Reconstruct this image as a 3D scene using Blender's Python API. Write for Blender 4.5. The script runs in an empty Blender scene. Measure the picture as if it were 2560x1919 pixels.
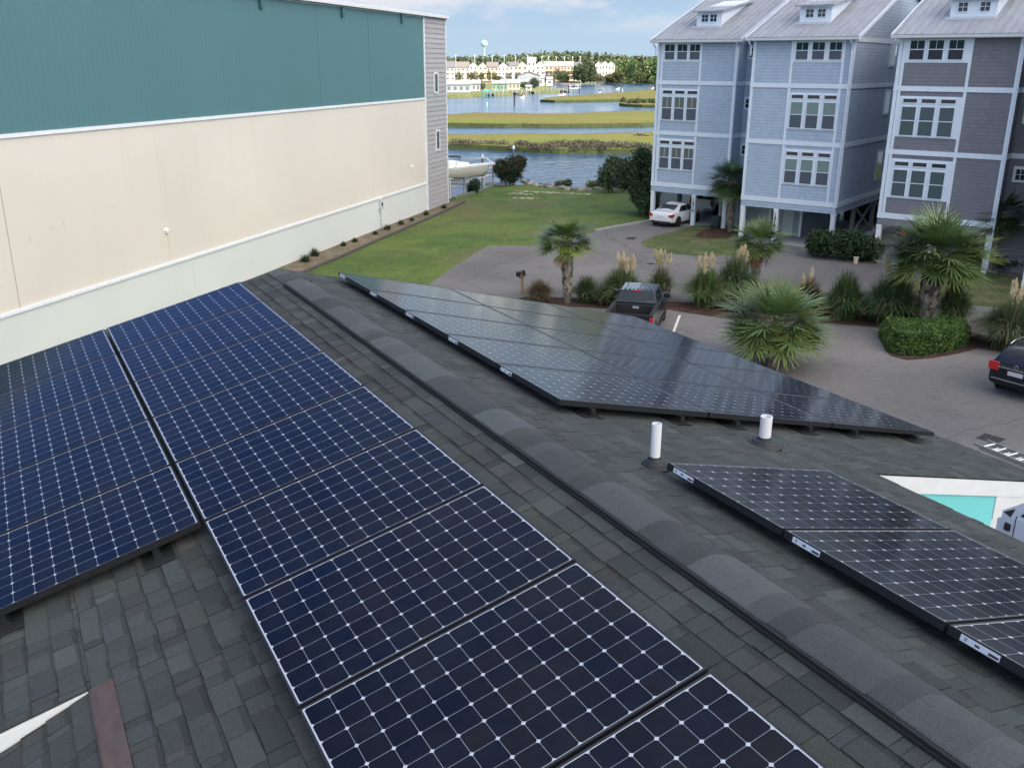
import bpy, math, random
import numpy as np
from mathutils import Vector, Matrix, Euler, noise as mnoise
R = math.radians
scn = bpy.context.scene
col = scn.collection
# ------------------------------------------------------------------ camera
GZ = -8.26      # level of the car park; z = 0 is the ridge of the near roof
WZ = -9.5       # level of the water
cam_d = bpy.data.cameras.new('camera')
cam_d.sensor_width = 36.0
cam_d.lens = 33.0
cam_d.clip_start = 0.05
cam_d.clip_end = 6000
cam = bpy.data.objects.new('camera', cam_d)
col.objects.link(cam)
scn.camera = cam
YAW, PITCH, ROLL = 0.5002, 0.329, 0.0048
fw = Vector((math.sin(YAW)*math.cos(PITCH), math.cos(YAW)*math.cos(PITCH), -math.sin(PITCH)))
rt = Vector((math.cos(YAW), -math.sin(YAW), 0)); up = rt.cross(fw)
r2 = rt*math.cos(ROLL) + up*math.sin(ROLL); u2 = -rt*math.sin(ROLL) + up*math.cos(ROLL)
m = Matrix((r2, u2, -fw)).transposed().to_4x4()
m.translation = (-2.9855, -11.1245, 2.4395)
cam.matrix_world = m
# ------------------------------------------------------------------ light
SUN_AZ, SUN_EL = R(163), R(42)     # azimuth clockwise from +y
sun_d = bpy.data.lights.new('sun', 'SUN'); sun_d.energy = 2.3; sun_d.angle = R(0.53); sun_d.color = (1.0, 0.93, 0.82)
sun = bpy.data.objects.new('sun', sun_d); col.objects.link(sun)
sdir = Vector((math.sin(SUN_AZ)*math.cos(SUN_EL), math.cos(SUN_AZ)*math.cos(SUN_EL), math.sin(SUN_EL)))
sun.rotation_euler = sdir.to_track_quat('Z', 'Y').to_euler()
scn.view_settings.view_transform = 'Standard'; scn.view_settings.look = 'None'
scn.view_settings.exposure = 1.88; scn.view_settings.gamma = 1.0
world = bpy.data.worlds.new('World'); scn.world = world; world.use_nodes = True
nt = world.node_tree; nt.nodes.clear()
def wn(t, **k):
    n = nt.nodes.new(t)
    for a, b in k.items(): setattr(n, a, b)
    return n
sky = wn('ShaderNodeTexSky', sky_type='NISHITA', sun_disc=False, sun_elevation=SUN_EL, sun_rotation=SUN_AZ, altitude=0, air_density=1.0, dust_density=0.3, ozone_density=1.5)
bg = wn('ShaderNodeBackground'); bg.inputs[1].default_value = 0.13
L = nt.links.new
tc = wn('ShaderNodeTexCoord'); mp = wn('ShaderNodeMapping'); mp.inputs['Scale'].default_value = (1, 1, 3.2)
nz = wn('ShaderNodeTexNoise'); nz.inputs['Scale'].default_value = 6.5; nz.inputs['Detail'].default_value = 7; nz.inputs['Roughness'].default_value = 0.56
L(tc.outputs['Generated'], mp.inputs[0]); L(mp.outputs[0], nz.inputs['Vector'])
sx = wn('ShaderNodeSeparateXYZ'); L(tc.outputs['Generated'], sx.inputs[0])
def wmap(src, a, b, c=0.0, d=1.0, smooth=True):
    n = wn('ShaderNodeMapRange'); n.inputs[1].default_value = a; n.inputs[2].default_value = b; n.inputs[3].default_value = c; n.inputs[4].default_value = d
    if smooth: n.interpolation_type = 'SMOOTHSTEP'
    L(src, n.inputs[0]); return n.outputs[0]
def wmix(f, a, b, bt='MIX'):
    n = wn('ShaderNodeMix', data_type='RGBA', blend_type=bt)
    for i, v in ((0, f), (6, a), (7, b)):
        if isinstance(v, (int, float)): n.inputs[i].default_value = v
        elif isinstance(v, tuple): n.inputs[i].default_value = (*v, 1)
        else: L(v, n.inputs[i])
    return n.outputs[2]
zc = sx.outputs[2]
hor = wmix(wmap(zc, 0.0, 0.10), (1.08, 1.42, 1.74), (0.84, 1.22, 1.74))      # pale blue band over the horizon
base0 = wmix(wmap(zc, 0.06, 0.30), hor, wmix(1.0, sky.outputs[0], (1.30, 1.05, 0.86), 'MULTIPLY'))
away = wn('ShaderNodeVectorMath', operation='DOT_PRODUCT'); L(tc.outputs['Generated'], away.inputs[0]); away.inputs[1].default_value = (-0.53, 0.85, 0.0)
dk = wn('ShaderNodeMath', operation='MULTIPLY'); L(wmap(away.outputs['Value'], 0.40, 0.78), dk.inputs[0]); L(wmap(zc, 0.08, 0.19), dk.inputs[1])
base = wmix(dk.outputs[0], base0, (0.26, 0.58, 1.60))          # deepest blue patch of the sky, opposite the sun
dts = wn('ShaderNodeVectorMath', operation='DOT_PRODUCT'); L(tc.outputs['Generated'], dts.inputs[0]); dts.inputs[1].default_value = tuple(sdir)
cl = wmap(nz.outputs[0], 0.42, 0.60); cov1 = wmap(zc, 0.020, 0.055, 0.0, 0.80); hi_ = wmap(zc, 0.10, 0.17, 1.0, 0.0); sunw = wmap(dts.outputs['Value'], -0.25, 0.45)
mxc = wn('ShaderNodeMath', operation='MAXIMUM'); L(hi_, mxc.inputs[0]); L(sunw, mxc.inputs[1]); cvm = wn('ShaderNodeMath', operation='MULTIPLY'); L(cov1, cvm.inputs[0]); L(mxc.outputs[0], cvm.inputs[1]); cov = cvm.outputs[0]
cm_ = wn('ShaderNodeMath', operation='MULTIPLY'); L(cl, cm_.inputs[0]); L(cov, cm_.inputs[1])
ccol = wmix(wmap(zc, 0.08, 0.55), (1.78, 1.80, 1.90), (4.3, 4.0, 3.7))
skyc = wmix(cm_.outputs[0], base, ccol)
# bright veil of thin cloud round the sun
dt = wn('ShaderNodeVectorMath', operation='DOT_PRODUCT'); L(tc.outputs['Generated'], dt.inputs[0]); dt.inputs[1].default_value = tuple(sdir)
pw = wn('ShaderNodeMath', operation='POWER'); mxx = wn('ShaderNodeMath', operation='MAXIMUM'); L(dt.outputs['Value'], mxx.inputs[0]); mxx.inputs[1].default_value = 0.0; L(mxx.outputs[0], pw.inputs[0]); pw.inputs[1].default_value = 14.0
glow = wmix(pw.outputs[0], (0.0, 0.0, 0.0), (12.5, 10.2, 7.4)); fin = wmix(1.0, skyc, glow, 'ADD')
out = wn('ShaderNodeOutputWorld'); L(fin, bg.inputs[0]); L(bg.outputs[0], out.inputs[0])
# ------------------------------------------------------------------ helpers
rng = np.random.default_rng(7); random.seed(7)
def tag(o, label=None, cat=None, group=None, kind=None):
    if label: o['label'] = label
    if cat: o['category'] = cat
    if group: o['group'] = group
    if kind: o['kind'] = kind
    return o
def empty(name, loc=(0, 0, 0), rz=0, label=None, cat=None, group=None):
    o = bpy.data.objects.new(name, None); o.location = loc; o.rotation_euler = (0, 0, rz); o.empty_display_size = 0.2
    col.objects.link(o); return tag(o, label, cat, group)
def link(name, me, mats, parent=None, loc=None, rz=0):
    o = bpy.data.objects.new(name, me); col.objects.link(o)
    for mt in (mats if isinstance(mats, (list, tuple)) else [mats]): me.materials.append(mt)
    if parent: o.parent = parent
    if loc is not None: o.location = loc
    if rz: o.rotation_euler = (0, 0, rz)
    return o
class MB:
    def __init__(s): s.v = []; s.f = []; s.m = []; s.c = []; s.cc = (1, 1, 1)
    def add(s, vs, fs, mi=0, c=None):
        b = len(s.v); s.v.extend([tuple(q) for q in vs])
        for f in fs: s.f.append([b+i for i in f]); s.m.append(mi); s.c.append(c or s.cc)
        return s
    def box(s, a, b, mi=0, c=None, M=None):
        x0, y0, z0 = a; x1, y1, z1 = b
        vs = [(x0,y0,z0),(x1,y0,z0),(x1,y1,z0),(x0,y1,z0),(x0,y0,z1),(x1,y0,z1),(x1,y1,z1),(x0,y1,z1)]
        if M is not None: vs = [M @ Vector(q) for q in vs]
        return s.add(vs, [(0,3,2,1),(4,5,6,7),(0,1,5,4),(1,2,6,5),(2,3,7,6),(3,0,4,7)], mi, c)
    def tube(s, p, q, r0, r1=None, n=10, mi=0, c=None, caps=True):
        p = Vector(p); q = Vector(q); r1 = r0 if r1 is None else r1
        d = (q-p).normalized(); a = d.orthogonal().normalized(); b = d.cross(a)
        vs = []
        for k in range(n):
            t = 2*math.pi*k/n; e = a*math.cos(t)+b*math.sin(t); vs += [p+e*r0, q+e*r1]
        fs = [(2*k, 2*((k+1)%n), 2*((k+1)%n)+1, 2*k+1) for k in range(n)]
        if caps: fs += [tuple(2*k for k in range(n))[::-1], tuple(2*k+1 for k in range(n))]
        return s.add(vs, fs, mi, c)
    def path(s, pts, r, n=6, mi=0, c=None):
        for a, b in zip(pts[:-1], pts[1:]): s.tube(a, b, r, r, n, mi, c)
        return s
    def lathe(s, prof, o=(0,0,0), n=16, mi=0, c=None):
        vs = []
        for (r, z) in prof:
            for k in range(n):
                t = 2*math.pi*k/n; vs.append((o[0]+r*math.cos(t), o[1]+r*math.sin(t), o[2]+z))
        fs = []
        for i in range(len(prof)-1):
            for k in range(n): fs.append((i*n+k, i*n+(k+1)%n, (i+1)*n+(k+1)%n, (i+1)*n+k))
        return s.add(vs, fs, mi, c)
    def prism(s, poly, h0, h1, ax='z', mi=0, c=None):
        # poly in the two other axes, extruded along ax
        def P(u, v, h): return {'z': (u, v, h), 'y': (u, h, v), 'x': (h, u, v)}[ax]
        n = len(poly); vs = [P(u, v, h0) for u, v in poly]+[P(u, v, h1) for u, v in poly]
        fs = [tuple(range(n))[::-1], tuple(range(n, 2*n))]+[(i, (i+1)%n, n+(i+1)%n, n+i) for i in range(n)]
        return s.add(vs, fs, mi, c)
    def build(s, name, mats, parent=None, loc=None, rz=0, smooth=False, bevel=0):
        me = bpy.data.meshes.new(name); me.from_pydata(s.v, [], s.f); me.validate(clean_customdata=False)
        if len(me.polygons) == len(s.m):
            me.polygons.foreach_set('material_index', s.m)
            at = me.color_attributes.new('Col', 'FLOAT_COLOR', 'CORNER')
            arr = []
            for f, c in zip(s.f, s.c): arr += [c[0], c[1], c[2], 1.0]*len(f)
            at.data.foreach_set('color', arr)
        import bmesh
        bm = bmesh.new(); bm.from_mesh(me); bmesh.ops.recalc_face_normals(bm, faces=bm.faces); bm.to_mesh(me); bm.free()
        if smooth: me.polygons.foreach_set('use_smooth', [True]*len(me.polygons))
        o = link(name, me, mats, parent, loc, rz)
        if bevel:
            b = o.modifiers.new('bevel', 'BEVEL'); b.width = bevel; b.segments = 2; b.limit_method = 'ANGLE'
        return o
def np_mesh(name, V, F, C, mats, parent=None, loc=None, smooth=False):
    """V (n,3), F (m,k) index array, C (m,3) colour per face"""
    V = np.asarray(V, dtype=np.float32); F = np.asarray(F, dtype=np.int32); mF, k = F.shape
    me = bpy.data.meshes.new(name)
    me.vertices.add(len(V)); me.vertices.foreach_set('co', V.ravel())
    me.loops.add(mF*k); me.loops.foreach_set('vertex_index', F.ravel())
    me.polygons.add(mF); me.polygons.foreach_set('loop_start', np.arange(0, mF*k, k, dtype=np.int32)); me.polygons.foreach_set('loop_total', np.full(mF, k, dtype=np.int32))
    if smooth: me.polygons.foreach_set('use_smooth', np.ones(mF, dtype=bool))
    me.update(calc_edges=True)
    at = me.color_attributes.new('Col', 'FLOAT_COLOR', 'CORNER')
    c4 = np.ones((mF, k, 4), dtype=np.float32); c4[:, :, :3] = np.asarray(C, dtype=np.float32)[:, None, :]
    at.data.foreach_set('color', c4.ravel())
    return link(name, me, mats, parent, loc)
def copy_tree(o, parent=None):
    c = o.copy(); col.objects.link(c)
    if parent: c.parent = parent
    for ch in o.children: copy_tree(ch, c)
    return c
# ------------------------------------------------------------------ materials
MATS = {}
def mat(name, base=(0.5, 0.5, 0.5), rough=0.7, metal=0.0, vary=0.0, vscale=4.0, bump=0.0, bscale=30.0, attr=False, c2=None, coat=0.0, stretch=(1, 1, 1), detail=4, world_co=False, spec=0.5, trans=0.0):
    if name in MATS: return MATS[name]
    mt = bpy.data.materials.new(name); mt.use_nodes = True; MATS[name] = mt
    n = mt.node_tree; b = n.nodes['Principled BSDF']; lk = n.links.new
    b.inputs['Base Color'].default_value = (*base, 1); b.inputs['Roughness'].default_value = rough; b.inputs['Metallic'].default_value = metal
    b.inputs['Coat Weight'].default_value = coat; b.inputs['Coat Roughness'].default_value = 0.05; b.inputs['Specular IOR Level'].default_value = spec
    cur = None
    tcn = n.nodes.new('ShaderNodeTexCoord'); mpn = n.nodes.new('ShaderNodeMapping'); mpn.inputs['Scale'].default_value = stretch
    if world_co:
        g = n.nodes.new('ShaderNodeNewGeometry'); lk(g.outputs['Position'], mpn.inputs[0])
    else: lk(tcn.outputs['Object'], mpn.inputs[0])
    if attr:
        a = n.nodes.new('ShaderNodeAttribute'); a.attribute_name = 'Col'
        x = n.nodes.new('ShaderNodeMix'); x.data_type = 'RGBA'; x.blend_type = 'MULTIPLY'; x.inputs[0].default_value = 1
        x.inputs[6].default_value = (*base, 1); lk(a.outputs['Color'], x.inputs[7]); cur = x.outputs[2]
    if vary > 0 or c2:
        t = n.nodes.new('ShaderNodeTexNoise'); t.inputs['Scale'].default_value = vscale; t.inputs['Detail'].default_value = detail; t.inputs['Roughness'].default_value = 0.6
        lk(mpn.outputs[0], t.inputs['Vector'])
        rp = n.nodes.new('ShaderNodeValToRGB'); rp.color_ramp.elements[0].position = 0.32; rp.color_ramp.elements[1].position = 0.68
        lk(t.outputs[0], rp.inputs[0])
        if c2:
            x = n.nodes.new('ShaderNodeMix'); x.data_type = 'RGBA'; lk(rp.outputs[0], x.inputs[0])
            x.inputs[6].default_value = (*base, 1)
            if cur is not None: lk(cur, x.inputs[6])
            x.inputs[7].default_value = (*c2, 1); cur = x.outputs[2]
        if vary > 0:
            x = n.nodes.new('ShaderNodeMix'); x.data_type = 'RGBA'; x.blend_type = 'MULTIPLY'; x.inputs[0].default_value = 1
            x.inputs[6].default_value = (*base, 1)
            if cur is not None: lk(cur, x.inputs[6])
            mr = n.nodes.new('ShaderNodeMapRange'); mr.inputs[3].default_value = 1-vary; mr.inputs[4].default_value = 1+vary
            t2 = n.nodes.new('ShaderNodeTexNoise'); t2.inputs['Scale'].default_value = vscale*3.1; t2.inputs['Detail'].default_value = detail; lk(mpn.outputs[0], t2.inputs['Vector'])
            lk(t2.outputs[0], mr.inputs[0]); mr.inputs[1].default_value = 0.3; mr.inputs[2].default_value = 0.7
            lk(mr.outputs[0], x.inputs[7]); cur = x.outputs[2]
    if cur is not None: lk(cur, b.inputs['Base Color'])
    if bump > 0:
        t = n.nodes.new('ShaderNodeTexNoise'); t.inputs['Scale'].default_value = bscale; t.inputs['Detail'].default_value = 5; lk(mpn.outputs[0], t.inputs['Vector'])
        bp = n.nodes.new('ShaderNodeBump'); bp.inputs['Strength'].default_value = bump; bp.inputs['Distance'].default_value = 0.02
        lk(t.outputs[0], bp.inputs['Height']); lk(bp.outputs[0], b.inputs['Normal'])
    if trans > 0:   # leaves let some light through
        o = n.nodes['Material Output']; tr = n.nodes.new('ShaderNodeBsdfTranslucent'); ms = n.nodes.new('ShaderNodeMixShader'); ms.inputs[0].default_value = trans
        if cur is not None: lk(cur, tr.inputs[0])
        else: tr.inputs[0].default_value = (*base, 1)
        lk(b.outputs[0], ms.inputs[1]); lk(tr.outputs[0], ms.inputs[2]); lk(ms.outputs[0], o.inputs[0])
    return mt
def math_node(n, op, a, b=None, c=None):
    x = n.nodes.new('ShaderNodeMath'); x.operation = op
    for i, v in enumerate((a, b, c)):
        if v is None: continue
        if isinstance(v, (int, float)): x.inputs[i].default_value = v
        else: n.links.new(v, x.inputs[i])
    return x.outputs[0]
white_trim = mat('white_trim', (0.74, 0.78, 0.82), 0.5, vary=0.05, vscale=1.5)
white_paint = mat('white_paint', (0.70, 0.72, 0.73), 0.45, vary=0.03, vscale=2)
black_metal = mat('black_metal', (0.010, 0.011, 0.013), 0.45)
rubber = mat('rubber', (0.012, 0.012, 0.014), 0.75, bump=0.1, bscale=60)
alu = mat('aluminium', (0.62, 0.63, 0.62), 0.42, metal=0.85, vary=0.1, vscale=8)
dark_glass = mat('dark_glass', (0.012, 0.016, 0.022), 0.06, coat=0.4)

# ground survey (metres): outlines of the plots, beds, shore and marsh
BK = {'az': {},
 'bed_lo': [(29.92, 7.65), (30.77, 9.66), (30.88, 10.94), (30.56, 11.51), (29.26, 11.4), (27.85, 11.47), (26.76, 11.76), (26.65, 12.39),
            (26.98, 12.99), (28.22, 14.19), (29.63, 15.58), (28.96, 16.28), (27.96, 17.24), (24.59, 20.03), (23.75, 21.63), (23.47, 22.23),
            (22.59, 22.93), (20.84, 23.9), (19.27, 25.18), (18.56, 26.66)],
 'bed_up': [(17.26, 26.91), (18.96, 27.49), (20.95, 26.03), (23.65, 24.1), (25.32, 22.71), (28.77, 20.21), (30.95, 19.65), (31.75, 17.32),
            (32.13, 14.86), (32.49, 13.05), (32.42, 11.98), (32.73, 10.98), (33.02, 9.62)],
 'bin': (39.73, 38.05),
 'binC': (40.82, 26.22),
 'bucket': (39.35, 25.59),
 'bushB': (39.59, 27.2),
 'farshore': [(80.15, 644.18), (282.85, 608.53), (325.7, 598.0), (367.27, 612.8), (377.29, 619.15), (354.16, 575.24), (341.7, 541.69),
              (341.1, 528.13), (358.51, 530.26), (377.26, 521.77), (396.11, 513.24), (453.45, 497.72), (709.09, 444.18)],
 'grates': [[(32.87, 38.8), (33.23, 38.37), (32.69, 37.82), (32.25, 38.28)], [(29.08, 31.38), (29.09, 31.01), (28.88, 30.84), (28.9, 31.24)],
            [(22.06, 5.32), (22.65, 5.45), (22.75, 4.85), (22.19, 4.71)]],
 'hyd': (47.39, 33.46),
 'island': [(32.59, 37.06), (31.87, 35.31), (31.76, 33.28), (32.79, 31.85), (34.42, 31.05), (34.97, 30.67), (36.8, 31.81), (39.47, 34.46),
            (41.83, 37.76), (41.73, 39.73), (41.18, 40.01), (39.67, 40.44), (39.33, 40.39), (36.98, 39.19), (34.97, 38.45), (33.01, 37.3),
            (32.33, 36.73)],
 'island_bed': [(36.74, 36.81), (38.56, 38.38), (40.19, 39.14), (41.08, 38.68), (40.66, 37.31), (38.55, 35.4), (37.36, 35.77)],
 'lawnC': [(36.53, 20.7), (35.74, 19.52), (35.85, 18.7), (36.39, 16.81), (37.35, 15.48), (38.15, 14.65), (39.11, 13.48), (45.06, 17.27),
           (44.4, 19.72), (43.72, 21.56), (40.68, 21.65), (38.13, 21.2)],
 'line': (22.36, 20.04),
 'lot_edge': [(14.33, 30.0), (15.98, 32.34), (17.34, 33.89), (19.09, 35.86), (21.82, 38.73), (23.4, 40.28), (25.76, 38.99), (28.39, 39.33),
              (32.24, 41.68), (34.37, 42.38), (37.99, 43.36)],
 'mail': (18.9, 27.98),
 'marsh1': [(49.36, 143.57), (64.38, 135.31), (68.73, 132.53), (77.97, 131.48), (85.3, 126.78), (93.02, 125.75), (102.66, 123.92), (122.82, 117.3),
            (93.97, 87.48), (79.37, 96.21), (72.02, 100.61), (67.07, 103.51), (63.19, 108.38), (60.53, 112.78), (56.32, 117.84), (44.04, 128.05)],
 'marsh2': [(64.42, 187.54), (90.21, 191.26), (96.28, 195.74), (101.66, 198.39), (107.39, 193.37), (112.36, 187.26), (121.44, 185.76),
            (130.58, 188.43), (139.36, 190.0), (151.23, 186.54), (183.19, 179.72), (144.64, 139.86), (119.65, 149.25), (112.79, 146.95),
            (102.45, 149.9), (92.66, 153.32), (83.89, 158.33), (77.47, 163.65), (58.89, 171.38)],
 'marsh3': [(158.46, 266.0), (171.73, 282.37), (195.08, 299.02), (211.77, 310.19), (239.6, 332.25), (259.82, 348.96), (286.42, 360.84),
            (366.96, 369.71), (252.26, 251.12), (203.58, 259.74), (184.8, 257.43), (168.56, 257.41), (159.39, 258.38)],
 'marsh4': [(166.74, 232.87), (176.56, 242.78), (184.53, 248.33), (187.77, 244.36), (198.9, 242.59), (234.66, 232.93), (200.88, 198.0),
            (169.74, 215.2), (165.76, 219.72), (163.93, 224.87)],
 'ole': (39.09, 66.42),
 'palm_a': (19.98, 25.39),
 'palm_b': (29.57, 23.41),
 'palm_c': (21.25, 13.26),
 'palm_d': (31.09, 14.44),
 'palm_e': (40.13, 37.58),
 'palm_f': (44.78, 20.9),
 'pampas': [(18.65, 26.49), (21.62, 24.64), (23.66, 24.3), (23.98, 22.12), (25.9, 21.9), (28.4, 18.67), (29.12, 17.38), (30.83, 16.48), (32.54, 14.7),
            (32.06, 11.33), (20.7, 25.63)],
 'pen': [(110.49, 321.98), (145.44, 310.89), (151.59, 310.83), (167.94, 323.9), (176.77, 327.04), (187.17, 332.56), (196.37, 340.43), (210.3, 347.26),
         (219.73, 350.09), (224.3, 353.22), (236.79, 374.17), (232.53, 384.65), (269.22, 446.38), (276.15, 469.41), (272.99, 475.64),
         (171.75, 500.74)],
 'sedan_fr': (41.45, 42.17),
 'sedan_rl': (37.51, 42.29),
 'sedan_rr': (38.21, 40.83),
 'shore': [(30.08, 60.6), (38.0, 67.93), (40.26, 66.03), (41.61, 68.36), (41.49, 66.16), (41.76, 64.72), (42.25, 62.78), (43.15, 60.7),
           (45.21, 60.48), (48.6, 60.46), (51.64, 59.81)],
 'strip': [(10.21, 39.76), (14.86, 44.36), (20.29, 49.81), (26.21, 55.82), (29.18, 58.68), (30.34, 58.09), (25.45, 52.79), (17.61, 44.66),
           (14.47, 41.32), (10.66, 37.46)],
 'suv_lamp': (28.82, 9.76),
 'tree': (38.98, 45.48),
 'truck_fr': (22.63, 21.35),
 'truck_rr': (21.14, 20.17)}

# ================================================================== the near building
A = 0.2421; CA, SA = math.cos(A), math.sin(A)
# shingle material : colour per shingle, granules
shingle = mat('asphalt_shingle', (0.045, 0.053, 0.054), 0.95, attr=True, vary=0.40, vscale=60, bump=0.6, bscale=220, spec=0.25)
cap_mat = mat('ridge_shingle', (0.058, 0.067, 0.071), 0.95, attr=True, vary=0.40, vscale=60, bump=0.6, bscale=220, spec=0.25)
for m_ in (shingle, cap_mat): m_.node_tree.nodes['Principled BSDF'].inputs['Sheen Weight'].default_value = 0.045; m_.node_tree.nodes['Principled BSDF'].inputs['Sheen Roughness'].default_value = 0.45
TONES = [(1.0, 1.03, 1.0), (0.92, 0.99, 0.97), (1.12, 1.16, 1.10), (0.85, 0.88, 0.90), (1.12, 1.03, 1.0), (0.96, 0.90, 0.95), (1.0, 1.06, 1.06), (0.8, 0.86, 0.84), (1.24, 1.26, 1.18), (0.97, 1.04, 1.0)]
def lerp_(a, b, t): return a+(b-a)*t
def shingles(mb, O, U, V, N, ranges, seed, e=0.138):
    """ranges: list of (v0, v1, u0, u1); U along the ridge, V down the slope, N outward"""
    r = random.Random(seed)
    def P(u, v, h): return O+U*u+V*v+N*h
    for (v0, v1, u0, u1) in ranges:
        k0 = int(v0/e+1e-6); k1 = int(math.ceil(v1/e))
        for k in range(k0, k1):
            a = max(k*e, v0); b = min((k+1)*e, v1)
            if b-a < 0.01: continue
            bb = b if k == k1-1 else b
            u = u0-r.random()*0.2
            prev = None
            while u < u1:
                w = r.choice((0.06, 0.08, 0.10, 0.13, 0.16, 0.2, 0.24)); ua = max(u, u0); ub = min(u+w, u1); u += w
                if ub-ua < 0.005: continue
                t = r.choice(TONES); j = r.uniform(0.82, 1.22); t = tuple(x*j for x in t)
                up_ = r.random() < 0.45
                h1 = 0.011 if up_ else 0.0065; h0 = 0.003 if up_ else 0.0012
                jit = r.uniform(-0.004, 0.004)
                g = 0.0022
                q = r.uniform(0.12, 0.34) if r.random() < 0.6 else 0.04     # dark granule band printed under the course above
                am = lerp_(a, bb, q); hm = lerp_(h0, h1, q); sk = r.uniform(-0.004, 0.004)
                vs = [P(ua+g, a, h0), P(ub-g, a, h0), P(ub-g, am+sk, hm), P(ua+g, am-sk, hm), P(ub-g, bb+jit, h1), P(ua+g, bb+jit, h1), P(ua+g, bb+jit, -0.002), P(ub-g, bb+jit, -0.002), P(ua+g, a, -0.002), P(ub-g, a, -0.002)]
                mb.add(vs, [(0, 3, 2, 1)], 0, tuple(x*0.66 for x in t)); b_ = len(mb.v)-10
                for f_ in ((3, 5, 4, 2), (5, 6, 7, 4), (0, 8, 6, 5, 3), (1, 2, 4, 7, 9)): mb.f.append([b_+i for i in f_]); mb.m.append(0); mb.c.append(t)
bld = empty('shingled_building', (0, 0, 0), 0, 'grey shingled low gable roof building with solar panels, in the foreground', 'building')
UU = Vector((0, -1, 0)); VR = Vector((CA, 0, -SA)); NR = Vector((SA, 0, CA)); VL = Vector((-CA, 0, -SA)); NL = Vector((-SA, 0, CA))
O0 = Vector((0, 0, 0))
UE = 15.0
mb = MB(); shingles(mb, O0, UU, VR, NR, [(0.0, 3.12, -0.38, UE), (3.12, 5.87, -0.38, 6.33)], 1)
# deck below
def deck(mb, V, N, quads, t=0.09, c=(0.35, 0.35, 0.36)):
    for (u0, u1, v0, v1) in quads:
        vs = []
        for h in (-0.0045, -t):
            for (u, v) in ((u0, v0), (u1, v0), (u1, v1), (u0, v1)): vs.append(O0+UU*u+V*v+N*h)
        mb.add(vs, [(0, 1, 2, 3), (4, 7, 6, 5), (0, 4, 5, 1), (1, 5, 6, 2), (2, 6, 7, 3), (3, 7, 4, 0)], 0, c)
deck(mb, VR, NR, [(-0.37, 6.32, 0, 5.85), (6.32, UE, 0, 3.12)], 0.05)
mb.build('roof_slope', shingle, bld)
mb = MB(); shingles(mb, O0, UU, VL, NL, [(0.0, 3.01, -0.38, UE), (3.01, 5.87, -0.38, 6.36)], 2)
deck(mb, VL, NL, [(-0.37, 6.35, 0, 5.85), (6.35, UE, 0, 3.0)], 0.05)
mb.build('roof_slope', shingle, bld)
# steeper porch roof at the lower left
A2 = 0.45; V2 = Vector((-math.cos(A2), 0, -math.sin(A2))); N2 = Vector((-math.sin(A2), 0, math.cos(A2)))
O2 = VL*3.0+NL*0.002
mb = MB(); shingles(mb, O2, UU, V2, N2, [(0.0, 4.0, 6.38, UE)], 3)
for k in (0,):
    a, b, c, d = O2+UU*6.38-N2*.006, O2+UU*UE-N2*.006, O2+UU*UE+V2*4-N2*.006, O2+UU*6.38+V2*4-N2*.006
    mb.add([a, b, c, d], [(0, 1, 2, 3)], 0, (.3, .3, .3))
mb.build('porch_roof', shingle, bld)
# white wedge fascia between the two roofs, and copper-brown flashing strip
w = MB()
def LP(u, v, h=0): return O0+UU*u+VL*v+NL*h
z3a = LP(6.37, 3.02, -0.012); z3b = LP(6.37, 5.85, -0.012); z3c = O2+UU*6.37+V2*3.6-N2*0.05
for dy in (0,):
    pts = [z3a, z3b, Vector((z3b.x, z3b.y, z3b.z-1.6)), Vector((z3a.x, z3a.y, z3a.z-0.25))]
    q = [p+Vector((0, 0.03, 0)) for p in pts]
    w.add(pts+q, [(0, 1, 2, 3), (7, 6, 5, 4), (0, 4, 5, 1), (3, 2, 6, 7)])
w.build('fascia', white_paint, bld)
rust = mat('rusty_flashing', (0.080, 0.050, 0.045), 0.75, c2=(0.060, 0.050, 0.050), vscale=6, vary=0.2, stretch=(1, 0.4, 1))
mb = MB()
f0, f1 = 6.385, UE
mb.add([LP(f0, 2.90, .017), LP(f1, 2.90, .017), LP(f1, 3.02, .019), LP(f0, 3.02, .019), O2+UU*f0+V2*0.03+N2*.016, O2+UU*f1+V2*0.03+N2*.016,
        LP(f0, 2.90, .004), LP(f1, 2.90, .004)], [(0, 1, 2, 3), (3, 2, 5, 4), (0, 6, 7, 1)])
mb.build('flashing', rust, bld)
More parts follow.
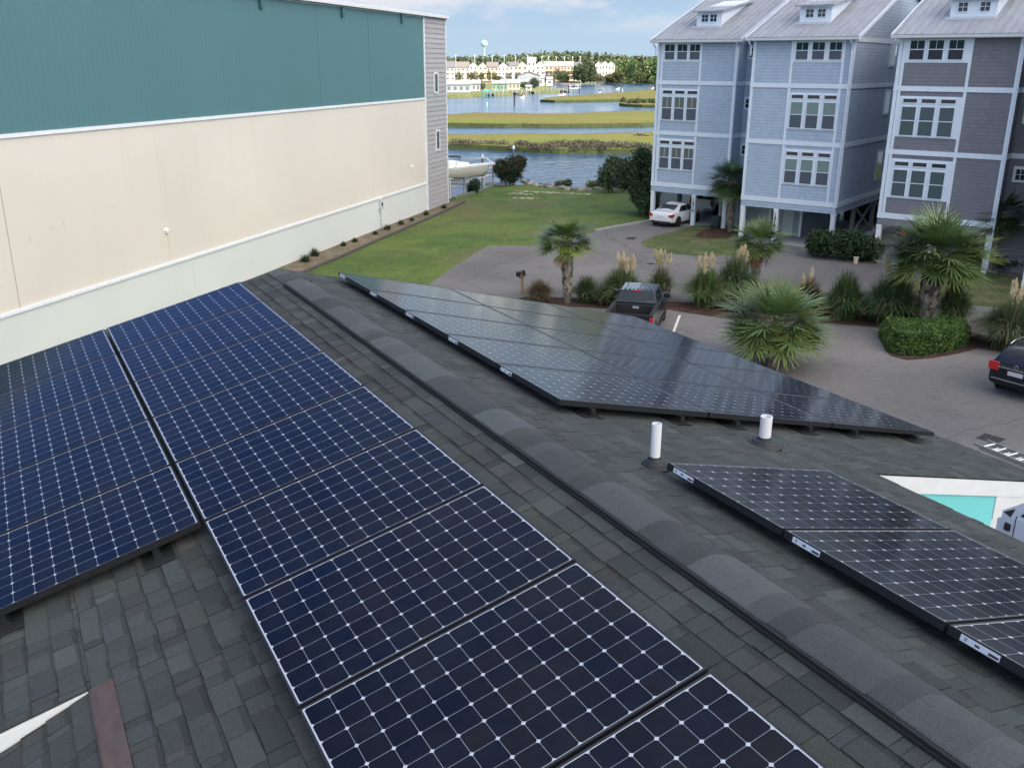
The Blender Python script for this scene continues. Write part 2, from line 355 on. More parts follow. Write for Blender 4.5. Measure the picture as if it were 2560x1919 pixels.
# ridge vent with cap shingles
mb = MB(); r = random.Random(5)
HW, HV = 0.178, 0.052
prof = [(-0.160, 0.001), (-0.150, 0.006), (-0.095, 0.019), (-0.04, 0.029), (0, 0.031), (0.04, 0.026), (0.095, 0.007), (0.14, -0.014), (0.168, -0.030)]
def cap_run(u0, u1, e, lift, seed, wobble=0.0035):
    r = random.Random(seed); u = u0; tone = 1.0
    while u < u1:
        tone = tone if r.random() < 0.45 else r.choice((0.68, 0.80, 0.95, 1.1, 1.28)); t = (tone*r.uniform(.97, 1.03), tone, tone*r.uniform(.98, 1.05))
        wl, wr = r.uniform(-wobble, wobble), r.uniform(-wobble, wobble)
        vs = []
        n = len(prof)
        for j, (x, z) in enumerate(prof):
            xx = x+(wl if j == 0 else wr if j == n-1 else 0)
            a = abs(x)/HW
            vs.append((xx, -(u+0.0+a*a*0.0), z+lift)); vs.append((xx, -(u+e+0.010), z+lift+0.0012)); vs.append((xx, -(u+e+0.010), z+lift-0.001))
        fs = []
        for j in range(n-1): fs += [(3*j, 3*j+3, 3*j+4, 3*j+1), (3*j+1, 3*j+4, 3*j+5, 3*j+2)]
        mb.add(vs, fs, 0, t); 
        # side lip
        for s, j in ((-1, 0), (1, n-1)):
            a, b = vs[3*j], vs[3*j+1]
            mb.add([a, b, (b[0], b[1], b[2]-0.007), (a[0], a[1], a[2]-0.007)], [(0, 1, 2, 3)], 0, t)
        u += e
cap_run(0.42, UE, 0.145, 0, 11)
cap_run(-0.38, 0.42, 0.145, -0.030, 12)
mb.build('ridge_cap', cap_mat, bld)
vent = mat('vent_side_and_shadow', (0.010, 0.012, 0.013), 0.8, vary=0.3, vscale=40, bump=0.3, bscale=90)
mb = MB()
ta = math.tan(A)
mb.box((-0.176, -UE, -0.05), (-0.148, -0.43, -0.003)); mb.box((-0.186, -UE, -0.055), (-0.176, -0.43, -0.024))  # vent side, then a black strip painting the shade at its foot
mb.box((0.150, -UE, -0.055), (0.1665, -0.43, -0.034)); mb.box((0.1665, -UE, -0.06), (0.180, -0.43, -0.0355))  # outer box is a dark strip painted as the cap's shadow line
mb.box((-0.15, -0.45, -0.06), (0.15, -0.43, -0.004))
mb.build('ridge_vent_and_shadow', vent, bld)
# walls, soffits, wing gable with turquoise panel
wall_m = mat('building_wall', (0.60, 0.62, 0.62), 0.7, vary=0.05, vscale=1.2)
turq = mat('turquoise_wall', (0.16, 0.56, 0.56), 0.6, vary=0.03, vscale=1.0)
mb = MB()
xw = 5.45
for s in (-1, 1):
    zt = -xw*math.tan(A)-0.08
    mb.prism([(0, -0.10), (s*xw, zt), (s*xw, GZ), (0, GZ)] if s > 0 else [(0, -0.10), (0, GZ), (s*xw, GZ), (s*xw, zt)], -5.9, 0.15, 'y')
for s in (-1, 1):
    x2 = 2.75; zt = -x2*math.tan(A)-0.08
    mb.prism([(0, -0.10), (s*x2, zt), (s*x2, GZ), (0, GZ)], -UE+0.3, -5.9, 'y')
mb.build('wall', wall_m, bld)
mb = MB()      # white barge board along the wing rake, white post and turquoise sheet
def RP(u, v, h=0): return O0+UU*u+VR*v+NR*h
a, b = RP(6.325, 3.0, -0.014), RP(6.325, 5.86, -0.014)
hh = 0.155
for (p, q, hgt_) in ((a, b, hh),):
    vs = [p, q, q-Vector((0, 0, hgt_)), p-Vector((0, 0, hgt_))]; vs += [v+Vector((0, 0.03, 0)) for v in vs]
    mb.add(vs, [(0, 1, 2, 3), (7, 6, 5, 4), (0, 4, 5, 1), (3, 2, 6, 7), (1, 5, 6, 2)])
mb.box((4.80, -6.318, -1.60), (4.93, -6.24, -1.25))
mb.prism([(4.93, -1.25), (5.66, -1.43), (5.66, -1.53), (4.93, -1.53)], -6.318, -6.24, 'y')
mb.box((4.80, -6.24, GZ), (5.0, -6.10, -1.6))
mb.build('barge_board', mat('barge_white', (0.64, 0.66, 0.67), 0.5, vary=0.05, vscale=2), bld)
mb = MB(); mb.prism([(2.8, -0.82), (4.80, -1.30), (4.80, -4.6), (2.8, -4.6)], -6.306, -6.28, 'y')
mb.build('gable_panel', turq, bld)
# ------------------------------------------------------------------ vent pipes
pvc = mat('white_pvc', (0.68, 0.70, 0.73), 0.35)
boot = mat('lead_boot', (0.012, 0.013, 0.016), 0.55, bump=0.15, bscale=50)
for i, (x, y, top, rad, lab) in enumerate(((0.70, -6.42, 0.150, 0.034, 'slim taller white plastic vent pipe, beside the corner of the lower solar array'),
                                        (2.36, -5.75, -0.318, 0.049, 'thicker shorter white plastic vent pipe, just in front of the upper solar array'))):
    zb = -x*math.tan(A)
    o = empty('vent_pipe', (x, y, zb), 0, lab, 'vent pipe', 'white vent pipes on the roof')
    t = top-zb
    mb = MB(); mb.lathe([(rad, 0.02), (rad, t), (rad*.84, t), (rad*.84, t-0.16), (0.001, t-0.16)], n=24)
    mb.build('pipe', pvc, o, smooth=False)
    k = rad/0.034
    mb = MB(); mb.lathe([(0.108*k, -0.060), (0.106*k, 0.012), (0.098*k, 0.024), (0.090*k, 0.028), (0.084*k, 0.040), (0.074*k, 0.044), (0.066*k, 0.056), (0.056*k, 0.060), (rad+.010, 0.072), (rad+.006, 0.084), (rad-.001, 0.085)], n=28)
    b = mb.build('boot', boot, o, smooth=False)
# ------------------------------------------------------------------ solar panels
def cell_material():
    mt = bpy.data.materials.new('solar_cells'); mt.use_nodes = True; n = mt.node_tree; lk = n.links.new; b = n.nodes['Principled BSDF']
    tcn = n.nodes.new('ShaderNodeTexCoord'); s = n.nodes.new('ShaderNodeSeparateXYZ'); lk(tcn.outputs['Object'], s.inputs[0])
    p = 0.1268
    mn = lambda *a: math_node(n, *a)
    gx = mn('DIVIDE', s.outputs[0], p); gy = mn('DIVIDE', s.outputs[1], p)       # sheet is centred: 8 (x) by 12 (y) cells
    fx = mn('ABSOLUTE', mn('SUBTRACT', mn('FRACT', mn('ADD', gx, 50)), 0.5)); fy = mn('ABSOLUTE', mn('SUBTRACT', mn('FRACT', mn('ADD', gy, 50)), 0.5))
    line = mn('MULTIPLY', mn('GREATER_THAN', mn('MAXIMUM', fx, fy), 0.4905), 0.55)
    # rounded corners of the wafers
    cx = mn('MAXIMUM', mn('SUBTRACT', fx, 0.375), 0); cy = mn('MAXIMUM', mn('SUBTRACT', fy, 0.375), 0)
    rr = mn('POWER', mn('ADD', mn('MULTIPLY', cx, cx), mn('MULTIPLY', cy, cy)), 0.5)
    cor = mn('GREATER_THAN', mn('ADD', fx, fy), 0.900)
    bord = mn('MAXIMUM', mn('GREATER_THAN', mn('ABSOLUTE', gx), 4.0), mn('GREATER_THAN', mn('ABSOLUTE', gy), 6.0))
    w1 = mn('MAXIMUM', mn('MAXIMUM', line, cor), bord)
    # per cell tint
    ix = mn('FLOOR', mn('ADD', gx, 50)); iy = mn('FLOOR', mn('ADD', gy, 50))
    oi = n.nodes.new('ShaderNodeObjectInfo')
    cmb = n.nodes.new('ShaderNodeCombineXYZ'); lk(ix, cmb.inputs[0]); lk(iy, cmb.inputs[1]); lk(mn('MULTIPLY', oi.outputs['Random'], 97), cmb.inputs[2])
    wnz = n.nodes.new('ShaderNodeTexWhiteNoise'); lk(cmb.outputs[0], wnz.inputs['Vector'])
    big = n.nodes.new('ShaderNodeTexNoise'); big.inputs['Scale'].default_value = 1.3; big.inputs['Detail'].default_value = 2
    g = n.nodes.new('ShaderNodeNewGeometry'); lk(g.outputs['Position'], big.inputs['Vector'])
    t = mn('ADD', mn('MULTIPLY', wnz.outputs[0], 0.45), mn('MULTIPLY', big.outputs[0], 0.6))
    rp = n.nodes.new('ShaderNodeValToRGB'); e = rp.color_ramp.elements
    e[0].position = 0.2; e[0].color = (0.0035, 0.0058, 0.0150, 1); e[1].position = 0.8; e[1].color = (0.0088, 0.0074, 0.0098, 1)
    k = e.new(0.5); k.color = (0.0050, 0.0064, 0.0105, 1)
    lk(t, rp.inputs[0])
    x = n.nodes.new('ShaderNodeMix'); x.data_type = 'RGBA'; lk(w1, x.inputs[0]); lk(rp.outputs[0], x.inputs[6]); x.inputs[7].default_value = (0.42, 0.46, 0.53, 1)
    # thin uneven dust film
    du = n.nodes.new('ShaderNodeTexNoise'); du.inputs['Scale'].default_value = 3.1; du.inputs['Detail'].default_value = 8; du.inputs['Roughness'].default_value = 0.7; lk(g.outputs['Position'], du.inputs['Vector'])
    dm = n.nodes.new('ShaderNodeMapRange'); dm.inputs[1].default_value = 0.42; dm.inputs[2].default_value = 0.80; dm.inputs[4].default_value = 0.10; lk(du.outputs[0], dm.inputs[0])
    xd = n.nodes.new('ShaderNodeMix'); xd.data_type = 'RGBA'; lk(dm.outputs[0], xd.inputs[0]); lk(x.outputs[2], xd.inputs[6]); xd.inputs[7].default_value = (0.085, 0.09, 0.09, 1)
    lk(xd.outputs[2], b.inputs['Base Color']); b.inputs['Roughness'].default_value = 0.12; b.inputs['IOR'].default_value = 1.36; b.inputs['Specular IOR Level'].default_value = 0.30; b.inputs['Specular Tint'].default_value = (0.35, 0.55, 1.0, 1)
    # prismatic solar glass
    nz_ = n.nodes.new('ShaderNodeTexNoise'); nz_.inputs['Scale'].default_value = 2.2; lk(g.outputs['Position'], nz_.inputs['Vector'])
    bp = n.nodes.new('ShaderNodeBump'); bp.inputs['Strength'].default_value = 0.03; bp.inputs['Distance'].default_value = 0.004; lk(nz_.outputs[0], bp.inputs['Height']); lk(bp.outputs[0], b.inputs['Normal'])
    return mt
cells = cell_material()
lab_m = mat('sticker', (0.55, 0.62, 0.72), 0.4); lab_k = mat('sticker_print', (0.03, 0.03, 0.04), 0.5); lab_g = mat('sticker_grey', (0.24, 0.27, 0.32), 0.5)
PW, PL, TH = 1.559, 1.046, 0.046
def make_panel(sticker):
    """local: x along ridge (8 cells), y along slope (12 cells), z outward; origin at panel centre, top face z = 0"""
    o = empty('solar_panel')
    hx, hy = PL/2, PW/2; fw_ = 0.0115
    mb = MB()
    mb.box((-hx, -hy, -TH), (hx, -hy+fw_, 0)); mb.box((-hx, hy-fw_, -TH), (hx, hy, 0))
    mb.box((-hx, -hy+fw_, -TH), (-hx+fw_, hy-fw_, 0)); mb.box((hx-fw_, -hy+fw_, -TH), (hx, hy-fw_, 0))
    mb.box((-hx+fw_, -hy+fw_, -0.012), (hx-fw_, hy-fw_, -0.006))
    mb.build('frame', black_metal, o)
    mb = MB(); mb.box((-hx+fw_, -hy+fw_, -0.0055), (hx-fw_, hy-fw_, -0.0022)); mb.build('cell_sheet', cells, o)
    if sticker:
        # white maker's label on the ridge-side edge of the frame
        mb = MB(); x0 = -0.455; y = -hy-0.0012
        mb.box((x0, y, -0.040), (x0+0.20, y+.001, -0.008))
        lb = mb.build('label', lab_m, o)
        mb = MB(); mb.box((x0+0.145, y-.0008, -0.034), (x0+0.195, y, -0.022)); mb.build('print', lab_k, lb)
        mb = MB(); mb.box((x0+0.075, y-.0008, -0.030), (x0+0.10, y, -0.020)); mb.build('print', lab_k, lb)
        mb = MB(); mb.box((x0+0.02, y-.0008, -0.032), (x0+0.035, y, -0.014)); mb.build('print', lab_g, lb)
    return o
def place_panel(o, u, v, side, h=0.12):
    """u, v: start corner on the roof plane"""
    V, N = (VR, NR) if side > 0 else (VL, NL)
    c = UU*(u+PL/2)+V*(v+PW/2)+N*h
    X = UU; Y = V; Zv = X.cross(Y)
    if Zv.dot(N) < 0: X = -UU; Zv = X.cross(Y)
    M = Matrix((X, Y, Zv)).transposed().to_4x4(); M.translation = c
    o.matrix_world = M
p_plain = make_panel(False); p_lab = make_panel(True)
PIT = PL+0.0211
first = {0: True, 1: True}
def new_panel(kind):
    src = (p_plain, p_lab)[kind]
    if first[kind]: first[kind] = False; return src
    return copy_tree(src)
ORD = ['first', 'second', 'third', 'fourth', 'fifth', 'sixth', 'seventh', 'eighth', 'ninth']
G1, G2, G3 = 'blue solar panels on the left roof slope', 'glossy solar panels of the far right array', 'dark solar panels of the near right array'
for k in range(9):
    o = new_panel(0); place_panel(o, k*PIT, 0.5808, -1)
    lab = {0: 'farthest dark blue solar panel in the long left row beside the ridge', 8: 'nearest panel of the long left row, cut off by the bottom photo edge'}.get(k, '%s dark blue solar panel from the far end, long left row beside the ridge' % ORD[k])
    tag(o, lab, 'solar panel', G1)
for k in range(5):
    o = new_panel(0); place_panel(o, k*PIT, 0.5808+PW+0.0261, -1)
    lab = {0: 'farthest blue solar panel of the short row at the left photo edge', 4: 'purplish solar panel above the bare shingles, nearest in the short left-edge row'}.get(k, '%s blue solar panel from the far end, short row at the left edge' % ORD[k])
    tag(o, lab, 'solar panel', G1)
for c in range(3):
    for k in range(5):
        # labels are on the ridge side; only the ridge column shows them
        o = new_panel(1 if c == 0 else 0); place_panel(o, -0.0498+k*PIT, 0.6348+c*(PW+0.0211), 1)
        cn = ['ridge-side column', 'middle column', 'eave-side column'][c]
        kn = ['farthest', 'second farthest', 'third', 'second nearest', 'nearest'][k]
        tag(o, '%s glossy grey solar panel in the %s of the far right array' % (kn, cn), 'solar panel', G2)
for k in range(3):
    o = new_panel(1); place_panel(o, 6.645+k*PIT, 0.6226, 1)
    tag(o, ['black solar panel of the near right array, its corner touching the slim vent pipe', 'black solar panel in the middle of the near right array', 'black solar panel cut by the right photo edge, nearest of the near right array'][k], 'solar panel', G3)
# rails with feet under the arrays
foot_m = mat('foot_black', (0.008, 0.009, 0.011), 0.6)
def rail(u0, u1, v, side, lab, feet, grp):
    V, N = (VR, NR) if side > 0 else (VL, NL)
    o = empty('mounting_rail', tuple(UU*u0+V*v), 0, lab, 'rail', grp)
    mb = MB(); base = Vector(o.location)
    def P(u, dv, h): return UU*u+V*(v+dv)+N*h-base
    def bx(mb, ua, ub, va, vb, ha, hb):
        vs = [P(u, dv, h) for h in (ha, hb) for (u, dv) in ((ua, va), (ub, va), (ub, vb), (ua, vb))]
        mb.add(vs, [(0, 3, 2, 1), (4, 5, 6, 7), (0, 1, 5, 4), (1, 2, 6, 5), (2, 3, 7, 6), (3, 0, 4, 7)])
    bx(mb, u0, u1, -0.02, 0.02, 0.035, 0.072); mb.build('rail_bar', black_metal, o)
    for uf in feet:
        mb = MB(); bx(mb, uf-0.05, uf+0.05, -0.03, 0.03, 0.012, 0.036); bx(mb, uf-0.11, uf+0.14, -0.10, 0.10, 0.0115, 0.0165); mb.build('foot', foot_m, o)
for c in range(3):
    for j, fr in enumerate((0.2, 0.8)):
        v = 0.6348+c*(PW+0.0211)+fr*PW
        rail(-0.02, 5.31, v, 1, 'black mounting rail under the %s of the far right array, %s edge' % (['ridge-side column', 'middle column', 'eave-side column'][c], ['its upper', 'its lower'][j]), [0.3, 1.9, 3.5, 5.2], 'mounting rails under the solar panels')
for j, fr in enumerate((0.2, 0.8)):
    rail(6.66, 9.8, 0.6226+fr*PW, 1, 'black mounting rail under the near right array, %s edge' % ['upper', 'lower'][j], [6.9, 8.6], 'mounting rails under the solar panels')
    rail(0.02, 9.55, 0.5808+fr*PW, -1, 'black mounting rail under the long left row, %s edge' % ['ridge-side', 'outer'][j], [0.4, 2.0, 3.6, 5.2, 6.8, 8.4], 'mounting rails under the solar panels')
    rail(0.02, 5.34, 2.166+fr*PW, -1, 'black mounting rail under the short left row, %s edge' % ['ridge-side', 'outer'][j], [0.4, 2.0, 3.6, 5.30], 'mounting rails under the solar panels')

# ================================================================== ground, water, sky pieces
def sheet(name, pts, z, mt, kind='structure', parent=None, label=None):
    mb = MB(); n = len(pts); mb.add([(x, y, z) for x, y in pts], [tuple(range(n))])
    me_o = mb.build(name, mt, parent)
    import bmesh
    bm = bmesh.new(); bm.from_mesh(me_o.data); bmesh.ops.triangulate(bm, faces=bm.faces)
    for f in bm.faces:
        if f.normal.z < 0: f.normal_flip()
    bm.to_mesh(me_o.data); bm.free()
    if kind: me_o['kind'] = kind
    return me_o
# lawn: green with worn brown patches
def ground_mat(name, c1, c2, c3, s1, s2, bump, lo=0.42, hi=0.62, fine=0.28):
    mt = bpy.data.materials.new(name); mt.use_nodes = True; n = mt.node_tree; lk = n.links.new; b = n.nodes['Principled BSDF']
    g = n.nodes.new('ShaderNodeNewGeometry')
    def noise_(s, d=5, dist=0.0, r=0.6):
        t = n.nodes.new('ShaderNodeTexNoise'); t.inputs['Scale'].default_value = s; t.inputs['Detail'].default_value = d; t.inputs['Distortion'].default_value = dist; t.inputs['Roughness'].default_value = r
        lk(g.outputs['Position'], t.inputs['Vector']); return t.outputs[0]
    def ramp(v, a, c):
        r_ = n.nodes.new('ShaderNodeMapRange'); r_.inputs[1].default_value = a; r_.inputs[2].default_value = c; lk(v, r_.inputs[0]); return r_.outputs[0]
    def mixc(f, a, c):
        x = n.nodes.new('ShaderNodeMix'); x.data_type = 'RGBA'; lk(f, x.inputs[0])
        for i, q in ((6, a), (7, c)):
            if isinstance(q, tuple): x.inputs[i].default_value = (*q, 1)
            else: lk(q, x.inputs[i])
        return x.outputs[2]
    m1 = mixc(ramp(noise_(s1, 5, 0.4), lo, hi), c1, c2)
    m2 = mixc(ramp(noise_(s1*0.45, 6, 0.8), 0.50, 0.68), m1, c3)
    x = n.nodes.new('ShaderNodeMix'); x.data_type = 'RGBA'; x.blend_type = 'MULTIPLY'; x.inputs[0].default_value = 1; lk(m2, x.inputs[6])
    mr = n.nodes.new('ShaderNodeMapRange'); mr.inputs[1].default_value = 0.3; mr.inputs[2].default_value = 0.7; mr.inputs[3].default_value = 1-fine; mr.inputs[4].default_value = 1+fine; lk(noise_(s2, 4), mr.inputs[0]); lk(mr.outputs[0], x.inputs[7])
    lk(x.outputs[2], b.inputs['Base Color']); b.inputs['Roughness'].default_value = 0.95; b.inputs['Specular IOR Level'].default_value = 0.2
    bp = n.nodes.new('ShaderNodeBump'); bp.inputs['Strength'].default_value = bump; bp.inputs['Distance'].default_value = 0.06; lk(noise_(s2*1.7, 5), bp.inputs['Height']); lk(bp.outputs[0], b.inputs['Normal'])
    return mt
lawn_m = ground_mat('lawn', (0.066, 0.112, 0.028), (0.105, 0.148, 0.036), (0.120, 0.112, 0.055), 0.30, 5.0, 0.6, 0.40, 0.60, fine=0.26)
lawn2_m = ground_mat('lawn_dry', (0.060, 0.100, 0.032), (0.155, 0.145, 0.070), (0.100, 0.105, 0.045), 0.9, 7.0, 0.5)
asph_m = ground_mat('asphalt', (0.150, 0.146, 0.144), (0.184, 0.177, 0.171), (0.112, 0.111, 0.113), 0.13, 5.0, 0.12, fine=0.10)
def worn_asphalt(mt):
    """oil spots and thin wandering cracks"""
    n = mt.node_tree; lk = n.links.new; b = n.nodes['Principled BSDF']; src = b.inputs['Base Color'].links[0].from_socket
    g = n.nodes.new('ShaderNodeNewGeometry')
    wv = n.nodes.new('ShaderNodeTexNoise'); wv.inputs['Scale'].default_value = 0.6; wv.inputs['Detail'].default_value = 6; lk(g.outputs['Position'], wv.inputs['Vector'])
    ad = n.nodes.new('ShaderNodeMix'); ad.data_type = 'RGBA'; ad.blend_type = 'ADD'; ad.inputs[0].default_value = 1.0; lk(g.outputs['Position'], ad.inputs[6]); lk(wv.outputs['Color'], ad.inputs[7])
    vo = n.nodes.new('ShaderNodeTexVoronoi'); vo.feature = 'DISTANCE_TO_EDGE'; vo.inputs['Scale'].default_value = 0.14; lk(ad.outputs[2], vo.inputs['Vector'])
    ck = math_node(n, 'LESS_THAN', vo.outputs['Distance'], 0.0045)
    sp = n.nodes.new('ShaderNodeTexNoise'); sp.inputs['Scale'].default_value = 0.55; sp.inputs['Detail'].default_value = 3; lk(g.outputs['Position'], sp.inputs['Vector'])
    so = n.nodes.new('ShaderNodeMapRange'); so.inputs[1].default_value = 0.60; so.inputs[2].default_value = 0.74; so.inputs[4].default_value = 0.30; lk(sp.outputs[0], so.inputs[0])
    f = math_node(n, 'MAXIMUM', math_node(n, 'MULTIPLY', ck, 0.34), so.outputs[0])
    x = n.nodes.new('ShaderNodeMix'); x.data_type = 'RGBA'; lk(f, x.inputs[0]); lk(src, x.inputs[6]); x.inputs[7].default_value = (0.05, 0.05, 0.052, 1); lk(x.outputs[2], b.inputs['Base Color'])
worn_asphalt(asph_m)
mulch_m = ground_mat('mulch', (0.060, 0.034, 0.026), (0.095, 0.055, 0.042), (0.045, 0.032, 0.028), 1.5, 12.0, 0.9)
sand_m = ground_mat('sandy_soil', (0.20, 0.165, 0.115), (0.14, 0.115, 0.08), (0.10, 0.10, 0.06), 1.2, 9.0, 0.8)
conc_m = mat('concrete', (0.30, 0.31, 0.32), 0.85, vary=0.1, vscale=1.5, bump=0.1)
# land: one big block with a bank down to the water
shore = BK['shore']
land = [(-160, -130), (150, -130), (150, 20), (90, 45), (62, 56)] + shore[::-1] + [(24, 70), (-10, 95), (-160, 180)]
mb = MB(); n_ = len(land)
mb.add([(x, y, GZ) for x, y in land], [tuple(range(n_))])
cx_, cy_ = 0, 0
o = mb.build('lawn', lawn_m)
import bmesh
bm = bmesh.new(); bm.from_mesh(o.data)
bm.faces.ensure_lookup_table()
if bm.faces[0].normal.z < 0: bm.faces[0].normal_flip()
es = [e for e in bm.edges]
r_ = bmesh.ops.extrude_edge_only(bm, edges=es)
vs_ = [g for g in r_['geom'] if isinstance(g, bmesh.types.BMVert)]
cen = Vector((20, 20, 0))
for v in vs_:
    d = Vector((v.co.x-cen.x, v.co.y-cen.y, 0)).normalized(); v.co += d*2.0; v.co.z = WZ-0.6
bmesh.ops.triangulate(bm, faces=bm.faces); bm.to_mesh(o.data); bm.free()
o['kind'] = 'structure'
# seabed/water
wm = bpy.data.materials.new('water'); wm.use_nodes = True; n = wm.node_tree; b = n.nodes['Principled BSDF']; lk = n.links.new
b.inputs['Base Color'].default_value = (0.022, 0.060, 0.125, 1); b.inputs['Roughness'].default_value = 0.12; b.inputs['IOR'].default_value = 1.33
g = n.nodes.new('ShaderNodeNewGeometry'); mpn = n.nodes.new('ShaderNodeMapping'); mpn.inputs['Rotation'].default_value = (0, 0, R(30)); mpn.inputs['Scale'].default_value = (0.35, 1.0, 1); lk(g.outputs['Position'], mpn.inputs[0])
t = n.nodes.new('ShaderNodeTexNoise'); t.inputs['Scale'].default_value = 1.1; t.inputs['Detail'].default_value = 5; lk(mpn.outputs[0], t.inputs['Vector'])
t2 = n.nodes.new('ShaderNodeTexNoise'); t2.inputs['Scale'].default_value = 0.02; t2.inputs['Detail'].default_value = 4; t2.inputs['Distortion'].default_value = 0.6
mp2 = n.nodes.new('ShaderNodeMapping'); mp2.inputs['Rotation'].default_value = (0, 0, R(32)); mp2.inputs['Scale'].default_value = (0.4, 2.6, 1); lk(g.outputs['Position'], mp2.inputs[0]); lk(mp2.outputs[0], t2.inputs['Vector'])
mr = n.nodes.new('ShaderNodeMapRange'); mr.inputs[1].default_value = 0.35; mr.inputs[2].default_value = 0.65; mr.inputs[3].default_value = 0.3; mr.inputs[4].default_value = 1.2; lk(t2.outputs[0], mr.inputs[0])
mm = math_node(n, 'MULTIPLY', t.outputs[0], mr.outputs[0])
bp = n.nodes.new('ShaderNodeBump'); bp.inputs['Strength'].default_value = 0.9; bp.inputs['Distance'].default_value = 0.35; lk(mm, bp.inputs['Height']); lk(bp.outputs[0], b.inputs['Normal'])
sheet('water', [(-1500, -400), (3000, -400), (3000, 2500), (-1500, 2500)], WZ, wm)
# asphalt: car park and drive under and beyond the houses
lot = BK['lot_edge'] + [(43.0, 45.6), (52, 47), (58, 30), (60, 5), (60, -60), (-60, -60), (-60, 8), (-6, 12), (5.5, 18)]
sheet('car_park', lot, GZ+0.012, asph_m)
sheet('lawn_island', BK['island'][1:], GZ+0.03, lawn2_m)
sheet('mulch_bed', BK['island_bed'], GZ+0.045, mulch_m)
bed = BK['bed_up']+BK['bed_lo']
sheet('planting_bed', bed, GZ+0.03, mulch_m)
sheet('house_lawn', BK['lawnC'], GZ+0.03, lawn2_m)
sheet('soil_strip', BK['strip'], GZ+0.02, sand_m)
# kerbs
def strip_along(pts, w0, w1, z0, z1, mb):
    P = [Vector((x, y, 0)) for x, y in pts]
    for i in range(len(P)-1):
        d = (P[i+1]-P[i]).normalized(); s = Vector((-d.y, d.x, 0))
        a, b = P[i], P[i+1]
        q = [a+s*w0, b+s*w0, b+s*w1, a+s*w1]
        mb.add([(v.x, v.y, z0) for v in q]+[(v.x, v.y, z1) for v in q], [(0, 1, 2, 3), (4, 7, 6, 5), (0, 4, 5, 1), (1, 5, 6, 2), (2, 6, 7, 3), (3, 7, 4, 0)])
mb = MB(); strip_along(BK['lot_edge'][8:], -0.09, 0.10, GZ, GZ+0.14, mb); o = mb.build('kerb', conc_m); o['kind'] = 'structure'
log_m = mat('weathered_timber', (0.16, 0.15, 0.13), 0.9, vary=0.25, vscale=6, bump=0.4)
st = BK['strip'][5:]
mb = MB(); strip_along(st, -0.10, 0.10, GZ, GZ+0.13, mb)
tag(mb.build('timber_edging', mat('dark_timber', (0.075, 0.066, 0.06), 0.9, vary=0.3, vscale=5, bump=0.4)), 'dark timber edging between the lawn and the soil strip along the big wall', 'edging')
# painted bay lines and drain grates
paint = mat('road_paint', (0.62, 0.63, 0.63), 0.7, vary=0.25, vscale=9)
def line(a, b, w, name='parking_line'):
    a = Vector((*a, 0)); b = Vector((*b, 0)); d = (b-a).normalized(); s = Vector((-d.y, d.x, 0))*w/2
    return [((p).x, (p).y) for p in (a-s, b-s, b+s, a+s)]
g0 = (24.22, 20.15)
for k, t_ in enumerate((0.0,)):
    a = (23.27, 21.21); b_ = (19.7, 17.43)

    sheet('parking_line', line(a, b_, 0.11), GZ+0.018, paint)
iron = mat('cast_iron', (0.030, 0.026, 0.030), 0.7, metal=0.3, vary=0.2, vscale=20)
labs = ['small rusty drain grate in the drive beside the grass island', 'tiny dark drain cover in the drive above the parked pickup', 'large dark rectangular drain grate in the car park near the roof eave']
for q, lb in zip(BK['grates'], labs):
    cx_ = sum(p[0] for p in q)/4; cy_ = sum(p[1] for p in q)/4
    a = Vector((q[1][0]-q[0][0], q[1][1]-q[0][1], 0)); bb = Vector((q[3][0]-q[0][0], q[3][1]-q[0][1], 0))
    o = empty('drain_grate', (cx_, cy_, GZ+0.014), math.atan2(a.y, a.x), lb, 'drain grate', 'drain grates in the asphalt')
    hx, hy = max(a.length/2, .15), max(bb.length/2, .15)
    mb = MB(); mb.box((-hx, -hy, 0), (hx, hy, 0.006)); mb.build('plate', iron, o)
    mb = MB(); nb = max(3, int(hx*2/0.09))
    for k in range(nb): 
        x = -hx+0.03+k*(2*hx-0.06)/(nb-1); mb.box((x-.012, -hy+.02, 0.006), (x+.012, hy-.02, 0.014))
    for yy in (-hy+.02, 0, hy-.02): mb.box((-hx+.01, yy-.012, 0.014), (hx-.01, yy+.012, 0.02))
    mb.build('bars', mat('iron_bars', (0.07, 0.062, 0.066), 0.6, metal=0.3), o)
# ------------------------------------------------------------------ cloud that shades the near ground (behind and above the camera)
cm = bpy.data.materials.new('cloud'); cm.use_nodes = True; n = cm.node_tree; n.nodes.clear()
d1 = n.nodes.new('ShaderNodeBsdfDiffuse'); d1.inputs[0].default_value = (0.9, 0.9, 0.92, 1); t1 = n.nodes.new('ShaderNodeBsdfTransparent'); ms = n.nodes.new('ShaderNodeMixShader'); ms.inputs[0].default_value = 0.07; oo = n.nodes.new('ShaderNodeOutputMaterial')
n.links.new(d1.outputs[0], ms.inputs[1]); n.links.new(t1.outputs[0], ms.inputs[2]); n.links.new(ms.outputs[0], oo.inputs[0])
hC = 330.0; off = hC/math.tan(SUN_EL)
cc = Vector((22+math.sin(SUN_AZ)*off, 12+math.cos(SUN_AZ)*off, hC))
bm = bmesh.new(); bmesh.ops.create_icosphere(bm, subdivisions=5, radius=1.0)
for v in bm.verts:
    k = 1+0.16*mnoise.noise(v.co*1.7)+0.10*mnoise.noise(v.co*4.1)
    v.co = Vector((v.co.x*96*k, v.co.y*80*k, v.co.z*16*k*(1 if v.co.z > 0 else 0.4)))
me = bpy.data.meshes.new('cloud'); bm.to_mesh(me); bm.free()
for p in me.polygons: p.use_smooth = True
o = link('cloud', me, cm, None, cc); o['kind'] = 'stuff'
